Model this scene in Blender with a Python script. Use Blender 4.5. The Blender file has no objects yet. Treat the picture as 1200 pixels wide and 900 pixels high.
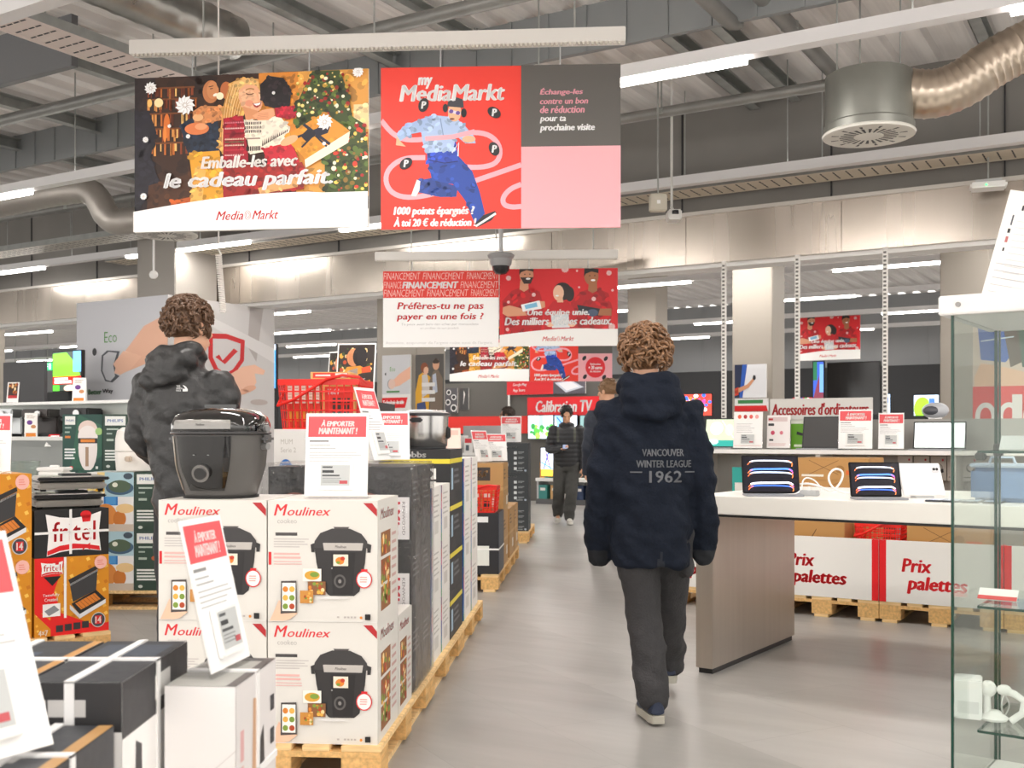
import bpy, bmesh, math, random
from mathutils import Vector, Matrix, noise

SC = bpy.context.scene
COL = SC.collection
rnd = random.Random(7)
R = math.radians

# ---------------------------------------------------------------- camera, world, exposure
CAM_H, FPX = 1.305, 1270.0          # eye height (m) and focal length in pixels of a 1200 px frame
cam_data = bpy.data.cameras.new('camera')
cam = bpy.data.objects.new('camera', cam_data)
COL.objects.link(cam)
cam.location = (0, 0, CAM_H)
cam.rotation_euler = (R(90), 0, 0)
cam_data.sensor_fit = 'HORIZONTAL'
cam_data.sensor_width = 36.0
cam_data.lens = 36.0 * FPX / 1200.0
cam_data.shift_y = 0.05
cam_data.clip_start = 0.05
cam_data.clip_end = 200
cam_data.dof.use_dof = True
cam_data.dof.focus_distance = 5.4
cam_data.dof.aperture_fstop = 6.0
SC.camera = cam
SC.view_settings.view_transform = 'Standard'
SC.view_settings.look = 'None'
SC.view_settings.gamma = 1.0
SC.view_settings.use_curve_mapping = False
SC.view_settings.exposure = 0.9
world = bpy.data.worlds.new('world')
SC.world = world
world.use_nodes = True
bg = world.node_tree.nodes['Background']
bg.inputs[0].default_value = (1.0, 0.96, 0.91, 1)
bg.inputs[1].default_value = 1.2
LAMP_W = 11.0                        # watts of one lit 1.5 m tube
UP_FILL_W = 0.6                           # watts per metre of rail for the upward fill added to brighten the ceiling

# ---------------------------------------------------------------- frames
GA, TA = R(-31.0), R(-35.0)          # store grid; furniture on the right
AA = R(-4.5)                         # aisle direction
gx, gy = Vector((math.cos(GA), math.sin(GA))), Vector((-math.sin(GA), math.cos(GA)))

def gpx(px, n):
    """store grid: the east coordinate and depth where picture column px meets the line n = const"""
    k = (px - 600) / FPX
    d = n / (gy[1] + gy[0] * k)
    return (gx[0] * k + gx[1]) * d, d
def zpx(py, d): return CAM_H - (py - 510) * d / FPX
def xpx(px, d): return (px - 600) * d / FPX
def G(e, n, z=0): return Vector((gx[0] * e + gy[0] * n, gx[1] * e + gy[1] * n, z))
def aisle(t, l=0, z=0):
    """t metres along the pallet row, l metres left of its aisle edge"""
    return Vector((-.4685 + .0787 * (t - 4.25) - l * .997, t + l * .0785, z))

# ---------------------------------------------------------------- materials
def lin(h):
    h = h.lstrip('#')
    c = [int(h[i:i + 2], 16) / 255 for i in (0, 2, 4)]
    return tuple(x / 12.92 if x <= .04045 else ((x + .055) / 1.055) ** 2.4 for x in c) + (1,)
_m = {}
def M(hexc, rough=.5, metal=0., em=0., bump=0., scale=40., stretch=None, var=0., coat=0., spec=.5):
    key = (hexc, rough, metal, em, bump, scale, stretch, var, coat, spec)
    if key in _m: return _m[key]
    m = bpy.data.materials.new('surface_' + hexc.lstrip('#'))
    m.use_nodes = True
    nt = m.node_tree
    b = nt.nodes['Principled BSDF']
    c = lin(hexc)
    b.inputs['Base Color'].default_value = c
    b.inputs['Metallic'].default_value = metal
    b.inputs['Roughness'].default_value = rough; b.inputs['Specular IOR Level'].default_value = spec
    if coat: b.inputs['Coat Weight'].default_value = coat; b.inputs['Coat Roughness'].default_value = .05
    if em:
        b.inputs['Emission Color'].default_value = c
        b.inputs['Emission Strength'].default_value = em
    tc = nt.nodes.new('ShaderNodeTexCoord')
    mp = nt.nodes.new('ShaderNodeMapping')
    nz = nt.nodes.new('ShaderNodeTexNoise')
    nz.inputs['Scale'].default_value = scale
    nz.inputs['Detail'].default_value = 3
    if stretch: mp.inputs['Scale'].default_value = stretch
    nt.links.new(tc.outputs['Object'], mp.inputs[0]); nt.links.new(mp.outputs[0], nz.inputs['Vector'])
    mr = nt.nodes.new('ShaderNodeMapRange')
    mr.inputs['To Min'].default_value = max(.02, rough - .06); mr.inputs['To Max'].default_value = min(1, rough + .06)
    nt.links.new(nz.outputs['Fac'], mr.inputs['Value']); nt.links.new(mr.outputs[0], b.inputs['Roughness'])
    if var:
        rp = nt.nodes.new('ShaderNodeValToRGB')
        rp.color_ramp.elements[0].position = .3; rp.color_ramp.elements[1].position = .7
        rp.color_ramp.elements[0].color = tuple(x * (1 - var) for x in c[:3]) + (1,)
        rp.color_ramp.elements[1].color = tuple(min(1, x * (1 + var)) for x in c[:3]) + (1,)
        nt.links.new(nz.outputs['Fac'], rp.inputs[0]); nt.links.new(rp.outputs[0], b.inputs['Base Color'])
    if bump:
        bp = nt.nodes.new('ShaderNodeBump')
        bp.inputs['Strength'].default_value = bump; bp.inputs['Distance'].default_value = .01
        nt.links.new(nz.outputs['Fac'], bp.inputs['Height']); nt.links.new(bp.outputs[0], b.inputs['Normal'])
    _m[key] = m
    return m

def clear_mat(name, tint, gloss_rough, fres, bump=0., lo=.02):
    m = bpy.data.materials.new(name); m.use_nodes = True
    nt = m.node_tree; nt.nodes.clear()
    out = nt.nodes.new('ShaderNodeOutputMaterial')
    mx = nt.nodes.new('ShaderNodeMixShader')
    tr = nt.nodes.new('ShaderNodeBsdfTransparent'); tr.inputs[0].default_value = tint
    gl = nt.nodes.new('ShaderNodeBsdfGlossy'); gl.inputs['Roughness'].default_value = gloss_rough
    lw = nt.nodes.new('ShaderNodeLayerWeight'); lw.inputs['Blend'].default_value = .5
    pw = nt.nodes.new('ShaderNodeMath'); pw.operation = 'POWER'; pw.inputs[1].default_value = 4.
    fr = nt.nodes.new('ShaderNodeMapRange'); fr.inputs['To Min'].default_value = lo; fr.inputs['To Max'].default_value = fres
    nt.links.new(lw.outputs['Facing'], pw.inputs[0]); nt.links.new(pw.outputs[0], fr.inputs['Value'])
    if bump:
        tc = nt.nodes.new('ShaderNodeTexCoord')
        nz = nt.nodes.new('ShaderNodeTexNoise'); nz.inputs['Scale'].default_value = 14; nz.inputs['Detail'].default_value = 4
        nz.inputs['Distortion'].default_value = 1.5
        bp = nt.nodes.new('ShaderNodeBump'); bp.inputs['Strength'].default_value = bump; bp.inputs['Distance'].default_value = .02
        nt.links.new(tc.outputs['Object'], nz.inputs['Vector'])
        nt.links.new(nz.outputs['Fac'], bp.inputs['Height']); nt.links.new(bp.outputs[0], gl.inputs['Normal']); nt.links.new(bp.outputs[0], lw.inputs['Normal'])
    nt.links.new(fr.outputs[0], mx.inputs[0]); nt.links.new(tr.outputs[0], mx.inputs[1]); nt.links.new(gl.outputs[0], mx.inputs[2])
    nt.links.new(mx.outputs[0], out.inputs[0])
    return m
GLASS = clear_mat('clear_glass', (.95, .975, .96, 1), .0, .5, lo=.03)
ACRYL = clear_mat('clear_acrylic', (.97, .97, .97, 1), .05, .4, lo=.03)
FILM = clear_mat('plastic_film', (.96, .96, .96, 1), .1, .8, 1., lo=.07)
WHITE = M('#f2f2f0', .45); OFFW = M('#dddcd8', .5); RED = M('#e5131d', .45); BLACK = M('#141416', .4)
DARK = M('#2b2c2f', .5); GREY = M('#8b8c8c', .5); MGREY = M('#5c5d5e', .5); LGREY = M('#b9babb', .5)
STEEL = M('#c4c4c2', .3, 1.); GALV = M('#a6a8a5', .42, .55, var=.12, scale=9)
WOOD = M('#ecc891', .75, var=.22, scale=6, stretch=(1, 9, 9), bump=.15)
WOOD2 = M('#dcb072', .75, var=.22, scale=6, stretch=(9, 1, 9), bump=.15)
CARD = M('#b98c55', .8, var=.07, scale=12)
GREEN_EDGE = M('#123f33', .15)
TUBE = M('#fff8f2', .5, em=9.)

# ---------------------------------------------------------------- mesh builder
class MB:
    def __init__(s): s.v, s.f, s.mi, s.mats, s.sm = [], [], [], [], []
    def slot(s, m):
        if m not in s.mats: s.mats.append(m)
        return s.mats.index(m)
    def add(s, vs, fs, m, smooth=False):
        o = len(s.v); k = s.slot(m)
        s.v += [tuple(p) for p in vs]
        for f in fs: s.f.append([i + o for i in f]); s.mi.append(k); s.sm.append(smooth)
        return s
    def box(s, x0, x1, y0, y1, z0, z1, m, bev=0.):
        if not bev:
            vs = [(x, y, z) for z in (z0, z1) for y in (y0, y1) for x in (x0, x1)]
            return s.add(vs, [(0, 2, 3, 1), (4, 5, 7, 6), (0, 1, 5, 4), (2, 6, 7, 3), (0, 4, 6, 2), (1, 3, 7, 5)], m)
        bm = bmesh.new(); bmesh.ops.create_cube(bm, size=1)
        for v in bm.verts: v.co = ((x0 + x1) / 2 + v.co.x * (x1 - x0), (y0 + y1) / 2 + v.co.y * (y1 - y0), (z0 + z1) / 2 + v.co.z * (z1 - z0))
        bmesh.ops.bevel(bm, geom=list(bm.edges), offset=bev, segments=2, affect='EDGES')
        bm.verts.index_update()
        s.add([v.co[:] for v in bm.verts], [[v.index for v in f.verts] for f in bm.faces], m, True)
        bm.free(); return s
    def loft(s, rings, m, cap=True, smooth=True, closed=True):
        n = len(rings[0]); vs = [p for r in rings for p in r]; fs = []
        for i in range(len(rings) - 1):
            for j in range(n if closed else n - 1):
                a, b = i * n + j, i * n + (j + 1) % n
                fs.append((a, b, b + n, a + n))
        if cap: fs += [list(range(n))[::-1], [(len(rings) - 1) * n + j for j in range(n)]]
        return s.add(vs, fs, m, smooth)
    def tube(s, pts, r, m, seg=10, cap=True, flat=1.):
        pts = [Vector(p) for p in pts]; n = len(pts)
        rs = r if isinstance(r, (list, tuple)) else [r] * n
        t0 = (pts[1] - pts[0]).normalized()
        u = t0.orthogonal().normalized() if abs(t0.z) > .9 else Vector((0, 0, 1)).cross(t0).normalized()
        rings = []
        for i, p in enumerate(pts):
            t = ((pts[min(i + 1, n - 1)] - p).normalized() + (p - pts[max(i - 1, 0)]).normalized()).normalized()
            u = (u - t * u.dot(t)).normalized(); w = t.cross(u)
            rings.append([p + u * (rs[i] * math.cos(a)) + w * (rs[i] * flat * math.sin(a)) for a in [2 * math.pi * j / seg for j in range(seg)]])
        return s.loft(rings, m, cap)
    def bar(s, p0, p1, w, h, m):
        p0, p1 = Vector(p0), Vector(p1); t = (p1 - p0).normalized()
        u = Vector((0, 0, 1)).cross(t)
        u = u.normalized() if u.length > .01 else Vector((1, 0, 0)); q = t.cross(u)
        vs = [p + u * a * w / 2 + q * b * h / 2 for p in (p0, p1) for a, b in ((-1, -1), (1, -1), (1, 1), (-1, 1))]
        return s.add(vs, [(3, 2, 1, 0), (4, 5, 6, 7), (0, 1, 5, 4), (1, 2, 6, 5), (2, 3, 7, 6), (3, 0, 4, 7)], m)
    def lathe(s, prof, c, m, seg=32, sx=1., sy=1., pw=2., cap=True):
        rings = []
        for r, z in prof:
            ring = []
            for j in range(seg):
                a = 2 * math.pi * j / seg; ca, sa = math.cos(a), math.sin(a)
                x = math.copysign(abs(ca) ** (2 / pw), ca); y = math.copysign(abs(sa) ** (2 / pw), sa)
                ring.append((c[0] + r * sx * x, c[1] + r * sy * y, c[2] + z))
            rings.append(ring)
        return s.loft(rings, m, cap)
    def ell(s, c, rx, ry, rz, m, seg=16, rot=None):
        n = max(6, seg // 2); rings = []
        for i in range(1, n):
            a = math.pi * i / n
            ring = [Vector((rx * math.sin(a) * math.cos(b), ry * math.sin(a) * math.sin(b), -rz * math.cos(a))) for b in [2 * math.pi * j / seg for j in range(seg)]]
            if rot: ring = [rot @ p for p in ring]
            rings.append([p + Vector(c) for p in ring])
        return s.loft(rings, m)
    def prism(s, pts, y0, y1, m):
        """polygon in x,z pushed from y0 to y1"""
        n = len(pts)
        vs = [(x, y0, z) for x, z in pts] + [(x, y1, z) for x, z in pts]
        return s.add(vs, [list(range(n)), list(range(n, 2 * n))[::-1]] + [(i, i + n, (i + 1) % n + n, (i + 1) % n) for i in range(n)], m)
    def disc(s, c, r, m, seg=24, ax='y'):
        pts = []
        for j in range(seg):
            a = 2 * math.pi * j / seg
            pts.append((c[0] + r * math.cos(a), c[1], c[2] + r * math.sin(a)) if ax == 'y' else (c[0] + r * math.cos(a), c[1] + r * math.sin(a), c[2]))
        return s.add(pts, [list(range(seg))], m)
    def xf(s, mx):
        s.v = [tuple(mx @ Vector(p)) for p in s.v]; return s
    def mesh(s, name):
        me = bpy.data.meshes.new(name)
        me.from_pydata(s.v, [], s.f)
        for m in s.mats: me.materials.append(m)
        me.polygons.foreach_set('material_index', s.mi)
        me.polygons.foreach_set('use_smooth', s.sm)
        me.update()
        if any(s.sm): me.set_sharp_from_angle(angle=R(42))
        return me
    def build(s, name, parent=None, loc=(0, 0, 0), rz=0., **kw):
        return place(s.mesh(name), name, parent, loc, rz, **kw)

def place(data, name, parent=None, loc=(0, 0, 0), rz=0., rot=None, **kw):
    o = bpy.data.objects.new(name, data); COL.objects.link(o)
    o.location = loc; o.rotation_euler = rot if rot else (0, 0, rz)
    if parent: o.parent = parent
    for k, v in kw.items():
        if v: o[{'cat': 'category'}.get(k, k)] = v
    return o
def thing(name, label, cat, loc=(0, 0, 0), rz=0., group=None, rot=None):
    return place(None, name, None, loc, rz, rot, label=label, cat=cat, group=group)
def kids(o): return [c for c in COL.objects if c.parent == o]
def dup(o, loc=None, rz=None, label=None, group=None, parent=None, rot=None):
    c = o.copy(); COL.objects.link(c)
    if parent: c.parent = parent
    if loc is not None: c.location = loc
    if rz is not None: c.rotation_euler = (0, 0, rz)
    if rot is not None: c.rotation_euler = rot
    if label: c['label'] = label
    if group: c['group'] = group
    for k in KIDS.get(o.name, ()): 
        d = dup(k, parent=c)
        KIDS.setdefault(c.name, []).append(d)
    return c
KIDS = {}
_place = place
def place(data, name, parent=None, *a, **kw):
    o = _place(data, name, parent, *a, **kw)
    if parent: KIDS.setdefault(parent.name, []).append(o)
    return o
def struct(mb, name, loc=(0, 0, 0), rz=0.): return mb.build(name, None, loc, rz, kind='structure')

# ---------------------------------------------------------------- flat printed artwork (real ink layers on a real face)
_t = {}
def tmesh(txt, bold, shear):
    key = (txt, bold, shear)
    if key not in _t:
        cu = bpy.data.curves.new('t', 'FONT'); cu.body = txt; cu.size = 1; cu.shear = shear; cu.offset = bold; cu.resolution_u = 2; cu.fill_mode = 'FRONT'
        cu.space_character = 1 + bold * 2.5
        o = bpy.data.objects.new('t', cu); COL.objects.link(o)
        dg = bpy.context.evaluated_depsgraph_get()
        me = bpy.data.meshes.new_from_object(o.evaluated_get(dg))
        vs = [(v.co.x, v.co.y) for v in me.vertices]; fs = [list(p.vertices) for p in me.polygons]
        bpy.data.objects.remove(o); bpy.data.curves.remove(cu); bpy.data.meshes.remove(me)
        x0, x1 = min(v[0] for v in vs), max(v[0] for v in vs); y0, y1 = min(v[1] for v in vs), max(v[1] for v in vs)
        _t[key] = ([((x - x0) / (x1 - x0), (y - y0) / (y1 - y0)) for x, y in vs], fs)
    return _t[key]
class Art:
    """2D artwork in its own units, y down; later shapes lie a fraction of a millimetre above earlier ones"""
    def __init__(s, x0, y0, x1, y1): s.b = (x0, y0, x1, y1); s.it = []; s.L = 0
    def _a(s, vs, fs, c, same):
        if not same: s.L += 1
        s.it.append((vs, fs, c if not isinstance(c, str) else M(c, .5), s.L)); return s
    def rect(s, x0, y0, x1, y1, c, same=False): return s._a([(x0, y0), (x1, y0), (x1, y1), (x0, y1)], [(3, 2, 1, 0)], c, same)
    def bg(s, c): return s.rect(*s.b, c)
    def poly(s, pts, c, same=False): return s._a(list(pts), [list(range(len(pts)))[::-1]], c, same)
    def ell(s, cx, cy, rx, ry, c, same=False, n=20, rot=0., a0=0., a1=360.):
        pts = []
        full = a1 - a0 >= 360
        for j in range(n + (0 if full else 1)):
            a = R(a0 + (a1 - a0) * j / n); x, y = rx * math.cos(a), ry * math.sin(a)
            pts.append((cx + x * math.cos(rot) - y * math.sin(rot), cy + x * math.sin(rot) + y * math.cos(rot)))
        return s.poly(pts, c, same)
    def ring(s, cx, cy, rx, ry, w, c, same=False, n=28):
        vs = []
        for j in range(n):
            a = 2 * math.pi * j / n
            vs += [(cx + rx * math.cos(a), cy + ry * math.sin(a)), (cx + (rx - w) * math.cos(a), cy + (ry - w) * math.sin(a))]
        return s._a(vs, [(2 * j, 2 * j + 1, (2 * j + 3) % (2 * n), (2 * j + 2) % (2 * n)) for j in range(n)], c, same)
    def line(s, pts, w, c, same=False, smooth=0):
        P = [Vector(p) for p in pts]
        for _ in range(smooth):
            Q = [P[0]]
            for a, b in zip(P, P[1:]): Q += [a * .75 + b * .25, a * .25 + b * .75]
            P = Q + [P[-1]]
        ws = w if isinstance(w, (list, tuple)) else None
        vs = []
        for i, p in enumerate(P):
            t = (P[min(i + 1, len(P) - 1)] - P[max(i - 1, 0)]).normalized(); q = Vector((-t.y, t.x))
            ww = (ws[0] + (ws[1] - ws[0]) * i / (len(P) - 1)) if ws else w
            vs += [tuple(p + q * ww / 2), tuple(p - q * ww / 2)]
        return s._a(vs, [(2 * i, 2 * i + 1, 2 * i + 3, 2 * i + 2) for i in range(len(P) - 1)], c, same)
    def text(s, t, x0, y0, x1, y1, c, bold=.02, shear=0., same=False):
        vs, fs = tmesh(t, 0. if bold >= 0 else bold, shear); d = max(0., bold) * abs(y1 - y0) * 1.15; g = d * .45
        V, F = [], []
        for k, q in (((-1, 0), (0, 0), (1, 0), (0, -1), (0, 1)) if d else ((0, 0),)):
            F += [[i + len(V) for i in f] for f in fs]
            V += [(x0 + d + k * d + x * (x1 - x0 - 2 * d), y1 - g + q * g - y * (y1 - y0 - 2 * g)) for x, y in vs]
        return s._a(V, F, c, same)
    def tex(s, pts, base, n=30, r=8., same=False, lo=.78, hi=1.18):
        """a mottled patch: the base shape plus small darker and lighter dabs inside it"""
        s.poly(pts, base, same); hb = base.lstrip('#'); q = [int(hb[i:i + 2], 16) for i in (0, 2, 4)]
        cs = ['#%02x%02x%02x' % tuple(min(255, int(v * f)) for v in q) for f in (lo, (1 + lo) / 2, hi)]
        X0, X1 = min(p[0] for p in pts), max(p[0] for p in pts); Y0, Y1 = min(p[1] for p in pts), max(p[1] for p in pts)
        def inside(x, y):
            c = False
            for (xa, ya), (xb, yb) in zip(pts, pts[1:] + pts[:1]):
                if (ya > y) != (yb > y) and x < (xb - xa) * (y - ya) / (yb - ya) + xa: c = not c
            return c
        for k in range(3):
            s.L += 1
            for _ in range(n // 3):
                x, y = rnd.uniform(X0, X1), rnd.uniform(Y0, Y1)
                if inside(x, y): s.ell(x, y, r * rnd.uniform(.5, 1.2), r * rnd.uniform(.35, .8), cs[k], True, n=7, rot=rnd.uniform(-1, 1))
        return s
    def lines(s, x0, y0, x1, n, dy, h, c, ragged=.3):
        s.L += 1
        for i in range(n): s.rect(x0, y0 + i * dy, x1 - (x1 - x0) * ragged * rnd.random(), y0 + i * dy + h, c, True)
        return s
    def blobs(s, x0, y0, x1, y1, n, r0, r1, cols, layers=4):
        for k in range(layers):
            s.L += 1
            for i in range(n // layers):
                r = rnd.uniform(r0, r1)
                s.ell(rnd.uniform(x0, x1), rnd.uniform(y0, y1), r, r * rnd.uniform(.7, 1.2), cols[(i + k) % len(cols)], True, n=8)
        return s
    def pin(s, x, y, r, c='#ffffff'):
        s.ell(x, y, r * .78, r * .78, c, n=14); s.L += 1
        for k in range(11):
            b = 2 * math.pi * k / 11 + .15; s.line([(x + r * .15 * math.cos(b), y + r * .15 * math.sin(b)), (x + r * .5 * math.cos(b - .12), y + r * .5 * math.sin(b - .12)), (x + r * .8 * math.cos(b + .05), y + r * .8 * math.sin(b + .05))], r * .07, '#b5a292', True)
        for k in range(11):
            a = 2 * math.pi * k / 11
            s.poly([(x + r * .2 * math.cos(a), y + r * .2 * math.sin(a)), (x + r * .75 * math.cos(a - .35), y + r * .75 * math.sin(a - .35)),
                    (x + r * math.cos(a + .1), y + r * math.sin(a + .1)), (x + r * .7 * math.cos(a + .22), y + r * .7 * math.sin(a + .22))], c, True)
        return s
    def clip(s): return s
    def emit(s, mb, o, u, v, w, h, eps=.0003, off=.0004):
        o, u, v = Vector(o), Vector(u), Vector(v); n = u.cross(v)
        x0, y0, x1, y1 = s.b
        cl = lambda a: min(1., max(0., a))
        for vs, fs, c, L in s.it:
            mb.add([o + u * (cl((x - x0) / (x1 - x0)) * w) + v * (cl(1 - (y - y0) / (y1 - y0)) * h) + n * (off + L * eps) for x, y in vs], fs, c)
        return mb
def print_on(name, parent, art, o, u, v, w, h, eps=.0003):
    mb = MB(); art.emit(mb, o, u, v, w, h, eps)
    return mb.build(name, parent)
UX, UY, UZ = (1, 0, 0), (0, 1, 0), (0, 0, 1)

# ---------------------------------------------------------------- the setting
def floor_mat():
    m = bpy.data.materials.new('grey_vinyl_floor'); m.use_nodes = True
    nt = m.node_tree; b = nt.nodes['Principled BSDF']; N = nt.nodes.new; K = nt.links.new
    tc = N('ShaderNodeTexCoord'); mp = N('ShaderNodeMapping'); mp.inputs['Rotation'].default_value = (0, 0, R(31))
    K(tc.outputs['Object'], mp.inputs[0])
    bk = N('ShaderNodeTexBrick'); bk.inputs['Scale'].default_value = 1; bk.inputs['Brick Width'].default_value = 1.2; bk.inputs['Row Height'].default_value = .6
    bk.inputs['Mortar Size'].default_value = .0015; bk.inputs['Color1'].default_value = (.335, .325, .308, 1); bk.inputs['Color2'].default_value = (.39, .378, .36, 1); bk.inputs['Mortar'].default_value = (.28, .27, .255, 1)
    K(mp.outputs[0], bk.inputs['Vector'])
    n1 = N('ShaderNodeTexNoise'); n1.inputs['Scale'].default_value = 1.3; n1.inputs['Detail'].default_value = 5
    mp2 = N('ShaderNodeMapping'); mp2.inputs['Rotation'].default_value = (0, 0, R(31)); mp2.inputs['Scale'].default_value = (.5, 3, 1)
    K(tc.outputs['Object'], mp2.inputs[0]); K(mp2.outputs[0], n1.inputs['Vector'])
    r1 = N('ShaderNodeMapRange'); r1.inputs['To Min'].default_value = .82; r1.inputs['To Max'].default_value = 1.18; K(n1.outputs['Fac'], r1.inputs['Value'])
    mx = N('ShaderNodeVectorMath'); mx.operation = 'SCALE'; K(bk.outputs['Color'], mx.inputs[0]); K(r1.outputs[0], mx.inputs['Scale'])
    K(mx.outputs[0], b.inputs['Base Color'])
    n2 = N('ShaderNodeTexNoise'); n2.inputs['Scale'].default_value = 5; K(mp2.outputs[0], n2.inputs['Vector'])
    r2 = N('ShaderNodeMapRange'); r2.inputs['To Min'].default_value = .26; r2.inputs['To Max'].default_value = .42; K(n2.outputs['Fac'], r2.inputs['Value'])
    K(r2.outputs[0], b.inputs['Roughness'])
    return m
EW, EE, NS, NF = -46., 14., -8., 26.
struct(MB().box(EW, EE, NS, NF, -.1, 0, floor_mat()), 'floor', rz=GA)
CZ = 4.55
deck = MB(); DECK = M('#dcd8d5', .55, .0, var=.1, scale=2, stretch=(8, .3, 1))
xs, e = [], EW
while e < EE:
    xs += [(e, CZ + .0), (e + .13, CZ + .0), (e + .155, CZ + .06), (e + .3, CZ + .06), (e + .325, CZ)]
    e += .325
vs = [(x, y, z) for y in (NS, NF) for x, z in xs]; n = len(xs)
deck.add(vs, [(i, i + 1, i + 1 + n, i + n) for i in range(n - 1)], DECK)
deck.box(EW, EE, NS, NF, CZ + .07, CZ + .12, DECK)
struct(deck, 'ceiling', rz=GA)
RIB = M('#77787a', .55, .2)
def ribbed(mb, e0, e1, n, z0, z1, m, step=.33):
    mb.box(e0, e1, n, n + .05, z0, z1, m)
    x = e0
    while x < e1: mb.box(x, x + .035, n - .012, n, z0, z1, m); x += step
struct(MB().box(EW, EE, NF, NF + .2, 0, CZ, M('#8d8e8f', .6, var=.06, scale=3)), 'wall_far', rz=GA)
mb = MB(); ribbed(mb, EW, EE, NF - .05, 2.9, CZ, M('#8f9193', .55, .2), .9)
mb.box(EW, EE, NF - .25, NF - .05, 0, 2.9, M('#26272a', .6)); struct(mb, 'trim_0', rz=GA)
# steel fascia under a dark cladding, crossing the shop
FN = 9.96
fm = M('#c3bab0', .27, 1., var=.1, scale=1.2, stretch=(2.2, 1, .15))
mb = MB()
x = EW
while x < EE:
    mb.box(x + .003, x + 1.497, FN, FN + .06, 2.97, 3.44, fm); x += 1.5
mb.box(EW, EE, FN - .03, FN + .3, 3.44, 3.475, M('#c9c5bf', .4, .6))
mb.box(EW, EE, FN + .06, FN + .3, 2.93, 2.97, WHITE)
struct(mb, 'trim_1', rz=GA)
CLAD = M('#7d7a76', .65, var=.08, scale=1.5)
mb = MB().box(EW, EE, FN + .02, FN + .1, 3.475, CZ, CLAD)
x = -20.
while x < EE: mb.box(x, x + .012, FN + .005, FN + .02, 3.475, CZ, DARK); x += 1.45
struct(mb, 'wall_cladding', rz=GA)
mb = MB(); ribbed(mb, EW, -1.0, 7.3, 4.2, CZ, M('#8c8f90', .5, .3)); ribbed(mb, -1.0, EE, 7.3, 4.38, CZ, M('#8c8f90', .5, .3)); struct(mb, 'trim_2', rz=GA)
struct(MB().box(EW, -7.2, 5.4, 5.46, 4.15, CZ, M('#6d6e70', .55, .2)), 'trim_3', rz=GA)
def column(e, n, s, name, top=CZ, m=None):
    struct(MB().box(e - s / 2, e + s / 2, n - s / 2, n + s / 2, 0, top, m or M('#aaa399', .6), .01), name, rz=GA)
for i, (px, n, s) in enumerate(((889, 13.0, .5), (759, 16.5, .5), (1134, 13., .5), (482, 14., .78), (-22, 12.5, .6))):
    column(gpx(px, n)[0], n, s, 'column_%d' % i)
column(-10.72, 9.6, .69, 'column_5', m=M('#a39e97', .6))
# ---------------------------------------------------------------- ceiling services
def area_light(parent, loc, sx, sy, w, col=(1, .955, .9), up=False):
    l = bpy.data.lights.new('tube_or_fill_light', 'AREA'); l.shape = 'RECTANGLE'; l.size = sx; l.size_y = sy; l.energy = w; l.color = col
    o = bpy.data.objects.new('tube_or_fill_light', l); COL.objects.link(o); o.parent = parent; o.location = loc
    if up: o.rotation_euler = (math.pi, 0, 0)
TRUNK_W = M('#e4e3e4', .4)
def trunking(n, e0, e1, lit, label, z=3.6, rods=2.4, power=1.):
    t = thing('light_trunking', label, 'ceiling light', G(e0, n, z), GA, 'rows of linear ceiling lights')
    mb = MB().box(0, e1 - e0, -.035, .035, 0, .075, TRUNK_W).box(0, e1 - e0, -.05, .05, -.012, .004, TRUNK_W)
    mb.build('rail', t)
    for a, b in lit:
        a, b = max(a, e0) - e0, min(b, e1) - e0
        if b - a < .2: continue
        MB().box(a, b, -.035, .035, -.045, -.013, TUBE).build('lamp_tube', t)
        area_light(t, ((a + b) / 2, 0, -.05), b - a, .07, LAMP_W * power * (b - a) / 1.5)
    area_light(t, ((e1 - e0) / 2, 0, .085), e1 - e0, .06, UP_FILL_W * (e1 - e0), up=True)  # added fill facing up along the whole rail, to lift the dark roof deck
    x = .4
    while x < e1 - e0 and n < 12.5: MB().tube([(x, 0, .07), (x, 0, CZ - z + .02)], .006, GALV, 6).build('suspension_wire', t); x += rods
def alt(e0, e1, on=1.5, off=1.5, ph=0.):
    out, x = [], e0 + ph
    while x < e1: out.append((x, x + on)); x += on + off
    return out
trunking(-5.0, -14, 9, alt(-14, 9, 1.5, .6), 'linear ceiling light row behind the viewer, third from the front', power=.6)
trunking(-2.1, -14, 9, alt(-14, 9, 1.5, .6), 'linear ceiling light row behind the viewer, second from the front', power=.6)
trunking(.8, -14, 9, alt(-14, 9, 1.5, .6), 'linear ceiling light row right above the viewer', power=.8)
trunking(3.66, -13, 8, alt(-4.1, 8, 1.5, .9), 'white light rail cutting the top left corner, unlit there', power=1.3)
trunking(6.34, -16, 8, [(-10.55, -9.05), (-6.6, -5.1), (-3.66, -2.16), (-.7, .8), (2.3, 3.8)], 'white light rail with one bright tube right of the red loyalty banner', power=1.5)
trunking(9.31, -20, 8, [(-14.4, -13.), (-11.3, -9.2), (-7.8, -6.3), (.2, 1.7)], 'white light rail running in front of the steel fascia')
for i, n in enumerate((12.2, 15.1, 18., 20.9, 23.8)):
    trunking(n, -32 - i, 9, alt(-32, 9, 1.6, 2.1, (.9, 2.2, .2, 1.6, 2.9)[i]),
             ('first', 'second', 'third', 'fourth', 'fifth')[i] + ' white light row beyond the steel fascia, counted from the fascia', power=1.5)

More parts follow.
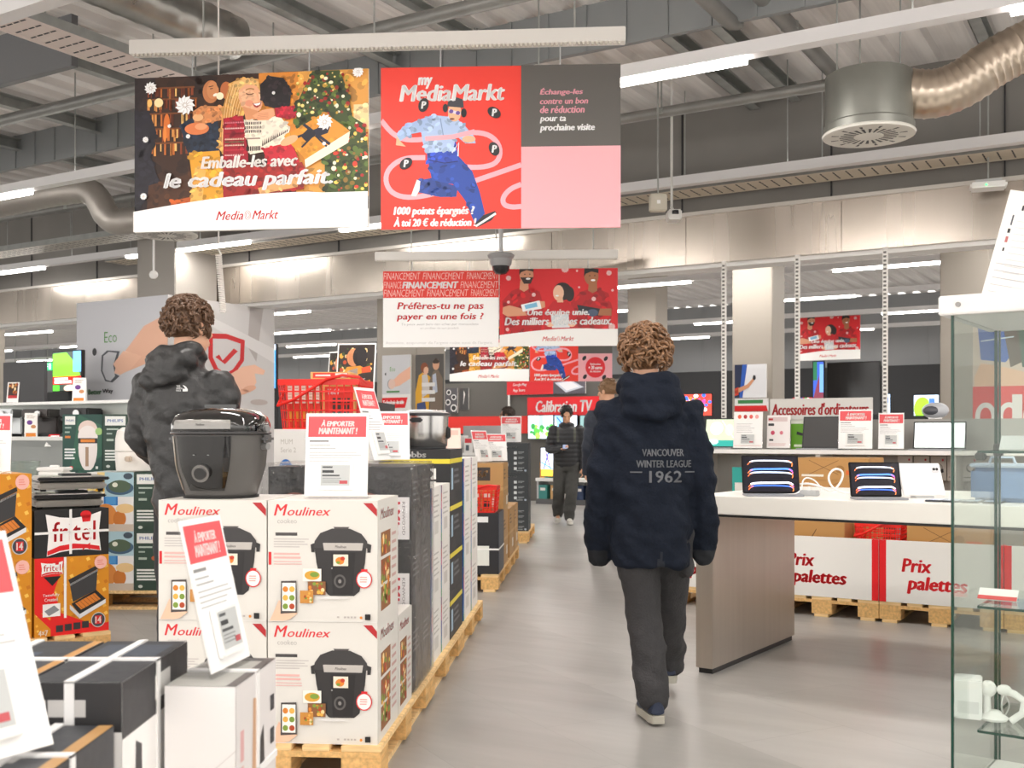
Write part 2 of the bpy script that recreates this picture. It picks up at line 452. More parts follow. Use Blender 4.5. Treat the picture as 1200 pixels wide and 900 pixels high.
def pipe(pts, r, label, name='ceiling_pipe', m=GALV, cat='pipe', clamps=None):
    mb = MB().tube(pts, r, m, 12)
    o = mb.build(name, label=label, cat=cat)
    c = MB()
    for f in clamps or (.3, .7):
        p = Vector(pts[0]).lerp(Vector(pts[-1]), f)
        c.lathe([(r + .006, -.025), (r + .006, .025)], p, GALV, 12); c.tube([p, (p.x, p.y, CZ + .03)], .007, GALV, 6)
    c.build('hanger', o)
    return o
PIPE = M('#8f8f8c', .45, .5, var=.1, scale=5)
pipe([G(-16, 6.05, 4.16), G(-3.2, 6.05, 4.16)], .05, 'grey sprinkler pipe slanting across the ceiling behind the banners', m=PIPE)
pipe([G(-7.2, 8.9, 4.16), G(-3.3, 8.9, 4.16), G(-2.35, 8.9, 4.16)], .048, 'grey pipe running into the drum air outlet on the right', m=PIPE)
pipe([G(-2.38, 5.2, 4.32), G(-2.35, 9.05, 4.32)], .06, 'long grey pipe running away above the drum air outlet', m=PIPE)
pipe([G(-2.62, 5.0, 4.2), G(-2.6, 7.3, 4.2), G(-2.6, 7.42, 4.23), G(-2.6, 7.45, 4.55)], .055, 'short grey pipe with an elbow turning up into the roof', m=PIPE, clamps=(.2,))
pipe([G(-16, 8.6, 4.1), G(-9.6, 8.6, 4.1)], .05, 'grey pipe under the roof left of the gift banner', m=PIPE)
for i, (e, n0, n1, lb) in enumerate(((-3.3, 7.35, 9.95, 'galvanised channel right of the loyalty banner'), (-2.9, 7.35, 9.9, 'galvanised channel beside the drum outlet pipe'), (-7.8, 5.5, 7.28, 'dark channel left of the gift banner top corner'),
        (-9.3, 5.6, 8.9, 'grey channel at the left edge below the roof'), (-5.5, 5.2, 7.28, 'channel above the gift banner rail'), (-4.7, 5.2, 7.28, 'channel above the middle of the banner rail'),
        (-1.2, 6.8, 9.95, 'channel under the roof above the drum outlet'), (-10.6, 6.5, 9.9, 'channel behind the left flexible duct'))):
    mb = MB().box(-.045, .045, 0, n1 - n0, .11, .116, GALV).box(-.045, -.039, 0, n1 - n0, 0, .116, GALV).box(-.045, .045, 0, n1 - n0, 0, .006, GALV).box(-.01, .01, 0, .04, .1, CZ - 4.38, GALV).box(-.01, .01, n1 - n0 - .04, n1 - n0, .1, CZ - 4.38, GALV)
    mb.build('roof_channel', None, G(e, n0, 4.38), GA, label=lb, cat='metal channel')

def tray(e0, e1, n0, n1, z, along, label, floor_m):
    L = n1 - n0 if along == 'n' else e1 - e0; W = .33
    t = thing('cable_tray', label, 'cable tray', G(e0, n0, z), GA)
    mb = MB(); mp = (lambda a, b: (b, a)) if along == 'n' else (lambda a, b: (a, b))
    def bx(a0, a1, b0, b1, z0, z1, m):
        (x0, y0), (x1, y1) = mp(a0, b0), mp(a1, b1); mb.box(min(x0, x1), max(x0, x1), min(y0, y1), max(y0, y1), z0, z1, m)
    bx(0, L, 0, W, 0, .004, floor_m); bx(0, L, -.004, 0, 0, .07, GALV); bx(0, L, W, W + .004, 0, .07, GALV)
    bx(0, L, -.012, .012, -.003, 0, floor_m); bx(0, L, W - .012, W + .012, -.003, 0, floor_m)
    x = .06
    while x < L - .1:
        for k in range(4): bx(x, x + .012, .04 + k * .068, .09 + k * .068, -.0025, .0002, DARK)
        x += .11
    mb.build('tray', t)
    mb = MB(); x = .3
    while x < L:
        p = mp(x, W / 2); mb.tube([(p[0], p[1], 0), (p[0], p[1], CZ - z + .03)], .006, GALV, 6); x += 1.3
    mb.build('hanger_rod', t)
    mb = MB()
    for k in range(5): mb.tube([(*mp(.0, .06 + k * .04), .02), (*mp(L * .5, .05 + k * .045), .022), (*mp(L, .06 + k * .04), .02)], .012, (DARK, LGREY, DARK, MGREY, OFFW)[k], 6)
    mb.build('cable', t)
tray(-6.5, -6.17, 4.25, 7.25, 3.95, 'n', 'perforated cable tray with a pinkish underside at upper left', M('#e0d2cc', .5, .2))
tray(-12, 6, 9.52, 9.85, 3.6, 'e', 'long perforated cable tray just above the steel fascia', M('#ddd3c2', .5, .2))
tray(-20, -9.6, 8.75, 9.08, 3.72, 'e', 'cable tray behind the left flexible duct', M('#b9b5ac', .5, .2))
# round spiral duct, upper left
def spiral(name, pts, r, label, m, pitch=.09, smooth=3, cat='air duct'):
    P = [Vector(p) for p in pts]
    for _ in range(smooth):
        Q = [P[0]]
        for a, b in zip(P, P[1:]): Q += [a * .75 + b * .25, a * .25 + b * .75]
        P = Q + [P[-1]]
    D = [P[0]]; step = pitch / 4      # resample
    acc = 0.
    for a, b in zip(P, P[1:]):
        L = (b - a).length; t = step - acc
        while t < L: D.append(a.lerp(b, t / L)); t += step
        acc = (acc + L) % step
    rs = [r * (1 + (.035 if i % 4 == 0 else 0)) for i in range(len(D))]
    return MB().tube(D, rs, m, 20).build(name, label=label, cat=cat)
SHEET = M('#a9a8a4', .3, .9, var=.15, scale=5)
spiral('spiral_duct', [G(-5.95, 3.4, 4.27), G(-5.95, 5.9, 4.27)], .16, 'round spiral steel duct at the upper left corner', SHEET, .18)
spiral('flexible_duct', [Vector((xpx(-60, 11.7), 11.7, zpx(250, 11.7))), Vector((xpx(0, 11.5), 11.5, zpx(240, 11.5))), Vector((xpx(84, 11.), 11., zpx(222, 11.))), Vector((xpx(112, 10.9), 10.9, zpx(224, 10.9))),
        Vector((xpx(128, 10.9), 10.9, zpx(262, 10.9))), Vector((xpx(160, 10.9), 10.9, zpx(258, 10.9))), Vector((xpx(182, 10.9), 10.9, zpx(255, 10.9)))], .13, 'grey duct bending down to the air outlet behind the gift banner', M('#a29d97', .45, .6), .12, 2)
spiral('flexible_duct', [Vector((xpx(1055, 7.2), 7.2, zpx(108, 7.2))), Vector((xpx(1095, 7.15), 7.15, zpx(112, 7.15))), Vector((xpx(1130, 7.1), 7.1, zpx(98, 7.1))), Vector((xpx(1165, 7.05), 7.05, zpx(72, 7.05))),
        Vector((xpx(1210, 7.), 7., zpx(50, 7.))), Vector((xpx(1290, 6.9), 6.9, zpx(10, 6.9)))], .155, 'ribbed aluminium flexible duct entering the drum air outlet from the right', M('#c3b5a5', .32, .9), .055, 2)
def diffuser(px, d, z, dia, h, label):
    t = thing('air_outlet', label, 'air vent', (xpx(px, d), d, z))
    r = dia / 2
    MB().lathe([(r * .97, .02), (r * .97, .07), (r * .93, .08), (r * .93, h), (r * .9, h + .005)], (0, 0, 0), M('#878882', .4, .5, var=.12, scale=3), 40).build('drum', t)
    mb = MB().lathe([(r * .3, 0.), (r * .98, 0), (r, .012), (r * .97, .022)], (0, 0, 0), M('#dcdad3', .5), 40)
    for k in range(24):
        a = 2 * math.pi * k / 24
        for r0, r1 in ((.32, .62), (.66, .82)):
            if r1 > .7 and k % 2: continue
            ca, sa = math.cos(a), math.sin(a); w = .011
            mb.add([(r * r0 * ca - w * .5 * sa, r * r0 * sa + w * .5 * ca, -.001), (r * r1 * ca - w * sa, r * r1 * sa + w * ca, -.001), (r * r1 * ca + w * sa, r * r1 * sa - w * ca, -.001), (r * r0 * ca + w * .5 * sa, r * r0 * sa - w * .5 * ca, -.001)], [(0, 1, 2, 3)], BLACK)
    mb.lathe([(.0001, -.004), (r * .3, -.003), (r * .31, .002)], (0, 0, 0), M('#dcdad3', .5), 24)
    mb.build('slotted_plate', t)
    mb = MB()
    for x, y in ((-r * .7, 0), (r * .7, 0), (0, r * .6)): mb.tube([(x, y, h), (x, y, CZ - z + .03)], .006, GALV, 6)
    mb.build('hanger_rod', t)
diffuser(1018, 7.2, 3.29, .6, .40, 'galvanised drum air outlet with a round slotted plate at upper right')
diffuser(196, 10.9, 3.31, .6, .3, 'round slotted air outlet half hidden below the gift banner')

# wireless access point, cameras, cord, small ceiling devices
t = thing('access_point', 'white wireless access point with a green light at the steel fascia', 'wireless device', (xpx(1158, 8.95), 8.95, zpx(222, 8.95)), R(-20))
mb = MB().box(-.14, .14, -.1, .1, 0, .05, WHITE, .015).box(-.1, .1, -.08, .08, .05, .07, LGREY); mb.tube([(0, 0, .06), (0, 0, CZ - zpx(222, 8.95) + .02)], .008, GALV, 6); mb.build('housing', t)
MB().ell((-.02, -.101, .02), .008, .004, .008, M('#30e060', .4, em=3), 8).build('status_light', t)
d = 10.3
t = thing('dome_camera', 'grey dome security camera hanging between the two middle banners', 'security camera', (xpx(587, d), d, 0))
z0 = zpx(322, d)
MB().lathe([(.001, 0), (.05, .008), (.078, .04), (.085, .085)], (0, 0, z0), M('#2a2a2e', .12), 24).build('dome', t)
MB().lathe([(.086, .08), (.1, .1), (.105, .15), (.12, .16), (.13, .185), (.11, .2), (.03, .21)], (0, 0, z0), M('#9b9c9e', .4), 24).build('housing', t)
MB().tube([(0, 0, z0 + .2), (0, 0, CZ)], .022, LGREY, 10).build('drop_pole', t)
d = 9.6
t = thing('box_camera', 'small white bullet camera on the fascia, right of the pink panel', 'security camera', (xpx(789, d), d, zpx(256, d)))
MB().box(-.06, .06, -.12, .06, -.03, .06, OFFW, .012).build('housing', t); MB().lathe([(.03, 0), (.028, .03)], (0, -.13, .015), BLACK, 12).build('lens', t)
mb = MB().tube([(0, 0, .05), (0, .1, .12)], .014, OFFW).tube([(0, .1, .11), (0, .1, CZ - zpx(256, d) + .02)], .012, OFFW); mb.build('bracket', t)
d = 9.5
t = thing('motion_sensor', 'beige box sensor beside the small white camera under the light rail', 'sensor', (xpx(771, d), d, zpx(248, d)))
MB().box(-.075, .075, -.05, .05, 0, .15, M('#c9c3b4', .5), .01).build('housing', t); MB().box(-.015, .015, -.056, -.05, .06, .09, WHITE).build('indicator', t)
MB().tube([(0, 0, .14), (0, 0, CZ - zpx(248, d) + .02)], .008, GALV, 6).build('hanger_rod', t)
d = 6.9; z1, z0 = zpx(298, d), zpx(366, d); pts = []
for i in range(26 * 12): a = 2 * math.pi * i / 12; f = i / (26 * 12); pts.append((xpx(256, d) + .016 * math.cos(a) + .03 * f, d + .016 * math.sin(a), z1 + (z0 - z1) * f))
pts = [(xpx(256, d), d, CZ + .02), (xpx(256, d), d, z1 + .03)] + pts
MB().tube(pts, .006, M('#e6e1dc', .5), 5).build('coiled_cord', label='white coiled cord hanging from the ceiling near the man in black', cat='cord')
t = thing('ceiling_speaker', 'tiny white hanging camera under the light rail left of the coiled cord', 'camera', (xpx(180, 12.3), 12.3, zpx(322, 12.3)))
MB().ell((0, 0, 0), .05, .05, .05, WHITE, 12).build('ball', t); MB().tube([(0, 0, .04), (0, 0, CZ - zpx(322, 12.3) + .02)], .012, WHITE).build('stem', t)
# green emergency exit signs far left
for px, lb in ((17, 'green lit exit sign at the far left edge'), (55, 'second green lit exit sign, nearer the television')):
    e, d = gpx(px, 20.); z = zpx(434, d)
    t = thing('exit_sign', lb, 'exit sign', G(e, 20., z), GA); w = .42
    MB().box(-w / 2, w / 2, 0, .05, 0, .22, M('#1fae63', .4, em=1.6)).build('lightbox', t)
    a = Art(0, 0, 40, 20); a.poly([(18, 6), (24, 10), (20, 12), (22, 17), (19, 17), (17, 12), (13, 12), (15, 8)], M('#ffffff', .4, em=2)); a.ell(21, 4, 2, 2, M('#ffffff', .4, em=2), True); a.rect(4, 3, 11, 17, M('#ffffff', .4, em=2), True); a.rect(29, 3, 36, 17, M('#ffffff', .4, em=2), True)
    print_on('pictogram', t, a, (-w / 2, 0, 0), UX, UZ, w, .22)
    MB().tube([(0, .02, .2), (0, .02, CZ - z + .02)], .01, GALV, 6).build('hanger_rod', t)
# ---------------------------------------------------------------- banner artwork
SKIN, SKIN2, SKIN3 = '#e8b28c', '#d98e5f', '#a8683f'
def logo(a, x0, y0, x1, y1, c='#dd1a22'):
    w = x1 - x0
    a.text('Media', x0, y0, x0 + w * .44, y1, c, .015, .35)
    a.text('Markt', x0 + w * .58, y0, x1, y1, c, .015, .35, True)
    a.ring(x0 + w * .51, (y0 + y1) / 2, w * .05, (y1 - y0) * .5, w * .008, c, True)
    a.ring(x0 + w * .51, (y0 + y1) / 2, w * .03, (y1 - y0) * .3, w * .008, c, True)
def art_gift():
    a = Art(30, 30, 1165, 790); a.tex([(30, 30), (1165, 30), (1165, 700), (30, 700)], '#3a2114', 150, 40)
    a.tex([(30, 30), (130, 30), (110, 690), (30, 690)], '#2a1c1e', 40, 20); a.tex([(820, 30), (1165, 30), (1165, 640), (820, 640)], '#e2a04a', 60, 30); a.tex([(640, 30), (830, 30), (830, 330), (640, 330)], '#dc8a30', 50, 20); a.tex([(1095, 200), (1165, 200), (1165, 320), (1095, 320)], '#f6d49a', 20, 14)
    for y in (80, 135, 205, 280, 350): a.rect(90, y, 340, y + 8, '#7a4420', y != 80)
    a.L += 1
    for i in range(80):
        x, y = rnd.uniform(90, 330), rnd.choice((88, 143, 213, 288, 358)); a.rect(x, y, x + rnd.uniform(6, 14), y + rnd.uniform(35, 60), rnd.choice(('#8c3f1c', '#c06a2a', '#d9924a', '#5a2a16', '#f0c070', '#6a3018')), True)
    a.ell(150, 155, 22, 22, '#ffe9b0'); a.ell(105, 155, 12, 20, '#f6c26a', True); a.ell(190, 270, 16, 60, '#d8722a'); a.ell(180, 310, 9, 40, '#e88a3a')
    a.tex([(30, 200), (100, 190), (140, 300), (110, 420), (160, 560), (30, 690)], '#23202a', 60, 22)
    a.tex([(100, 560), (330, 500), (340, 690), (90, 690)], '#4a2a16', 40, 20); a.tex([(210, 640), (420, 600), (430, 690), (210, 690)], '#b5541c', 30, 18)
    a.tex([(255, 270), (300, 240), (440, 235), (455, 420), (300, 430)], '#1f2a3c', 70, 18); a.tex([(300, 405), (450, 400), (470, 640), (330, 660)], '#e0a02e', 60, 18); a.tex([(330, 480), (385, 480), (360, 690), (300, 690)], '#f2b45a', 24, 14)
    a.ell(390, 85, 62, 58, '#2a1912'); a.blobs(335, 45, 440, 110, 26, 10, 20, ('#3a2318', '#221410', '#2a1912'), 2)
    a.ell(408, 112, 40, 56, '#c27a4a'); a.ell(416, 104, 28, 44, '#d08a58'); a.ell(430, 128, 12, 7, '#fff2e0', rot=-.4); a.line([(404, 98), (418, 96)], 4, '#3a2318'); a.line([(398, 88), (420, 84)], 4, '#2a1912', True)
    a.ell(480, 68, 45, 42, '#3a2318'); a.ell(482, 108, 28, 42, '#c06c3c'); a.tex([(320, 205), (360, 180), (470, 185), (472, 250), (330, 275)], '#d48a54', 40, 14); a.ell(345, 235, 26, 18, '#e8b07a', True); a.ell(340, 290, 60, 30, '#dc7c48'); a.ell(360, 280, 30, 16, '#f0a070')
    a.ell(453, 135, 18, 18, '#fff3d0')
    # woman laughing
    a.tex([(500, 75), (560, 50), (640, 60), (650, 120), (585, 200), (560, 240), (480, 430), (446, 390), (466, 200)], '#e0a558', 120, 16); a.tex([(500, 110), (520, 70), (590, 52), (640, 74), (640, 100), (570, 100), (530, 160), (505, 250)], '#eebf78', 60, 12)
    a.L += 1
    for i in range(22): x = 462 + i * 4.2; a.line([(x + 40, 80 + i * 2), (x + 8, 200), (x - 4, 380 - i * 5)], 2.2, ('#b87a34', '#f6d49a', '#d09448')[i % 3], True, smooth=2)
    a.poly([(545, 110), (580, 84), (630, 92), (652, 125), (664, 152), (656, 164), (660, 182), (652, 206), (628, 226), (590, 220), (558, 190), (545, 150)], '#efb088'); a.tex([(552, 120), (590, 110), (630, 130), (640, 180), (600, 210), (562, 180)], '#f2b890', 40, 14, lo=.9, hi=1.05)
    a.poly([(565, 190), (640, 215), (640, 255), (580, 258)], '#dd9668'); a.poly([(640, 130), (665, 153), (645, 163)], '#f6c8a4'); a.ell(596, 176, 20, 16, '#e89a7a'); a.line([(580, 128), (592, 134), (606, 134), (618, 129)], 5, '#6a3f24', smooth=1); a.line([(578, 112), (600, 104), (620, 110)], 6, '#b07a44', smooth=1); a.line([(642, 128), (652, 130)], 4, '#6a3f24', True)
    a.poly([(612, 178), (640, 176), (656, 170), (650, 190), (634, 200), (620, 194)], '#a8403a'); a.poly([(616, 180), (640, 178), (652, 174), (646, 186), (630, 190)], '#ffffff')
    a.tex([(648, 90), (690, 48), (760, 60), (800, 120), (792, 200), (730, 210), (672, 190), (650, 150)], '#1d1418', 60, 16, lo=.7, hi=1.7)
    # jumpers
    a.tex([(470, 245), (565, 235), (590, 420), (600, 640), (470, 640)], '#a3182c', 90, 14); a.tex([(570, 255), (640, 262), (740, 240), (795, 305), (760, 400), (600, 425)], '#f0e4d0', 80, 14, lo=.88, hi=1.04)
    a.tex([(720, 205), (830, 195), (840, 240), (790, 262), (725, 248)], '#b81d33', 30, 10); a.poly([(612, 238), (660, 212), (715, 205), (722, 238), (690, 262), (640, 262)], '#eda77c'); a.L += 1
    for k in range(4): a.line([(640 - k * 3, 232 + k * 7), (690, 226 + k * 8)], 2, '#c9805a', True)
    a.L += 1
    for y, c in ((262, '#e88a9a'), (290, '#f5d6d0'), (315, '#6e0f20'), (342, '#f0e2c8'), (356, '#2f7a4c'), (372, '#f0e2c8'), (395, '#d83a4a'), (420, '#f5d6d0')):
        for k in range(12): x = 478 + k * 8; a.poly([(x, y + 9), (x + 3, y), (x + 6, y + 9)], c, True)
    for y in (268, 288, 308):
        for k in range(9): x = 578 + k * 9; a.rect(x, y, x + 5, y + 13, '#3a2c28', True)
    for k in range(14): x = 658 + k * 9; a.poly([(x, 388 - k * 5), (x + 4, 352 - k * 3.5), (x + 8, 384 - k * 5)], '#4a3a34', True)
    a.rect(580, 345, 650, 352, '#a08878', True); 
    for k in range(8): a.rect(582 + k * 9, 386, 588 + k * 9, 408, '#3a2c28', True)
    a.tex([(660, 400), (800, 370), (840, 470), (700, 500)], '#c32232', 40, 14); a.tex([(480, 480), (870, 470), (860, 600), (480, 640)], '#9c2420', 90, 18)
    # tree
    a.tex([(900, 35), (1030, 35), (1070, 140), (1090, 260), (1150, 300), (1165, 420), (1165, 625), (960, 620), (960, 480), (900, 420), (820, 300), (830, 180)], '#3b4a1e', 200, 22, lo=.6, hi=1.5)
    a.blobs(830, 45, 1080, 250, 110, 3, 11, ('#1f3512', '#6a7f2a', '#a8201c', '#ffe08a', '#fff4d2', '#8a2a18', '#c9a03a'), 4)
    a.blobs(1000, 290, 1160, 610, 110, 4, 13, ('#1f3512', '#51661f', '#a8201c', '#ffd060', '#fff4d2', '#d8402a', '#8a6a2a'), 4)
    # present
    a.tex([(765, 345), (960, 235), (1080, 330), (865, 460)], '#dc922c', 70, 16, lo=.88, hi=1.1); a.poly([(865, 460), (1080, 330), (1072, 385), (868, 500)], '#fbe9cf'); a.poly([(820, 400), (865, 455), (865, 500)], '#c0761c', True)
    a.line([(860, 290), (985, 390)], 14, '#1e2036'); a.line([(830, 350), (975, 300)], 12, '#1e2036', True); a.poly([(845, 345), (880, 312), (915, 322), (915, 348), (870, 372)], '#161828'); a.poly([(910, 325), (950, 285), (990, 292), (975, 335), (930, 350)], '#1c1f34', True); a.line([(905, 345), (850, 400)], 9, '#161828'); a.line([(915, 345), (970, 400)], 9, '#161828', True)
    a.ell(790, 365, 45, 20, '#efae82', rot=-.4); a.tex([(640, 590), (840, 540), (830, 590), (650, 620)], '#e2a368', 24, 12)
    for x, y, r in ((115, 85, 32), (285, 175, 50), (90, 337, 16), (300, 328, 12), (80, 615, 18), (960, 282, 40), (1118, 48, 28), (208, 275, 10), (716, 133, 9), (958, 386, 10)): a.pin(x, y, r)
    a.text('Emballe-les avec', 362, 430, 832, 490, '#fffaf5', .048, .22); a.text('le cadeau parfait.', 178, 505, 1000, 602, '#ffffff', .048, .22)
    pts = [(30, 690)] + [(30 + 1135 * i / 16, 690 - 75 * math.sin(min(1, i / 11) * math.pi / 2) + (6 if i > 12 else 0)) for i in range(17)] + [(1165, 790), (30, 790)]
    a.poly(pts, '#f7f6f4'); logo(a, 437, 698, 740, 742)
    return a
def art_runner(tail='dark'):
    """frame units: pixels of the photograph"""
    a = Art(444, 76, 728, 268); a.bg('#ea3a2c')
    P = '#f4a9b4'
    a.line([(444, 138), (458, 155), (475, 163), (510, 160), (552, 153), (575, 157), (587, 172), (584, 190), (565, 196), (535, 194)], 6, P, smooth=2)
    a.line([(497, 183), (470, 183), (452, 196), (449, 212), (458, 226), (478, 231), (510, 226), (560, 210), (611, 193)], 6, P, True, smooth=2)
    a.line([(611, 216), (598, 221), (589, 231), (590, 240), (600, 243), (611, 242)], 6, P, True, smooth=2)
    # running figure
    a.tex([(505, 207), (536, 218), (534, 230), (515, 230), (488, 224), (489, 210)], '#25418c', 40, 4)
    a.tex([(499, 182), (535, 180), (553, 200), (562, 225), (568, 250), (556, 262), (545, 235), (530, 215), (505, 210)], '#2347a0', 70, 4.5); a.poly([(480, 228), (487, 209), (491, 211), (490, 222), (486, 229)], '#f4e7da')
    a.poly([(556, 262), (566, 252), (580, 247), (582, 250), (576, 258), (560, 266)], '#23232c'); a.line([(557, 265), (581, 250)], 2.5, '#f2efe9')
    a.tex([(498, 165), (533, 163), (537, 188), (500, 190)], '#2a49b5', 30, 4)
    a.tex([(490, 140), (507, 133), (533, 136), (545, 147), (556, 160), (557, 167), (545, 167), (534, 158), (530, 175), (498, 178), (494, 165)], '#a9bfe2', 60, 4.5, lo=.82, hi=1.1)
    a.tex([(507, 133), (490, 138), (470, 146), (463, 156), (466, 164), (480, 155), (498, 152)], '#9db5dc', 30, 4, lo=.82, hi=1.1)
    a.line([(536, 182), (537, 166), (529, 178)], 1.5, '#dfe8f6'); a.line([(515, 137), (519, 160)], 1.2, '#7f95bd'); a.line([(501, 186), (520, 190), (536, 188)], 1.2, '#16286a', True)
    a.poly([(463, 157), (468, 164), (474, 170), (462, 168)], SKIN); a.ell(549, 162, 8, 4, SKIN)
    a.line([(497, 161), (530, 159), (556, 153)], 5.5, P)
    a.ell(532, 130, 8, 11, SKIN); a.poly([(523, 123), (525, 115), (533, 112), (542, 115), (543, 125)], '#3b3d44'); a.line([(525, 128), (539, 132)], 3.4, '#e6d9ee'); a.ell(528, 129, 2.6, 2.4, '#6a4a9a'); a.ell(536, 131, 2.6, 2.4, '#6a4a9a', True)
    a.ell(529, 138, 3, 1.2, '#7a3a22'); a.ell(521, 125, 3, 5, '#1c1d22'); a.ell(543, 131, 3.4, 5.4, '#1c1d22', True)
    a.text('my', 488, 88, 506, 102, '#ffffff', .05, .18); a.text('MediaMarkt', 466, 97, 592, 117, '#ffffff', .05, .18, True)
    for x, y, r in ((495, 121, .3), (579, 131, -1.0), (579, 174, -.4), (474, 190, .9)):
        a.ell(x, y, 6, 8.5, '#1d1d22', rot=r); a.text('P', x - 3, y - 4.5, x + 3.5, y + 4.5, '#ffffff', .06, .15)
    a.text('1000 points épargnés ?', 459, 241, 556, 254, '#ffffff', .05, .2); a.text('À toi 20 € de réduction !', 459, 253, 558, 265, '#ffffff', .05, .2, True)
    a.rect(611, 76, 728, 172, '#575450'); a.rect(611, 172, 728, 268, '#eaa7ae')
    if tail == 'dark':
        for i, (s, x1, y0, y1, c) in enumerate((('Échange-les', 684, 103, 113, '#f3a9b8'), ('contre un bon', 690, 115, 122.4, '#f3a9b8'), ('de réduction', 686, 124.3, 133, '#f3a9b8'), ('pour ta', 664, 136.4, 145, '#ffffff'), ('prochaine visite', 698, 145.6, 156, '#ffffff'))):
            a.text(s, 633, y0, x1, y1, c, .045, .18, i > 0)
    else:
        a.ell(670, 220, 34, 36, '#dc2430')
        a.text('Réduction', 652, 205, 688, 212, '#ffffff', .03, .15); a.text('+ 20 euros', 646, 214, 694, 227, '#ffffff', .04, .15, True); a.text('de réduction', 652, 230, 688, 237, '#ffffff', .03, .15, True)
        for x, y in ((632, 188), (706, 190), (634, 252), (700, 254)): a.ell(x, y, 6, 9, '#1d1d22', rot=.6)
    return a
def art_finance():
    a = Art(40, 108, 598, 485); a.bg('#ffffff'); a.rect(40, 108, 598, 240, '#e8372c')
    for r, (y, x) in enumerate(((116, -30), (160, -60), (200, -10))):
        a.L += 1
        for k in range(4):
            x0 = 40 + x + k * 212 + 10
            vs, fs = tmesh('FINANCEMENT', .0, .2)
            for q in range(1): a.text('FINANCEMENT', max(42, x0), y, min(596, x0 + 200), y + 34, '#fbd3cc', -.012, .2, True) if 42 < x0 + 150 and x0 < 540 else None
    a.rect(128, 158, 408, 197, '#e8372c'); a.text('FINANCEMENT', 132, 160, 405, 195, '#ffffff', .05, .2)
    a.text('Préfères-tu ne pas', 108, 262, 526, 308, '#e01e24', .03, .16); a.text('payer en une fois ?', 106, 316, 526, 358, '#e01e24', .03, .16, True)
    a.text('Tu peux aussi faire ton achat par mensualités', 128, 366, 500, 380, '#b9b9b9', 0, .1); a.text('en profiter de ton produit.', 220, 386, 408, 398, '#c4c4c4', 0, .1, True)
    a.text('Attention, emprunter de l\'argent coûte aussi de l\'argent.', 52, 456, 570, 474, '#d8d8d8', 0, 0, True)
    return a
def art_team():
    a = Art(602, 104, 1170, 480); a.bg('#d81e26')
    R2 = '#b8141d'
    def man(x, y, hx, skin, hair, beard=False, s=1.):
        a.tex([(x - 95 * s, 420), (x - 105 * s, y + 120), (x - 60 * s, y + 70), (x - 20 * s, y + 55), (x + 30 * s, y + 55), (x + 75 * s, y + 75), (x + 95 * s, y + 150), (x + 80 * s, 420)], R2, 40, 18)
        a.poly([(x - 18 * s, y + 20), (x + 20 * s, y + 20), (x + 22 * s, y + 62), (x, y + 75), (x - 22 * s, y + 62)], skin)
        a.ell(x + hx, y - 6, 34 * s, 42 * s, skin); a.poly([(x + hx - 36 * s, y - 5), (x + hx - 34 * s, y - 45), (x + hx, y - 56), (x + hx + 34 * s, y - 42), (x + hx + 34 * s, y - 22), (x + hx, y - 30), (x + hx - 26 * s, y - 20)], hair)
        if beard: a.poly([(x + hx - 30 * s, y + 5), (x + hx + 34 * s, y + 5), (x + hx + 20 * s, y + 36), (x + hx - 12 * s, y + 36)], hair)
        a.ell(x + hx + 8, y + 12, 11, 5, '#ffffff'); a.ell(x + hx - 8, y - 10, 3, 3, '#2a1a14', True); a.ell(x + hx + 16, y - 10, 3, 3, '#2a1a14', True)
    man(720, 140, 12, '#d99a78', '#3a2a24', True); man(1050, 150, -6, '#a86c48', '#1c1616')
    a.poly([(820, 420), (815, 320), (860, 262), (930, 262), (975, 320), (960, 420)], '#c41822'); a.ell(905, 215, 44, 44, '#2a1e20'); a.ell(940, 228, 22, 36, '#2a1e20'); a.ell(886, 222, 26, 38, '#f0c0a4'); a.poly([(880, 240), (905, 240), (910, 268), (880, 268)], '#eab898'); a.ell(880, 236, 8, 4, '#ffffff')
    a.poly([(618, 290), (650, 280), (720, 300), (735, 330), (640, 335), (616, 320)], '#d99a78'); a.poly([(795, 262), (820, 262), (822, 290), (800, 300)], '#d99a78', True)
    a.poly([(705, 278), (795, 258), (805, 298), (715, 312)], '#f6f6f8'); a.poly([(722, 280), (780, 267), (786, 288), (728, 300)], '#7fc0e2')
    a.poly([(975, 280), (1085, 300), (1075, 335), (985, 320)], '#20242e'); a.ell(1050, 320, 26, 18, '#4a5a74'); a.poly([(1085, 300), (1140, 300), (1140, 335), (1075, 332)], '#a86c48'); 
    a.poly([(850, 330), (935, 325), (940, 390), (855, 392)], '#dfe6ea'); a.ell(845, 375, 18, 12, '#f0c0a4'); a.ell(950, 375, 18, 12, '#f0c0a4', True)
    for x, y, r in ((645, 148, 14), (767, 230, 11), (1055, 253, 12), (1128, 128, 14), (918, 106, 20), (1142, 388, 18), (645, 265, 8), (1145, 212, 7), (975, 116, 6), (985, 196, 6), (640, 398, 10)): a.pin(x, y, r, '#f6c6c6')
    a.text('Une équipe unie.', 735, 300, 1035, 340, '#ffffff', .045, .2); a.text('Des milliers d\'idées cadeaux.', 626, 338, 1142, 378, '#ffffff', .045, .2, True)
    a.poly([(602, 425)] + [(602 + 568 * i / 12, 425 - 30 * math.sin(min(1, i / 8) * math.pi / 2) + (3 if i > 9 else 0)) for i in range(13)] + [(1170, 480), (602, 480)], '#f7f6f4')
    logo(a, 808, 433, 960, 455)
    return a
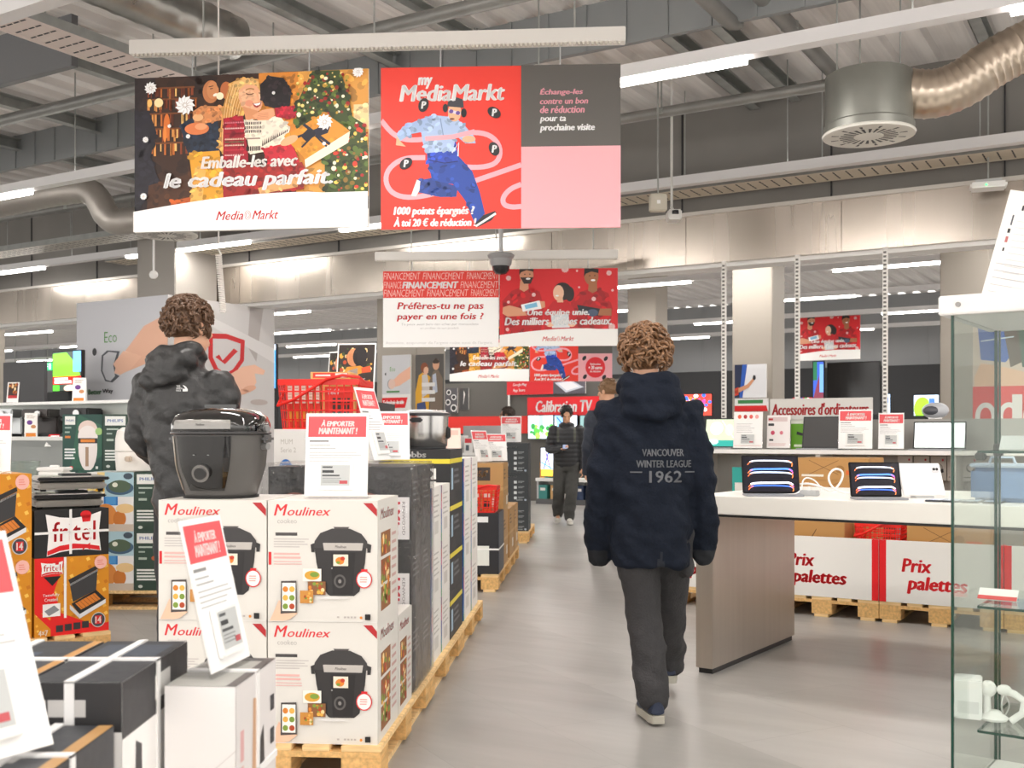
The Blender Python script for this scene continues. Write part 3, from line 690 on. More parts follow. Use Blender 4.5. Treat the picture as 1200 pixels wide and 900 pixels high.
def banner(art, x0, d0, x1, d1, z, h, label, name='hanging_banner', rail_z=None, cat='banner'):
    w = math.hypot(x1 - x0, d1 - d0); rz = math.atan2(d1 - d0, x1 - x0)
    t = thing(name, label, cat, (x0, d0, z), rz)
    MB().box(0, w, 0, .012, 0, h, M('#e8e6e2', .6)).build('board', t)
    if isinstance(art, bpy.types.Object): pass
    else: print_on('print', t, art, (0, 0, 0), UX, UZ, w, h, .00012)
    if rail_z:
        for f in (.25, .75): MB().tube([(w * f, .006, h), (w * f, .006, rail_z - z + .002)], .004, LGREY, 6).build('hanging_wire', t)
    return t
gift_b = banner(art_gift(), -2.297, 6.60, -.849, 6.42, 2.537, .94, 'large hanging gift banner at upper left, an embracing couple beside a Christmas tree', rail_z=3.6)
banner(art_runner(), -.775, 6.41, .635, 6.34, 2.52, .957, 'large red hanging banner with a running man, its right side grey and pink', rail_z=3.6)
def rail(px0, px1, d0, d1, z, label):
    p0, p1 = Vector((xpx(px0, d0), d0, z)), Vector((xpx(px1, d1), d1, z)); L = (p1 - p0).length
    t = thing('banner_rail', label, 'rail', p0, math.atan2(d1 - d0, p1.x - p0.x))
    mb = MB().box(0, L, -.04, .04, 0, .085, M('#e6e3de', .4), .004)
    x = .02
    while x < L - .02: mb.box(x, x + .014, -.036, -.02, -.014, 0, M('#cfc9be', .5)); x += .026
    mb.build('bar', t)
    mb = MB()
    for f in (.15, .5, .9): mb.tube([(L * f, 0, .08), (L * f, 0, CZ + .03 - z)], .006, GALV, 6)
    mb.build('hanger_chain', t)
rail(154, 733, 6.56, 6.34, 3.6, 'white banner rail above the gift banner and the loyalty banner')
rail(440, 724, 10.75, 10.6, zpx(305, 10.7), 'white banner rail above the finance banner and the team banner')
z2 = zpx(305, 10.7)
d = 10.72; banner(art_finance(), xpx(449, d), d, xpx(584.5, d), d - .05, zpx(407, d), 89 * d / FPX, 'white hanging banner with a red strip and a red question about payment', rail_z=z2)
team = art_team()
d = 10.62; banner(team, xpx(585.5, d), d, xpx(723, d), d - .08, zpx(406, d), 90.5 * d / FPX, 'red hanging banner with three staff in red shirts, right of the finance banner', rail_z=z2)
d = 15.6; banner(art_gift(), xpx(527, d), d, xpx(620, d), d - .05, zpx(447, d), 64 * d / FPX, 'smaller gift banner hanging below and behind the white finance banner', rail_z=3.4)
d = 15.5; banner(art_runner('pink'), xpx(621, d), d, xpx(717, d), d - .05, zpx(447, d), 65 * d / FPX, 'far loyalty banner with a red disc on pink, behind the red team banner', rail_z=3.4)
d = 22.; banner(team, xpx(934, d), d, xpx(997, d), d - .6, zpx(423, d), 50 * d / FPX, 'far red team banner above the laptop accessories shelf on the right', rail_z=3.6)
# ---------------------------------------------------------------- pallets
def pallet_src():
    t = thing('pallet', '-', 'pallet')
    W, L = .8, 1.2
    mb = MB()
    for x, w in ((0, .145), (.1875, .1), (.3275, .145), (.5125, .1), (.655, .145)): mb.box(x, x + w, 0, L, .122, .144, WOOD, .002)
    for y in (0, .5275, 1.055): mb.box(0, W, y, y + .145, .1, .122, WOOD2)
    mb.build('deck', t)
    for x in (0, .3275, .655):
        MB().box(x + .02, x + .12, 0, L, 0, .022, WOOD).build('skid', t)
        for y in (0, .5275, 1.055): MB().box(x, x + .145, y, y + .145, .022, .1, WOOD2, .002).build('block', t)
    return t
PAL = pallet_src(); pal_used = []
def pallet(loc, rz, label, group, s=1.):
    if not pal_used: o = PAL; o.location = loc; o.rotation_euler = (0, 0, rz); o['label'] = label; o['group'] = group
    else: o = dup(PAL, loc, rz, label, group)
    o.scale = (s, 1, 1); pal_used.append(o); return o

# ---------------------------------------------------------------- cartons
def carton(label, loc, rz, size, col, front=None, side=None, top=None, left=None, cat='box', group=None, name='product_carton', mat_=None):
    w, d, h = size
    o = MB().box(0, w, 0, d, 0, h, mat_ or M(col, .5, var=.03, scale=8), .004).build(name, None, loc, rz, label=label, cat=cat, group=group)
    if front: print_on('front_print', o, front, (0, 0, 0), UX, UZ, w, h, .00025)
    if side: print_on('side_print', o, side, (w, 0, 0), UY, UZ, d, h, .00025)
    if left: print_on('left_print', o, left, (0, d, 0), (0, -1, 0), UZ, d, h, .00025)
    if top: print_on('top_print', o, top, (0, 0, h), UX, UY, w, d, .00025)
    return o
FOOD = ('#d9822b', '#e9b04a', '#7d9a3a', '#b4451f', '#f2d9a0')
def art_cooker():
    a = Art(420, 25, 820, 448); a.bg('#dedbd5')
    a.text('M', 442, 38, 492, 78, '#d8222a', .02, .25); a.text('oulinex', 492, 48, 650, 78, '#d8222a', .02, .3, True); a.text('cookeo', 455, 88, 526, 105, '#a9a5a2', -.005)
    a.rect(448, 137, 528, 148, '#4a4747'); a.lines(442, 158, 572, 4, 9, 3.5, '#c3bdbb'); a.rect(423, 205, 433, 250, '#d8222a', True); a.lines(442, 208, 560, 2, 13, 7, '#e8b3ad'); a.lines(442, 236, 545, 2, 9, 4, '#dfb9b4')
    K, K2 = '#2f2d2e', '#3b393a'
    a.poly([(768, 33), (800, 33), (818, 55), (818, 80)], '#b5262c')
    a.poly([(640, 352), (648, 356), (735, 356), (755, 340), (775, 240), (780, 180), (590, 180), (598, 240), (615, 320)], K); a.poly([(588, 190), (592, 165), (612, 138), (655, 122), (720, 122), (762, 140), (782, 165), (786, 190)], K2)
    a.poly([(577, 178), (592, 172), (592, 205), (580, 205)], K, True); a.poly([(782, 172), (798, 178), (795, 205), (783, 205)], K, True); a.poly([(660, 116), (718, 116), (714, 122), (664, 122)], '#55504f', True)
    a.poly([(622, 172), (768, 172), (764, 198), (626, 198)], '#bdb8b3'); a.text('Moulinex', 666, 180, 708, 190, '#4a4444', .01, .2)
    a.poly([(650, 205), (740, 205), (730, 350), (658, 350)], '#232122'); a.rect(660, 212, 714, 252, '#f0e2cf'); a.ell(684, 234, 16, 13, '#e0862c'); a.ell(694, 226, 8, 7, '#c63a22'); a.ell(678, 240, 7, 5, '#7d9a3a')
    a.ell(684, 305, 22, 24, '#5b5857'); a.ell(684, 305, 15, 17, '#252324'); a.ell(684, 305, 6, 7, '#8a8684'); a.ell(655, 260, 3, 3, '#999'  '999')
    a.ell(772, 298, 29, 31, '#d8222a'); a.ell(772, 298, 25, 27, '#f6eeec'); a.lines(757, 288, 790, 3, 8, 4, '#e4a59f'); a.rect(762, 262, 784, 270, '#d8222a', True)
    # hand with telephone
    a.poly([(428, 446), (450, 400), (462, 372), (470, 380), (530, 418), (500, 440), (470, 446)], '#eec2a6'); a.poly([(470, 306), (526, 304), (528, 416), (468, 420)], '#4c4544'); a.rect(474, 312, 523, 410, '#f5f0ea')
    a.L += 1
    for i in range(3):
        for j in range(2): a.ell(486 + 24 * j, 334 + 30 * i, 10, 10, FOOD[(i + j) % 4], True)
    a.rect(550, 262, 617, 305, '#f7f1e6'); a.ell(584, 285, 28, 16, '#d9a33c'); a.ell(592, 282, 16, 9, '#7d9a3a'); a.rect(568, 306, 633, 353, '#8a5a34'); a.blobs(575, 313, 626, 347, 16, 3, 7, FOOD, 2); a.rect(540, 338, 588, 382, '#c98a3c'); a.blobs(546, 344, 582, 376, 10, 3, 7, FOOD, 2)
    a.ell(660, 362, 60, 5, '#e2dfdc'); a.L += 1
    for x in (675, 700, 712, 724, 736): a.rect(x, 426, x + 8, 432, '#b9b2ae', True)
    a.ell(762, 430, 5, 5, '#e08a2c', True); a.rect(776, 418, 796, 438, '#1d1c1d', True); a.rect(423, 444, 818, 446, '#e6e4e1', True)
    return a
def art_cooker_side():
    a = Art(0, 0, 100, 110); a.bg('#dbd8d2'); a.text('Moulinex', 12, 8, 78, 18, '#d8222a', .02, .25)
    for y in (30, 55, 80): a.rect(14, y, 60, y + 22, '#8f5a30', y > 30); 
    a.blobs(18, 34, 56, 98, 40, 2, 5, FOOD, 3); a.lines(66, 34, 92, 8, 8, 3, '#c9a49e'); return a
def vtext(a, t, x0, y0, x1, y1, c, bold=.03, shear=0.):
    vs, fs = tmesh(t, bold, shear); return a._a([(x0 + v * (x1 - x0), y0 + u * (y1 - y0)) for u, v in vs], fs, c, False)
def art_kmix(side=False):
    a = Art(0, 0, 100, 100); a.bg('#38383a')
    if not side:
        a.ell(38, 62, 34, 46, '#3a3a3d'); a.ell(38, 66, 27, 38, '#232325'); a.ring(38, 68, 30, 34, 2.5, '#8d5a50'); a.ell(20, 12, 7, 5, '#4a4a4e'); a.ell(58, 12, 7, 5, '#4a4a4e', True)
    x = 60 if not side else 5
    a.rect(x + 12, 40, x + 38, 96, '#f3f1f2') if not side else None
    if not side:
        vtext(a, 'kMix', x + 15, 46, x + 25, 90, '#cf1f3a', .05); vtext(a, 'KENWOOD', x + 28, 46, x + 32, 90, '#9a9598', .01); vtext(a, 'EXPRESS', x + 3, 44, x + 8, 96, '#d0d0d2', .03)
    else:
        a.lines(20, 20, 80, 4, 8, 3, '#77777a'); a.rect(20, 60, 50, 85, '#55555a')
    return a
def art_kmix_low():
    a = art_kmix(); a.rect(74, 4, 98, 26, '#f0eff0')
    for x in (82, 90): a.rect(x - 1, 10, x + 1, 21, '#222222'); a.poly([(x, 6), (x + 3, 11), (x - 3, 11)], '#222222', True)
    return a
def art_rainbow(side=False, mark='BOSCH', dot=None):
    a = Art(0, 0, 100, 100); a.bg('#eceae6')
    if side:
        for i, c in enumerate(('#7a2a6a', '#c8283a', '#d85a9a', '#4a4aa8', '#2a62b8', '#1f8fb0', '#2a9a5a')): a.rect(0, i * 14.3, 7, i * 14.3 + 14.3, c, i > 0)
        a.lines(20, 14, 80, 5, 9, 3, '#c4c1bd'); a.rect(30, 60, 70, 82, '#d2cfca')
    else:
        a.text(mark, 12, 6, 62, 14, '#d8262c', .04); a.lines(12, 24, 70, 3, 7, 3, '#a9a6a2'); a.ell(42, 60, 17, 11, dot or '#1d6a52'); a.text('10', 34, 55, 50, 65, '#ffffff', .03); a.lines(12, 80, 70, 2, 7, 2, '#c4c1bd')
        a.rect(96, 0, 100, 100, '#3a6ab0')
    return a
def art_iron(side=False):
    a = Art(0, 0, 100, 70); a.bg('#26272a'); a.rect(0, 14, 100, 21, '#e3d23c')
    if not side:
        a.text('obbs', 36, 3, 66, 12, '#f4f4f2', .05); a.rect(62, 28, 80, 44, '#f0f0ec'); a.rect(62, 47, 80, 62, '#f0f0ec', True); a.ell(71, 36, 5, 5, '#333336'); a.ell(71, 55, 6, 4, '#6a5a44', True); a.lines(20, 36, 54, 3, 9, 4, '#8a8a8c')
    else: a.lines(30, 30, 80, 3, 9, 4, '#66686c'); a.rect(8, 28, 22, 60, '#a7c4d8')
    return a
def art_stick():
    a = Art(0, 0, 240, 190); a.bg('#383d41'); a.text('Rowenta', 68, 16, 172, 30, '#c9ccce', .02)
    a.poly([(20, 150), (30, 132), (60, 122), (110, 122), (120, 135), (118, 150), (70, 160)], '#cfd2d4'); a.ell(70, 140, 46, 10, '#3c4044'); a.ell(70, 138, 30, 5, '#8e9498'); a.rect(66, 56, 112, 104, '#d9dadb'); a.rect(70, 104, 106, 122, '#1e2022', True)
    a.L += 1
    for i in range(4): a.rect(152, 74 + 34 * i - 20, 170, 92 + 34 * i - 20, '#d6dcde', True); a.rect(178, 62 + 34 * i - 6, 214, 66 + 34 * i - 6, '#9aa1a4', True); a.rect(178, 70 + 34 * i - 6, 204, 73 + 34 * i - 6, '#9aa1a4', True)
    a.ell(222, 178, 7, 7, '#a9b6c8', True); a.rect(166, 176, 206, 181, '#9aa1a4', True)
    a.poly([(25, 70), (58, 64), (60, 70), (30, 78)], '#2a2d30', True); return a
def art_cord(mark=None):
    a = Art(0, 0, 100, 100); a.bg('#b98f58'); a.rect(0, 47, 100, 53, '#c9a26c'); a.lines(12, 12, 50, 3, 8, 3, '#6d4e2a'); a.rect(60, 66, 86, 84, '#e9e2d4')
    if mark: a.rect(24, 8, 66, 34, '#3a3430'); a.text(mark, 30, 14, 60, 28, '#b98f58', .04)
    return a
W_ = .42; MH = .457
GC = 'white pressure cooker cartons at the front of the pallet row'
pk = art_cooker(); ps = art_cooker_side()
for i in range(3): pallet(aisle(4.035 + i * 1.2, .835), AA, ('light wooden pallet under the white pressure cooker cartons', 'second pallet of the long aisle row, under the black and white cartons', 'third pallet, at the far end of the long aisle row')[i], 'pallets along the aisle', 1.04)
src = None
for (l, tier, t, lb) in ((.44 + .005, 0, 4.06, 'lower left white pressure cooker carton, half hidden by a slanted price holder'), (.02, 0, 4.06, 'lower right white pressure cooker carton directly on the pallet by the aisle'),
        (.445, 1, 4.06, 'upper left white pressure cooker carton with the black cooker on it'), (.02, 1, 4.06, 'upper right white pressure cooker carton with the upright price sign on it'), (.02, 0, 4.475, 'white pressure cooker carton in the second row, peeking out beside the black mixer cartons')):
    loc = aisle(t, l + W_, .144 + tier * (MH + .001))
    if src is None: src = carton(lb, loc, AA, (W_, .41 if t < 4.4 else .34, MH), '#dedbd5', pk, ps, group=GC)
    else:
        o = dup(src, loc, None, lb)
        if t > 4.4: o.scale = (1, .8, .9)
# mixer cartons, wrapped in film
k1, k2, k3 = art_kmix(), art_kmix_low(), art_kmix(True)
for c in range(2):
    for tier in range(3):
        for row in range(2):
            if c == 1 and row == 1: continue
            ar = k2 if tier == 0 else k1
            lb = ('bottom', 'middle', 'top')[tier] + (' black mixer carton on the aisle side of the film-wrapped stack', ' black mixer carton in the inner column behind the white cooker cartons')[c] + (', near row', ', far row')[row]
            carton(lb, aisle(4.84 + row * .285, .03 + .33 * c + .32, .145 + tier * .34), AA, (.32, .28, .338), '#3a3a3c', ar if row == 0 else None, k3, group='black mixer cartons')
mb = MB(); o0 = aisle(4.83, .72)
mb.box(0, .71, 0, .58, .146, 1.178, FILM, .012); mb.build('plastic_film', None, o0, AA, label='clear plastic film wrapped around the stack of black mixer cartons', cat='plastic wrap')
r1, r2 = art_rainbow(), art_rainbow(True)
def stack(n, t, l, size, col, front, side, lb, group, z0=.145, rz=AA):
    w, d, h = size; s = None; names = {1: ('single',), 2: ('lower', 'upper'), 3: ('bottom', 'middle', 'top'), 4: ('bottom', 'second', 'third', 'top'), 5: ('bottom', 'second', 'third', 'fourth', 'top')}[n]
    for i in range(n):
        loc = aisle(t, l + w, z0 + i * (h + .001))
        lab = names[i] + ' ' + lb
        s = carton(lab, loc, rz, size, col, front, side, group=group) if s is None else s
        if i: dup(s, loc, None, lab)
for row in range(2): stack(3, 5.44 + row * .34, .03, (.36, .33, .297), '#eceae6', r1, r2, 'white carton with a rainbow edge behind the film, ' + ('near row', 'far row'), 'white rainbow-edged cartons') if False else stack(3, 5.44 + row * .34, .03, (.36, .33, .297), '#eceae6', r1, r2, 'white carton with a rainbow edge just behind the film, ' + ('near row', 'far row')[row], 'white rainbow-edged cartons')
i1, i2 = art_iron(), art_iron(True)
stack(4, 6.13, .03, (.40, .55, .269), '#26272a', i1, i2, 'black carton with a yellow band under the steel slow cooker', 'black cartons with a yellow band')
stack(5, 6.13, .45, (.38, .55, .269), '#26272a', i1, i2, 'black carton with a yellow band under the small gift poster', 'black cartons with a yellow band')
r3 = art_rainbow(False, 'BOSCH', '#1d6a52')
for row in range(2): stack(3, 6.75 + row * .39, .03, (.40, .38, .337), '#e9e7e3', r3, r2, 'white carton with a green disc ending the pallet row, ' + ('near row', 'far row')[row], 'white cartons with green discs')
a = Art(0, 0, 100, 70); a.bg('#f1efeb'); a.text('MUM', 8, 12, 22, 18, '#c9c5be', 0); a.text('Serie 2', 8, 22, 26, 28, '#c9c5be', 0, 0, True); a.ell(14, 48, 8, 12, '#2f7ad0'); a.text('Light &', 8, 43, 20, 47, '#ffffff', .02); a.text('compact', 8, 48, 20, 52, '#ffffff', .02, 0, True); a.rect(78, 20, 84, 28, '#d8565c'); a.rect(93, 0, 97, 100, '#3a8a58'); a.rect(93, 35, 97, 100, '#3a6ab0')
stack(4, 5.45, .40, (.44, .5, .297), '#f1efeb', a, None, 'white kitchen machine carton with a blue dot under the red basket', 'white kitchen machine cartons')

# second and third pallets
pallet(aisle(9.0, .82), AA, 'pallet with the strapped black carton and a small red basket', 'pallets along the aisle'); pallet(aisle(10.2, .82), AA, 'pallet behind the strapped black carton, under plain brown cartons', 'pallets along the aisle'); pallet(aisle(13.05, .82), AA, 'pallet farthest up the aisle, under the dark vacuum cartons', 'pallets along the aisle')
a = Art(0, 0, 100, 130); a.bg('#232328'); a.rect(28, 8, 78, 20, '#e6e6e6'); a.rect(10, 70, 80, 112, '#e2e4de'); a.ell(30, 90, 15, 18, '#2a2a2a'); a.rect(10, 115, 40, 126, '#1f3d30')
b = Art(0, 0, 100, 130); b.bg('#55565c'); b.rect(0, 0, 10, 130, '#2b3850')
o = carton('black appliance carton with white straps at the front of the second pallet', aisle(9.04, .02 + .40, .145), AA, (.40, .5, .51), '#232328', a, b)
mb = MB().box(.19, .205, -.003, 0, 0, .51, WHITE).box(.19, .205, 0, .5, .51, .513, WHITE); mb.build('vertical_strap', o)
MB().box(-.003, .403, -.003, .503, .2, .214, WHITE).build('horizontal_strap', o)
cc = art_cord('15,6"')
stack(2, 9.6, .03, (.34, .5, .455), '#b98f58', cc, art_cord(), 'brown laptop carton behind the small red basket', 'brown laptop cartons')
stack(1, 10.25, .03, (.36, .55, .46), '#b98f58', art_cord(), art_cord(), 'tall brown carton at the aisle edge of the second pallet', 'plain brown cartons')
stack(1, 10.85, .03, (.36, .5, .46), '#b98f58', art_cord(), art_cord(), 'brown carton at the far end of the second pallet', 'plain brown cartons')
st = art_stick(); s2 = Art(0, 0, 10, 10).bg('#31353a')
stack(3, 13.1, .03, (.48, .45, .354), '#34383c', st, s2, 'dark grey robot vacuum carton in the far aisle stack', 'dark vacuum cartons')

# ---------------------------------------------------------------- price signs
def art_price():
    a = Art(0, 0, 80, 104); a.bg('#f8f8f8'); a.rect(3, 4, 77, 30, '#e9565c'); a.text('À EMPORTER', 19, 8, 62, 16.5, '#fdf3f2', .05, .2); a.text('MAINTENANT !', 16, 18, 66, 26.5, '#fdf3f2', .05, .2, True)
    a.lines(5, 34, 30, 1, 5, 2.2, '#8a8a8a'); a.lines(5, 40, 40, 2, 4, 1.2, '#b5b5b5'); a.lines(5, 49, 72, 4, 3.6, 1.1, '#c4c4c4'); return a
def art_label():
    a = Art(0, 0, 40, 32); a.bg('#c3c6c6'); a.rect(2, 2, 16, 4.5, '#55585a'); a.rect(2, 8, 18, 12, '#3a3c3e'); a.rect(2, 15, 26, 17.5, '#55585a'); a.lines(2, 20, 34, 3, 3, 1, '#8d9091'); a.rect(26, 24, 37, 29, '#c2565c'); return a
AP, AL = art_price(), art_label()
sign_src = {}
def price_sign(label, loc, rz, w=.21, h=.32, lean=12., art=None, foot=True, esl=True, group='price signs'):
    key = (w, h, lean, foot, esl, id(art))
    if key in sign_src: return dup(sign_src[key], loc, rz, label, group)
    t = thing('price_sign', label, 'sign', loc, rz, group)
    mx = Matrix.Rotation(-R(lean), 4, 'X')
    mb = MB().box(-w / 2 - .004, w / 2 + .004, .003, .006, 0, h + .006, ACRYL); mb.xf(mx).build('acrylic_holder', t)
    mb = MB().box(-w / 2, w / 2, 0, .003, .012, h, M('#f6f6f6', .4)); (art or AP).emit(mb, (-w / 2, 0, .012), UX, UZ, w, h - .012, .0002); mb.xf(mx).build('card', t)
    if foot: MB().box(-w / 2, w / 2, 0, .09, 0, .004, ACRYL).build('foot', t)
    if esl:
        mb = MB().box(-w * .28, w * .28, -.014, 0, h * .1, h * .42, WHITE, .003); mb.xf(mx); e = mb.build('shelf_label', t)
        mb = MB(); AL.emit(mb, (-w * .23, -.0142, h * .15), UX, UZ, w * .46, h * .24, .0002); mb.xf(mx).build('label_screen', e)
    sign_src[key] = t; return t
z1 = .144 + 2 * MH + .003
price_sign('upright white price sign with a red header beside the black cooker', aisle(4.14, .20, z1), AA, .245, .33, 6)
price_sign('slim price holder on the mixer cartons seen edge-on and leaning left', aisle(4.98, .175, 1.18), R(72), .21, .36, 17)
price_sign('tilted white price sign on the mixer cartons in front of the slow cooker', aisle(5.05, .165, 1.18), R(8), .185, .25, 18)
price_sign('white price sign on the dark vacuum cartons far up the aisle', aisle(13.2, .25, 1.21), AA, .25, .33, 8)
price_sign('far white price sign on the brown laptop cartons, near the wall of televisions', aisle(9.75, .21, 1.058), R(50), .21, .3, 15)
price_sign('small far price sign behind the brown laptop cartons', aisle(9.95, .12, 1.058), R(12), .2, .27, 15)
AR = art_gift()
def poster_stand(label, loc, rz, w, h, art, lean=8.):
    t = thing('poster_stand', label, 'poster', loc, rz); mx = Matrix.Rotation(-R(lean), 4, 'X')
    mb = MB().box(-w / 2, w / 2, 0, .004, 0, h, WHITE); art.emit(mb, (-w / 2 + .008, 0, .03), UX, UZ, w - .016, h - .04, .0002); mb.xf(mx).build('poster', t)
    MB().box(-w / 2, w / 2, 0, .1, 0, .004, ACRYL).build('foot', t)
    MB().box(-w * .1, w * .1, .004, .008, 0, h * .8, ACRYL).xf(Matrix.Rotation(R(6), 4, 'X')).build('strut', t)
def art_gift_small():
    a = Art(0, 0, 80, 100); a.bg('#2c211c'); a.blobs(4, 4, 76, 60, 46, 2, 5, ('#e9a83c', '#3c4a1e', '#b84a20', '#fbe0a0'), 3)
    a.ell(34, 24, 15, 17, SKIN2); a.ell(48, 22, 16, 19, '#1c1518'); a.poly([(10, 60), (20, 42), (50, 40), (70, 50), (76, 80), (10, 84)], '#e0952c'); a.poly([(22, 50), (44, 44), (46, 80), (18, 80)], '#a8998a'); a.poly([(46, 56), (70, 50), (74, 66), (50, 72)], '#2b2018'); a.poly([(52, 44), (72, 40), (74, 52), (54, 54)], '#d9562a')
    a.text('Emballe-les avec', 16, 62, 62, 68, '#ffffff', .03, .2); a.text('le cadeau parfait', 12, 72, 68, 80, '#ffffff', .04, .2, True); a.rect(0, 90, 80, 100, '#f3f1ee'); return a
AG = art_gift_small()
poster_stand('small gift poster in a tilted white frame above the red basket', aisle(6.3, .62, 1.495), R(-9), .235, .36, AG, 10)
poster_stand('second small gift poster just behind the tilted one above the red basket', aisle(6.58, .78, 1.495), R(-30), .2, .33, AG, 6)
poster_stand('small gift poster standing behind the steel slow cooker', aisle(6.95, .27, 1.158), R(-4), .19, .31, AG, 6)
a = Art(0, 0, 60, 100).bg('#f6d5c9'); a.rect(6, 8, 54, 26, '#f0b9ad')
price_sign('pale pink sign card at the far end of the pallet row', aisle(7.35, .2, 1.158), R(5), .15, .2, 12, a, True, False)

# ---------------------------------------------------------------- black pressure cooker on its carton
p0 = aisle(4.26, .445 + .245, z1)
t = thing('pressure_cooker', 'black electric pressure cooker standing on the upper left white carton', 'cooker', p0, R(-4))
CB = M('#595755', .42, bump=.03, scale=200); CG = M('#0d0d0f', .06, coat=1.)
MB().lathe([(.125, 0), (.132, .006), (.136, .02), (.165, .12), (.172, .2), (.176, .245), (.17, .252)], (0, 0, 0), CB, 48, pw=2.6).build('body', t)
MB().lathe([(.14, -.004), (.14, .006), (.12, .01)], (0, 0, 0), M('#101010', .6), 32, pw=2.6).build('base_ring', t)
MB().lathe([(.18, .252), (.184, .262), (.183, .29), (.172, .318), (.14, .338), (.09, .35), (.03, .354), (.001, .354)], (0, 0, 0), CG, 48, pw=2.6).build('lid', t)
MB().lathe([(.182, .246), (.187, .25), (.187, .256), (.182, .26)], (0, 0, 0), M('#3a393a', .3), 48, pw=2.6).build('lid_seam', t)
mb = MB()
def shell(mb, a0, a1, z0, z1, off, m, n=14, taper=0.):
    prof = [(.136, .02), (.165, .12), (.172, .2), (.176, .245), (.184, .262), (.183, .29), (.172, .318)]
    def rad(z):
        for (r0, q0), (r1, q1) in zip(prof, prof[1:]):
            if q0 <= z <= q1: return r0 + (r1 - r0) * (z - q0) / (q1 - q0)
        return prof[0][0] if z < prof[0][1] else prof[-1][0]
    rows = []
    for k in range(9):
        z = z0 + (z1 - z0) * k / 8; f = 1 - taper * (1 - k / 8) ** 2
        row = []
        for j in range(n + 1):
            a = R(-90 + (a0 + (a1 - a0) * j / n) * f); ca, sa = math.cos(a), math.sin(a); r = rad(z) + off
            row.append((r * math.copysign(abs(ca) ** (2 / 2.6), ca), r * math.copysign(abs(sa) ** (2 / 2.6), sa), z))
        rows.append(row)
    mb.loft(rows, m, cap=False, closed=False)
shell(mb, -40, 26, .03, .24, .004, CG, taper=.3); mb.build('front_panel', t)
mb = MB(); shell(mb, -42, 24, .268, .303, .004, M('#8f8d8a', .32, .7)); mb.build('silver_band', t)
a = Art(0, 0, 40, 10); a.text('Moulinex', 6, 2, 34, 8, '#5a5856', .02, .25); print_on('brand_mark', t, a, (-.045, -.1895, .278), UX, UZ, .05, .014)
mb = MB(); shell(mb, -62, -52, .03, .24, .003, M('#b7b0a4', .3, .4)); mb.build('side_trim', t)
mb = MB().tube([(-.02, -.168, .1), (-.02, -.185, .097)], .034, M('#8f8d8b', .25, .9), 24); d = mb.build('dial', t)
mb = MB().tube([(-.02, -.18, .098), (-.02, -.192, .0965)], .023, CG, 20).build('dial_cap', d)
mb = MB()
a = Art(0, 0, 10, 10); print_on('status_marks', t, Art(0, 0, 40, 4).rect(4, 1, 8, 3, '#8a8a8a').rect(32, 1, 36, 3, '#8a8a8a', True), (-.06, -.1765, .165), UX, UZ, .08, .006)
for s_ in (-1, 1): MB().box(s_ * .172 if s_ < 0 else .172, s_ * .2 if s_ < 0 else .2, -.05, .05, .215, .245, M('#58585a', .35), .01).build('handle', t) if s_ > 0 else MB().box(-.2, -.172, -.05, .05, .215, .245, M('#58585a', .35), .01).build('handle', t)
for z in (.27, .2): MB().tube([(.176, -.03, z), (.2, -.04, z)], .014, M('#a8a8a8', .3, .7), 12).build('side_knob', t)
MB().box(-.07, .07, -.02, .02, .352, .366, CG, .006).build('lid_handle', t)

# steel slow cooker
t = thing('slow_cooker', 'oval steel slow cooker with a glass lid on the yellow-banded black cartons', 'cooker', aisle(6.38, .225, 1.224), R(-4))
MB().lathe([(.135, .012), (.143, .02), (.148, .1), (.15, .195)], (0, 0, 0), M('#bdbcba', .25, 1., var=.05, scale=30, stretch=(1, 1, .05)), 48).build('body', t)
MB().lathe([(.13, 0), (.136, .004), (.136, .014)], (0, 0, 0), DARK, 32).build('foot_ring', t)
MB().lathe([(.152, .193), (.163, .198), (.163, .208), (.155, .212)], (0, 0, 0), M('#37373a', .3), 48).build('rim', t)
MB().lathe([(.155, .212), (.12, .225), (.06, .232), (.001, .234)], (0, 0, 0), M('#d6d8d8', .08, .3), 40).build('lid', t)
MB().box(-.055, .02, -.162, -.14, .155, .182, BLACK, .008).build('handle', t); MB().box(.138, .162, -.03, .03, .06, .13, BLACK, .008).build('side_handle', t)

# red plastic baskets
def basket(label, loc, rz, w, d, h, m=M('#e8281f', .35)):
    t = thing('shopping_basket', label, 'basket', loc, rz); mb = MB(); k = .9
    def wall(p0, p1):
        p0, p1 = Vector(p0), Vector(p1); n = max(3, int((p1 - p0).length / .035))
        for i in range(n + 1):
            f = i / n; q = p0.lerp(p1, f); b = Vector((q.x * k, q.y * k, 0)); mb.bar(b, (q.x, q.y, h), .006, .006, m)
        for z in range(6):
            f = z / 5; s = k + (1 - k) * f; mb.bar((p0.x * s, p0.y * s, h * f), (p1.x * s, p1.y * s, h * f), .006, .008 if z < 5 else .03, m)
    cs = [(-w / 2, -d / 2, 0), (w / 2, -d / 2, 0), (w / 2, d / 2, 0), (-w / 2, d / 2, 0)]
    for p, q in zip(cs, cs[1:] + cs[:1]): wall(p, q)
    mb.build('wire_body', t); MB().box(-w / 2 * k, w / 2 * k, -d / 2 * k, d / 2 * k, 0, .006, m).build('floor', t)
    hb = MB(); hb.tube([(-w / 2, 0, h), (-w / 2, -d / 2 - .01, h * .5), (-w * .3, -d / 2 - .012, h * .62), (w * .1, -d / 2 - .012, h * 1.05), (w * .3, -d / 2 - .012, h * 1.14), (w / 2, -d / 2, h * 1.1), (w / 2, 0, h)], .008, m, 8); hb.build('handle', t)
    return t
zb = .145 + 4 * .298
pb = aisle(5.66, .62, zb)
basket('large red basket of orange boxes on the white kitchen machine cartons', pb, AA, .42, .34, .24)
mb = Matrix.Translation(pb) @ Matrix.Rotation(AA, 4, 'Z')
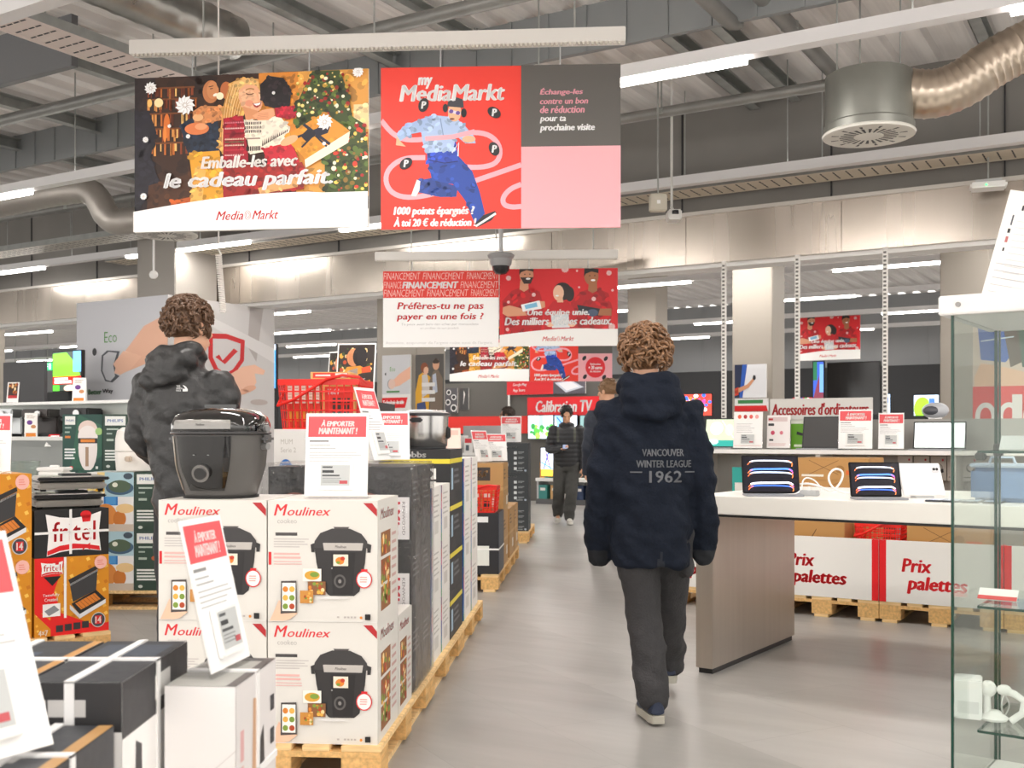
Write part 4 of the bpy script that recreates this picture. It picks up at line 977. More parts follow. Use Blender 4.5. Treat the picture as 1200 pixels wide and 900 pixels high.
a = Art(0, 0, 40, 120); a.bg('#d9382a'); a.rect(4, 0, 36, 8, '#e2b36a'); a.rect(6, 16, 34, 60, '#ece0d4'); a.lines(8, 22, 32, 5, 7, 2, '#c9a08a'); a.rect(8, 80, 32, 104, '#e9a23c'); a.rect(0, 0, 3, 120, '#e2b36a', True); s = None
for i in range(5):
    loc = mb @ Vector((-.18 + i * .036, -.12, .007)); lab = ('first', 'second', 'third', 'fourth', 'fifth')[i] + ' slim orange box standing in the large red basket, from its left end'
    if s is None: s = carton(lab, loc, AA, (.033, .2, .25), '#d9a860', a, group='slim orange boxes in the red basket')
    else: dup(s, loc, None, lab)
a = Art(0, 0, 100, 80); a.bg('#e0b069'); a.rect(6, 8, 94, 76, '#e0372c'); a.text('Tefal', 14, 12, 50, 22, '#ffffff', .04, .2); a.L += 1
for i in range(4):
    for j in range(4): a.rect(30 + i * 15, 28 + j * 12, 41 + i * 15, 37 + j * 12, '#3a3530', True)
carton('orange waffle plate box with a dark grid in the right half of the red basket', mb @ Vector((.01, -.12, .007)), AA, (.17, .2, .235), '#e0b069', a)
a = Art(0, 0, 100, 16); a.bg('#e0b069'); a.rect(6, 2, 94, 14, '#d9382a'); a.rect(12, 6, 50, 10, '#f6e6e0'); a.rect(62, 3, 92, 13, '#ece4da')
carton('flat orange box lying across the boxes in the red basket', mb @ Vector((-.06, -.1, .26)), AA, (.21, .18, .035), '#e0b069', a)
pb = aisle(9.22, .22, .659)
basket('small red basket on the strapped black carton', pb, AA, .36, .3, .2)
mb = Matrix.Translation(pb) @ Matrix.Rotation(AA, 4, 'Z'); s = None
for i in range(3):
    a = Art(0, 0, 30, 60); a.bg('#e8632c'); a.rect(4, 6, 26, 20, '#f6efe4'); a.rect(6, 30, 24, 52, '#2d2a2c')
    lab = ('left', 'middle', 'right')[i] + ' orange packet in the small red basket'; loc = mb @ Vector((-.14 + i * .095, -.1, .007))
    if s is None: s = carton(lab, loc, AA, (.08, .06, .17), '#e8632c', a, group='orange packets', name='small_packet')
    else: dup(s, loc, None, lab)
# ---------------------------------------------------------------- blurred stacks at the lower left
pallet((-1.16, 1.52, 0), 0, 'pallet under the nearest black and white cartons at lower left', 'pallets on the left'); 
def art_shoe(kind):
    a = Art(0, 0, 100, 100)
    a.bg('#f0efee')
    if kind == 'front': a.rect(0, 0, 100, 26, '#2d2c2e'); a.rect(8, 9, 62, 18, '#c9c7c5'); a.rect(20, 9, 22, 18, '#2d2c2e'); a.rect(40, 12, 41, 18, '#2d2c2e', True)
    else:
        a.rect(0, 0, 100, 30, '#343336'); a.rect(46, 8, 70, 22, '#d2d1ce'); a.poly([(18, 36), (26, 40), (27, 66), (22, 74), (17, 66)], '#38363a'); a.ell(52, 84, 12, 14, '#2e2c30'); a.ell(58, 84, 5, 9, '#b58a70'); a.rect(78, 34, 84, 44, '#3a3a3e'); a.rect(78, 52, 84, 62, '#3a3a3e', True)
    return a
sf, ss = art_shoe('front'), art_shoe('side')
topm = Art(0, 0, 10, 10).bg('#22252c'); topm.rect(1, 1, 9, 4, '#3c4654')
WS = M('#f2f2f2', .35)
def strapped(label, loc, rz, size, front, side, top, straps, plain=None):
    w, d, h = size
    o = carton(label, loc, rz, size, plain or '#f0efee', front, side, top, group=None)
    for k, f in enumerate(straps):
        MB().box(w * f - .009, w * f + .009, -.004, d + .004, h, h + .004, WS).box(w * f - .009, w * f + .009, -.004, 0, 0, h + .002, WS).build('strap', o)
    MB().box(-.003, w + .004, d * .5 - .009, d * .5 + .009, h, h + .005, WS).box(w, w + .004, d * .5 - .009, d * .5 + .009, 0, h + .004, WS).build('cross_strap', o)
    return o
def plainbox(label, loc, rz, size, col='#e9e8e6', group='lower cartons at lower left'):
    return carton(label, loc, rz, size, col, None, None, group=group)
plainbox('white carton under the nearest black-lidded carton, its side just in view', (-.895, 2.0, .145), 0, (.175, .4, .35))
strapped('black and white carton with white straps, tallest of the near stacks', (-.895, 2.0, .496), 0, (.175, .4, .352), sf, ss, topm, (.45,))
plainbox('lower carton of the stack behind the large blurred price sign', (-1.105, 2.0, .145), 0, (.2, .4, .35))
strapped('black-topped carton with a tan edge left of the tall strapped carton', (-1.105, 2.0, .496), 0, (.2, .4, .352), sf, ss, Art(0, 0, 10, 10).bg('#22252c').rect(9, 0, 10, 10, '#c08d4c').rect(1, 3, 6, 7, '#3f4c60'), (.3,))
sb = Art(0, 0, 100, 100).bg('#3b3c40'); tb = Art(0, 0, 10, 10).bg('#33363b').rect(2, 3, 7, 6, '#cfcfcc').rect(9, 0, 10, 10, '#b28a58')
plainbox('lowest carton of the front stack at the bottom left edge', (-.99, 1.60, .145), 0, (.262, .38, .31))
strapped('dark carton with a curved white strap at the bottom left edge', (-.99, 1.60, .456), 0, (.262, .38, .318), sb, sb, tb, (.62,), '#3b3c40')
tg = Art(0, 0, 10, 10).bg('#a9a9a4').rect(0, 0, 10, 1.2, '#4a4a4a').rect(8.6, 0, 10, 10, '#5a5452')
sg = Art(0, 0, 100, 130); sg.bg('#dcd8d8'); sg.rect(10, 40, 18, 66, '#d8a8a8'); sg.rect(10, 70, 18, 96, '#d8b4b0', True); sg.poly([(40, 20), (48, 22), (52, 128), (36, 128)], '#c9a080'); sg.poly([(58, 60), (66, 50), (72, 128), (54, 128)], '#3a3535'); sg.rect(84, 30, 94, 44, '#3a3a3e'); sg.rect(84, 60, 94, 74, '#3a3a3e', True)
plainbox('plain white carton beneath the grey-topped carton', (-.705, 2.2, .145), R(-4), (.147, .28, .33))
o = strapped('grey-topped white carton carrying the slanted price holder, beside the white cooker cartons', (-.705, 2.2, .476), R(-4), (.147, .28, .32), Art(0, 0, 10, 10).bg('#f1efef').poly([(0, 8), (10, 4), (10, 4.1), (0, 8.1)], '#dddada'), sg, tg, ())
MB().box(.147, .151, 0, .28, .1, .115, WS).build('side_strap', o)
price_sign('slanted clear price holder with a pink header in front of the white cooker cartons', (-.60, 2.33, .80), R(80), .19, .335, 13)
price_sign('very large blurred white price sign cut by the left edge', (-.825, 1.70, .778), R(60), .25, .385, 20, None, True, True)

# ---------------------------------------------------------------- waffle maker cartons
WF = ('#e8a02a', '#d98a1c', '#f0b644', '#c97616')
def waffle(a, x0, y0, x1, y1, n=7):
    a.rect(x0, y0, x1, y1, '#d98e1e'); a.L += 1
    for i in range(n):
        for j in range(int(n * (y1 - y0) / (x1 - x0)) + 1):
            if (i * 3 + j * 5) % 7 == 6: continue
            x = x0 + (x1 - x0) * (i + .15 + .2 * (j % 2)) / n; y = y0 + (x1 - x0) * (j + .15) / n; s = (x1 - x0) / n * .55
            if y + s < y1 and x + s < x1: a.poly([(x, y + s * .3), (x + s * .7, y), (x + s, y + s * .7), (x + s * .3, y + s)], WF[(i + j) % 4] if (i + j) % 3 else '#f6c65a', True)
def grill_pic(a, x, y, s):
    P = lambda *p: [(x + u * s, y + v * s) for u, v in p]
    a.poly(P((0, .35), (.78, 0), (.8, .1), (.05, .46)), '#2b2a2c'); a.poly(P((.04, .46), (.78, .12), (.74, .68), (.12, .95)), '#3a3a3c'); a.poly(P((.04, .46), (.78, .12), (.78, .17), (.05, .52)), '#cfcfcf', True)
    a.poly(P((.08, 1.0), (.74, .68), (1.0, .95), (.3, 1.3)), '#232325'); a.poly(P((.18, 1.0), (.7, .76), (.86, .94), (.34, 1.18)), '#d98030'); a.poly(P((.04, 1.02), (.3, 1.3), (.3, 1.42), (.04, 1.14)), '#d2d3d5', True); a.poly(P((.3, 1.3), (1.0, .95), (1.0, 1.06), (.3, 1.42)), '#e2e2e4', True)
    a.L += 1
    for i in range(6): a.line(P((.22 + i * .085, .98 - i * .038), (.38 + i * .085, 1.15 - i * .038)), s * .012, '#8a4a18', True)
def fritel_logo(a, x0, y0, x1, y1):
    w, h = x1 - x0, y1 - y0; P = lambda *p: [(x0 + u * w, y0 + v * h) for u, v in p]
    a.poly(P((.0, .0), (.25, .09), (.5, .12), (.75, .08), (1, -.03), (.96, .5), (1, .98), (.75, .93), (.5, .92), (.25, .96), (.02, 1.05), (.05, .5)), '#f5f2f0')
    a.poly(P((.03, .92), (.25, .8), (.5, .76), (.75, .8), (.97, .86), (.98, .97), (.75, .9), (.5, .89), (.25, .93), (.03, 1.03)), '#dc1c24')
    a.text('fritel', x0 + w * .12, y0 + h * .2, x0 + w * .9, y0 + h * .7, '#dc1c24', .01)
    a.ell(x0 + w * .72, y0 + h * .04, w * .1, h * .1, '#dc1c24', True); a.poly(P((.64, .06), (.82, .05), (.8, .22), (.66, .23)), '#dc1c24', True)
    a.poly(P((.66, .78), (.72, .83), (.8, .76), (.8, .94), (.72, .88), (.66, .95)), '#dc1c24', True); a.ring(x0 + w * .72, y0 + h * .56, w * .1, h * .2, w * .03, '#f5f2f0')
def art_black_logo():
    a = Art(0, 0, 83, 57); a.bg('#232324'); fritel_logo(a, 12, 5, 74, 53); a.rect(38, 0, 41, 54, '#efeeec'); a.rect(0, 26, 83, 29, '#efeeec', True); return a
def art_waffle(red=True):
    a = Art(0, 0, 86, 92); waffle(a, 0, 0, 86, 92, 9)
    if red:
        a.poly([(0, 0), (36, 0), (22, 40), (30, 66), (70, 84), (86, 82), (86, 92), (0, 92)], '#e3201f'); waffle(a, 0, 64, 18, 92, 3); a.poly([(0, 64), (20, 86), (30, 92), (40, 92), (0, 58)], '#e3201f')
        fritel_logo(a, 7, 5, 32, 20); a.poly([(10, 22), (30, 22), (20, 33)], '#1c1c1e'); a.text('Tastefully', 9, 42, 28, 46, '#ffffff', .02); a.text('Created', 11, 47, 26, 51, '#ffffff', .02, 0, True); a.rect(9, 54, 29, 69, '#f0eeec'); a.poly([(11, 62), (22, 56), (28, 62), (16, 68)], '#8a8c90'); a.L += 1
        for i in range(4): a.rect(24 + i * 10, 80 - i * .6, 32 + i * 10, 88 - i * .6, '#343236', True)
        a.text('4×7', 4, 84, 15, 91, '#f5e9dc', .04); a.rect(33, 0, 36, 72, '#efecea')
    grill_pic(a, 38, 12, 44) if red else grill_pic(a, 34, 14, 46)
    a.ell(76, 9, 7.5, 8, '#f3b9ae'); a.lines(72, 6, 80, 3, 2.5, 1, '#e88a7c'); a.ell(73, 78, 8.5, 9, '#3a4048'); a.ring(73, 78, 8.5, 9, 1, '#c9c9c9'); a.rect(69, 73, 77, 83, '#d8282c'); a.text('14', 69.5, 74, 76.5, 82, '#f5efe8', .03); return a
u = Vector((math.cos(R(39)), math.sin(R(39)), 0)); FP = Vector((-2.73, 6.195, 0)); FR = R(39)
aw, aw2, ab = art_waffle(), art_waffle(False), art_black_logo()
pallet(FP + Vector((0.02, -.02, 0)) - u * .46, FR, 'pallet under the orange waffle maker cartons', 'pallets on the left', 1.1)
w1 = carton('red and orange waffle maker carton with a white strap, below the black logo carton', FP + Vector((0, 0, .145)), FR, (.42, .45, .452), '#d98e1e', aw)
carton('black carton with a large white and red logo, on the waffle maker carton', FP + Vector((0, 0, .598)), FR, (.42, .45, .275), '#232324', ab)
carton('lower orange waffle maker carton at the left edge', FP - u * .445 + Vector((0, 0, .145)), FR, (.43, .45, .455), '#d98e1e', aw2, group='orange waffle maker cartons')
carton('upper orange waffle maker carton at the left edge, under a price sign', FP - u * .445 + Vector((0, 0, .601)), FR, (.43, .45, .485), '#d98e1e', aw2, group='orange waffle maker cartons')
price_sign('white price sign on top of the orange cartons at the left edge', FP - u * .2 + Vector((-.10, .1, 1.087)), R(12), .24, .345, 8)
def grill(label, loc, rz, s=1., open_=0.):
    t = thing('contact_grill', label, 'grill', loc, rz); SV = M('#bdbab5', .3, .8)
    MB().box(-.19, .19, -.14, .14, .012, .05, M('#b5b1aa', .3, .7), .01).build('base', t)
    for x in (-.16, .16):
        for y in (-.11, .11): MB().lathe([(.015, 0), (.018, .014)], (x, y, 0), BLACK, 10).build('foot', t)
    MB().box(-.18, .18, -.13, .13, .053, .06, BLACK).build('plate', t)
    MB().box(-.19, .19, -.14, .14, .062, .088, SV, .008).build('lid', t)
    MB().box(-.2, .2, -.175, -.145, .065, .083, BLACK, .006).build('handle', t)
    a = Art(0, 0, 60, 12); a.bg('#e9e4de'); a.rect(4, 2, 18, 10, '#e07a28'); a.rect(40, 2, 46, 10, '#d8402a', True); print_on('sticker', t, a, (-.12, -.1405, .064), UX, UZ, .22, .022)
    MB().box(-.05, .12, -.06, .08, .088, .1, DARK, .004).build('top_panel', t)
g0 = FP + u * .2 + Vector((-math.sin(FR), math.cos(FR), 0)) * .2
grill('lower steel contact grill on the black logo carton', g0 + u * .03 + Vector((0, 0, .874)), FR - .12)
grill('upper steel contact grill with a black handle, stacked on another grill', g0 + u * .05 + Vector((0, 0, .975)), FR - .12)

# ---------------------------------------------------------------- green air fryer cartons
def art_fryer(full=True):
    a = Art(0, 0, 100, 150); a.bg('#1f4a42'); a.poly([(40, 0), (100, 30), (100, 110), (55, 150), (20, 150)], '#2b5f4c')
    a.rect(6, 5, 32, 28, '#eef0ee'); a.text('PHILIPS', 9, 14, 29, 19, '#3a62a8', .02); a.rect(6, 34, 22, 38, '#9fb5ad', True); a.rect(6, 46, 18, 50, '#9fb5ad', True); a.rect(6, 58, 20, 64, '#d8803a', True)
    a.lines(5, 92, 36, 4, 8, 4.5, '#e6ecea'); a.ell(64, 90, 24, 64, '#ece4e2'); a.ell(64, 40, 24, 24, '#e6d2ca'); a.ell(64, 60, 25, 30, '#efe7e5'); a.rect(40, 64, 88, 78, '#2a2524'); a.rect(46, 67, 82, 75, '#e0852e'); a.poly([(58, 88), (66, 88), (66, 140), (58, 140)], '#a88a72')
    a.ell(92, 46, 9, 10, '#9cc47a'); a.ell(22, 144, 5, 5, '#d83a3a', True); a.rect(84, 140, 90, 147, '#dfe5e2', True); return a
def art_fryer2():
    a = Art(0, 0, 100, 150); a.bg('#274238'); a.rect(6, 5, 58, 30, '#e9ecea'); a.text('PHILIPS', 12, 13, 52, 21, '#3a62a8', .02); a.rect(10, 38, 40, 42, '#b9c8c0', True); a.rect(10, 50, 24, 54, '#9fb0a8', True); a.rect(10, 66, 28, 72, '#a9bab0', True); a.ell(46, 68, 8, 6, '#b8603a', True)
    a.lines(6, 96, 70, 4, 8, 4.5, '#e2e8e4'); a.ell(96, 70, 14, 50, '#ece6e2'); a.rect(84, 56, 100, 66, '#2a2524'); a.ell(14, 140, 5, 4, '#c9d2cc', True); a.ell(58, 140, 6, 6, '#d83a3a', True); return a
def art_food():
    a = Art(0, 0, 100, 150); a.bg('#dfe6e6'); a.rect(0, 0, 38, 62, '#f2dc9a'); a.blobs(2, 6, 36, 60, 20, 4, 8, ('#f0c23c', '#fbe9a0', '#e8b02a', '#fff4d0'), 2); a.rect(0, 0, 22, 12, '#eef0ee'); a.rect(38, 0, 100, 62, '#a9cbd8'); a.ell(70, 40, 30, 18, '#3a5a78'); a.ell(70, 36, 24, 16, '#4a5f4a'); a.ell(60, 32, 6, 6, '#e2e6d8'); a.ell(88, 10, 10, 8, '#3a4a5a', True)
    a.rect(0, 62, 100, 150, '#e9e9ea'); a.rect(36, 62, 66, 84, '#2a78c4'); a.rect(40, 62, 62, 82, '#4a98d8'); a.ell(40, 110, 24, 30, '#d98a3c'); a.ell(70, 118, 14, 20, '#c97628'); a.ell(82, 92, 20, 12, '#e8c890'); a.ell(34, 96, 10, 8, '#b5521c', True); a.rect(0, 132, 100, 150, '#c9bcae'); return a
f1, f2, f3 = art_fryer(), art_fryer2(), art_food()
pz = lambda px, d: Vector((xpx(px, d), d, 0))
FH = .441; q = pz(157, 8.1); GF = 'green air fryer cartons'
pallet((q.x + .37, 8.08, 0), R(90), 'pallet under the green air fryer cartons, behind the waffle cartons', 'pallets on the left', 1.12).scale = (1.12, 1.1, 1)
s1 = carton('bottom air fryer carton showing food photographs', q + Vector((-.35, 0, .145)), 0, (.348, .42, FH), '#dfe6e6', f3, None, group='food photo cartons'); dup(s1, q + Vector((-.35, 0, .146 + FH)), None, 'upper air fryer carton showing food photographs, under the white air fryer')
s1 = carton('bottom green air fryer carton beside the food photo cartons', q + Vector((.001, 0, .145)), 0, (.34, .42, FH), '#274238', f2, None, group=GF); dup(s1, q + Vector((.001, 0, .146 + FH)), None, 'middle green air fryer carton next to the man in black')
qb = pz(120, 8.58)
for i, n in enumerate(('bottom', 'middle', 'top')):
    a1 = carton(n + ' green carton with a front view of an air fryer, left back stack', qb + Vector((-.315, 0, .145 + i * (FH + .001))), 0, (.313, .36, FH), '#1f4a42', f1, None, group=GF) if i == 0 else dup(a1, qb + Vector((-.315, 0, .145 + i * (FH + .001))), None, n + ' green carton with a front view of an air fryer, left back stack')
    b1 = carton(n + ' green carton behind the white air fryer, right back stack', qb + Vector((.002, 0, .145 + i * (FH + .001))), 0, (.313, .36, FH), '#274238', f2, None, group=GF) if i == 0 else dup(b1, qb + Vector((.002, 0, .145 + i * (FH + .001))), None, n + ' green carton behind the white air fryer, right back stack')
t = thing('air_fryer', 'white air fryer standing on the food photo cartons beside the man in black', 'air fryer', (xpx(160, 8.24), 8.24, .145 + 2 * FH + .002))
MB().lathe([(.13, 0), (.142, .01), (.15, .12), (.148, .25), (.135, .31), (.1, .335), (.001, .34)], (0, 0, 0), M('#f1efea', .3), 40, pw=2.4).build('body', t)
MB().lathe([(.151, .15), (.153, .155), (.151, .16)], (0, 0, 0), M('#c9c7c2', .4), 40, pw=2.4).build('basket_seam', t)
MB().box(-.02, .02, -.21, -.145, .08, .12, M('#c9b9a8', .35), .008).build('handle', t)

# ---------------------------------------------------------------- coffee machine counter, far left
cn = 7.0; ce = gpx(-60, cn)[0]; ce1 = gpx(142, cn)[0]; L = ce1 - ce
t = thing('display_counter', 'grey display counter with a raised back panel for coffee machines at left', 'counter', G(ce, cn, 0), GA)
zt = 1.29
MB().box(0, L, 0, .6, .1, zt - .04, M('#8f9391', .5)).build('cabinet', t); MB().box(-.01, L + .01, -.02, .62, zt - .04, zt, M('#e2e3e0', .4), .004).build('worktop', t)
MB().box(0, L, .45, .6, zt, zt + .34, M('#c2c7c3', .5)).build('back_panel', t); MB().box(0, L, .3, .6, zt + .34, zt + .37, WHITE).build('upper_shelf', t); MB().box(L - .12, L - .02, .3, .44, zt, zt + .45, M('#a9aaa6', .5)).build('post', t); MB().box(.03, L - .03, .05, .55, 0, .1, DARK).build('plinth', t)
def cl(px, back=.2): return G(gpx(px, cn + back)[0], cn + back, 0)
def espresso(label, p, body, s=1.):
    t = thing('coffee_machine', label, 'coffee machine', p, GA + R(20)); B = M(body, .3, .1 if body != '#b9bcbd' else .8)
    MB().box(-.16, .16, -.13, .15, 0, .03, DARK, .006).build('drip_tray', t); MB().box(-.16, .16, .02, .15, .03, .26, B, .012).build('back_body', t); MB().box(-.16, .16, -.14, .15, .2, .29, B, .014).build('head', t)
    MB().tube([(.05, -.14, .235), (.05, -.17, .235)], .035, M('#b9b9b9', .2, .9), 20).build('dial', t)
    MB().tube([(-.06, -.08, .2), (-.06, -.08, .16)], .03, M('#8a8a8a', .25, .9), 16).build('spout', t); MB().tube([(-.06, -.1, .175), (-.06, -.24, .17)], .013, BLACK, 8).build('handle', t)
espresso('black coffee machine on the counter beside the green air fryer cartons', cl(95) + Vector((0, 0, zt)), '#252527')
espresso('dark espresso machine with a round chrome dial at the far left counter', cl(50, .29) + Vector((0, 0, zt)), '#3a3433')
espresso('silver coffee machine on the counter at the left edge', cl(8, .12) + Vector((0, 0, zt)), '#b9bcbd')
def tent(label, p, rz, w=.12, h=.25, cols=('#f6f2ee', '#6a3a8a', '#d9822b'), h2=None):
    t = thing('brochure_stand', label, 'brochure', p, rz); a = Art(0, 0, 40, 90); a.bg(cols[0]); a.ell(16, 36, 9, 9, cols[1]); a.ell(28, 52, 8, 7, '#c98a5a', True); a.rect(4, 76, 36, 90, cols[2]); a.lines(6, 8, 34, 3, 5, 2, '#b5a9a0')
    mb = MB().box(-w / 2, w / 2, 0, .003, 0, h, WHITE); a.emit(mb, (-w / 2, 0, 0), UX, UZ, w, h, .0002); mb.xf(Matrix.Rotation(R(-12), 4, 'X')).build('front_leaf', t)
    MB().box(-w / 2, w / 2, 0, .003, 0, h, WHITE).xf(Matrix.Translation((0, .12, 0)) @ Matrix.Rotation(R(12), 4, 'X')).build('back_leaf', t)
tent('white folded brochure with purple and orange marks standing on the counter edge', cl(36, .04) + Vector((0, 0, zt)), R(20))
tent('tall white brochure stand in front of the left television', cl(92, .45) + Vector((0, 0, zt + .37)), R(10), .13, .26)
a = Art(0, 0, 60, 70); a.bg('#f2efec'); a.rect(6, 4, 54, 46, '#3a2620'); a.blobs(10, 8, 50, 42, 14, 3, 7, ('#c9822c', '#8a3a22', '#f0d0a0'), 2); a.rect(6, 46, 54, 56, '#b5262c')
price_sign('small dark photo card on the counter near the left column', cl(14, .5) + Vector((0, 0, zt + .37)), R(-8), .14, .24, 8, a, True, False)
t = thing('shelf_tag', 'red and white price tag tilted off the counter edge', 'price tag', cl(52, -.03) + Vector((0, 0, zt - .1)), R(-8))
mb = MB(); a = Art(0, 0, 40, 50); a.bg('#f2f2f0'); a.rect(0, 0, 40, 20, '#e0282c'); a.rect(7, 5, 33, 9, '#ffffff'); a.rect(9, 12, 31, 16, '#ffffff', True); a.rect(8, 26, 32, 44, '#c3c6c6'); a.rect(10, 30, 20, 34, '#333333')
mb.box(0, .14, 0, .003, 0, .15, WHITE); a.emit(mb, (0, 0, 0), UX, UZ, .14, .15); mb.xf(Matrix.Rotation(R(-35), 4, 'X')).build('card', t)
t = thing('storage_tub', 'white plastic tub with a lid behind the contact grills', 'tub', (xpx(64, 7.86), 7.86, 0), R(0))
zz = zpx(566, 7.86); MB().box(-.09, .09, -.07, .07, zz, zz + .09, M('#efefec', .4), .008).build('tub_body', t); MB().box(-.1, .1, -.08, .08, zz + .09, zz + .115, WHITE, .006).build('lid', t); MB().box(-.03, .03, -.02, .02, zz + .115, zz + .13, WHITE, .004).build('knob', t)
t = thing('display_plinth', 'grey plinth carrying the white tub behind the grills', 'plinth', (xpx(30, 7.98), 7.98, 0), R(0))
MB().box(-.3, .34, -.25, .06, 0, zz - .02, M('#8d918f', .5)).build('plinth_body', t); MB().box(-.31, .35, -.26, .065, zz - .02, zz, LGREY, .004).build('plinth_top', t)
t = thing('glass_bowl', 'clear glass bowl on the plinth left of the white tub', 'bowl', (xpx(24, 7.86), 7.86, zz), 0)
MB().lathe([(.06, .0), (.08, .01), (.12, .07), (.135, .15), (.14, .155), (.132, .155), (.116, .07), (.07, .015), (.001, .012)], (0, 0, 0), GLASS, 32).build('bowl_wall', t)
MB().lathe([(.136, .152), (.143, .154), (.143, .16), (.136, .16)], (0, 0, 0), GLASS, 32).build('rim', t)

# ---------------------------------------------------------------- large washing machine billboard around the column
E0, E1, N0, N1, BH = -11.55, -9.92, 8.74, 10.5, 2.94
t = thing('billboard', 'large billboard wrapped round a column, a finger pressing an Eco button and a red shield', 'billboard', G(E0, N0, 0), GA)
bw, bd = E1 - E0, N1 - N0
MB().box(0, bw, 0, .04, 0, BH, M('#cfd0d4', .5)).box(bw - .04, bw, .04, bd, 0, BH, M('#cfd0d4', .5)).build('boards', t)
a = Art(97, 345, 197, 660); a.bg('#cdced4'); a.poly([(197, 368), (172, 382), (150, 415), (140, 428), (139, 440), (146, 442), (160, 436), (178, 428), (197, 414)], '#e9b79c'); a.poly([(139, 428), (152, 412), (166, 418), (158, 434), (146, 442), (139, 440)], '#f0c2a8'); a.poly([(143, 423), (152, 412), (162, 418), (152, 428)], '#f6d6c4')
a.poly([(126, 416), (132, 410), (146, 412), (140, 440), (146, 444), (138, 452), (130, 450), (125, 436)], '#55585f'); a.poly([(128, 417), (134, 412), (143, 414), (139, 430), (141, 444), (136, 450), (131, 448), (127, 436)], '#c9cad0')
a.poly([(139, 428), (150, 412), (170, 420), (158, 436), (146, 443)], '#efbfa4'); a.text('Eco', 129, 386, 143, 400, '#5a9a4a', -.01); a.ell(118, 411, 2.4, 5, '#34353a'); a.ell(105, 463, 5, 5, '#2f8a3c'); a.text('Better', 111, 460, 126, 467, '#2f7a3a', .03); a.text('Way', 127, 460, 139, 467, '#3a3a3e', .03, 0, True); a.rect(150, 520, 197, 530, '#d8242a')
for k in range(6): a.line([(105, 463), (105 + 5 * math.cos(k), 463 + 5 * math.sin(k))], .6, '#bfe0b8', k > 0)
print_on('front_print', t, a, (0, 0, 0), UX, UZ, bw, BH, .0006)
a = Art(200, 345, 313, 660); a.bg('#c6c4c4'); a.poly([(285, 345), (300, 345), (292, 420), (282, 400)], '#a9a3a1'); a.poly([(200, 345), (313, 400), (313, 420), (200, 352)], '#d4d2d2')
sh = [(240, 388), (259, 386), (279, 392), (278, 420), (268, 438), (258, 446), (247, 438), (240, 420)]
a.poly(sh, '#c4161c'); a.poly([(259 + (x - 259) * .76, 414 + (y - 414) * .76) for x, y in sh], '#c9c5c6'); a.line([(249, 416), (256, 424), (269, 406)], 5.5, '#c4161c')
a.poly([(262, 440), (276, 428), (290, 424), (302, 431), (300, 437), (290, 436), (292, 448), (285, 462), (272, 464), (262, 455)], '#e6b79e'); a.ell(284, 457, 8, 4, '#d9a48a', rot=-.4); a.ell(276, 462, 7, 3.5, '#d9a48a', True, rot=-.3); a.ell(295, 475, 10, 4, '#b3a8a4')
print_on('side_print', t, a, (bw, 0, 0), UY, UZ, bd, BH, .0006)
# screens behind
def tv(label, px0, px1, py0, py1, n, art, stand=True, em=1.2, legs=True, thick=.05, cat='television', rz=GA, mount=0.):
    e0, d0 = gpx(px0, n); e1, d1 = gpx(px1, n); dm = (d0 + d1) / 2; w = e1 - e0; zt_, zb_ = zpx(py0, dm), zpx(py1, dm)
    t = thing('television', label, cat, G(e0, n, 0), rz)
    MB().box(-.012, w + .012, 0, thick, zb_ - .012, zt_ + .012, BLACK, .004).build('casing', t); print_on('screen', t, art, (0, 0, zb_), UX, UZ, w, zt_ - zb_)
    if mount: MB().box(w * .4, w * .6, thick, thick + mount - .002, (zt_ + zb_) / 2 - .1, (zt_ + zb_) / 2 + .1, DARK).build('wall_bracket', t)
    if legs:
        MB().box(w * .5 - .04, w * .5 + .04, thick, thick + .06, .03, zt_, DARK).build('floor_stand', t); MB().box(w * .2, w * .8, -.15, .35, 0, .03, DARK, .004).build('stand_base', t)
    return t
def E(h, em=1.1): return M(h, .3, 0, em)
a = Art(62, 412, 95, 458); a.bg(E('#5a6a62', .4)); a.poly([(62, 414), (78, 413), (90, 428), (94, 440), (62, 446)], E('#7ae23a')); a.rect(86, 412, 95, 436, E('#6ab4f2')); a.rect(62, 441, 95, 450, E('#e8281f')); a.rect(64, 442.5, 80, 445, E('#ffffff')); a.rect(64, 446, 84, 449, E('#ffffff'), True); a.rect(62, 451, 70, 458, E('#5ac23a')); a.ell(82, 455, 7, 4, E('#e8c6b0'))
tv('television with a bright green shirt on screen left of the billboard', 62, 95, 412, 458, 8.2, a)
a = Art(0, 0, 10, 50); a.bg(E('#3f8ae0')); a.rect(0, 0, 10, 6, E('#cfe6ff')); a.line([(1, 48), (8, 10)], 1, E('#1a3a7a')); a.rect(0, 30, 6, 50, E('#a9d0f6'))
tv('narrow blue screen just right of the billboard edge', 313, 323, 404, 455, 12.6, a)
t = thing('board', 'large dark grey board standing behind the coffee machine counter', 'board', G(gpx(12, 7.95)[0], 7.86, 0), GA)
ww = gpx(60, 7.95)[0] - gpx(12, 7.95)[0]; dd = gpx(45, 7.95)[1]
MB().box(0, ww, 0, .04, zpx(500, dd), zpx(424, dd), M('#47474a', .5)).build('panel', t)
for x in (.1, ww - .1): MB().box(x - .02, x + .02, .04, .08, 0, zpx(430, dd), DARK).build('leg', t)
MB().box(0, ww, .0, .12, 0, .03, DARK).build('base', t)
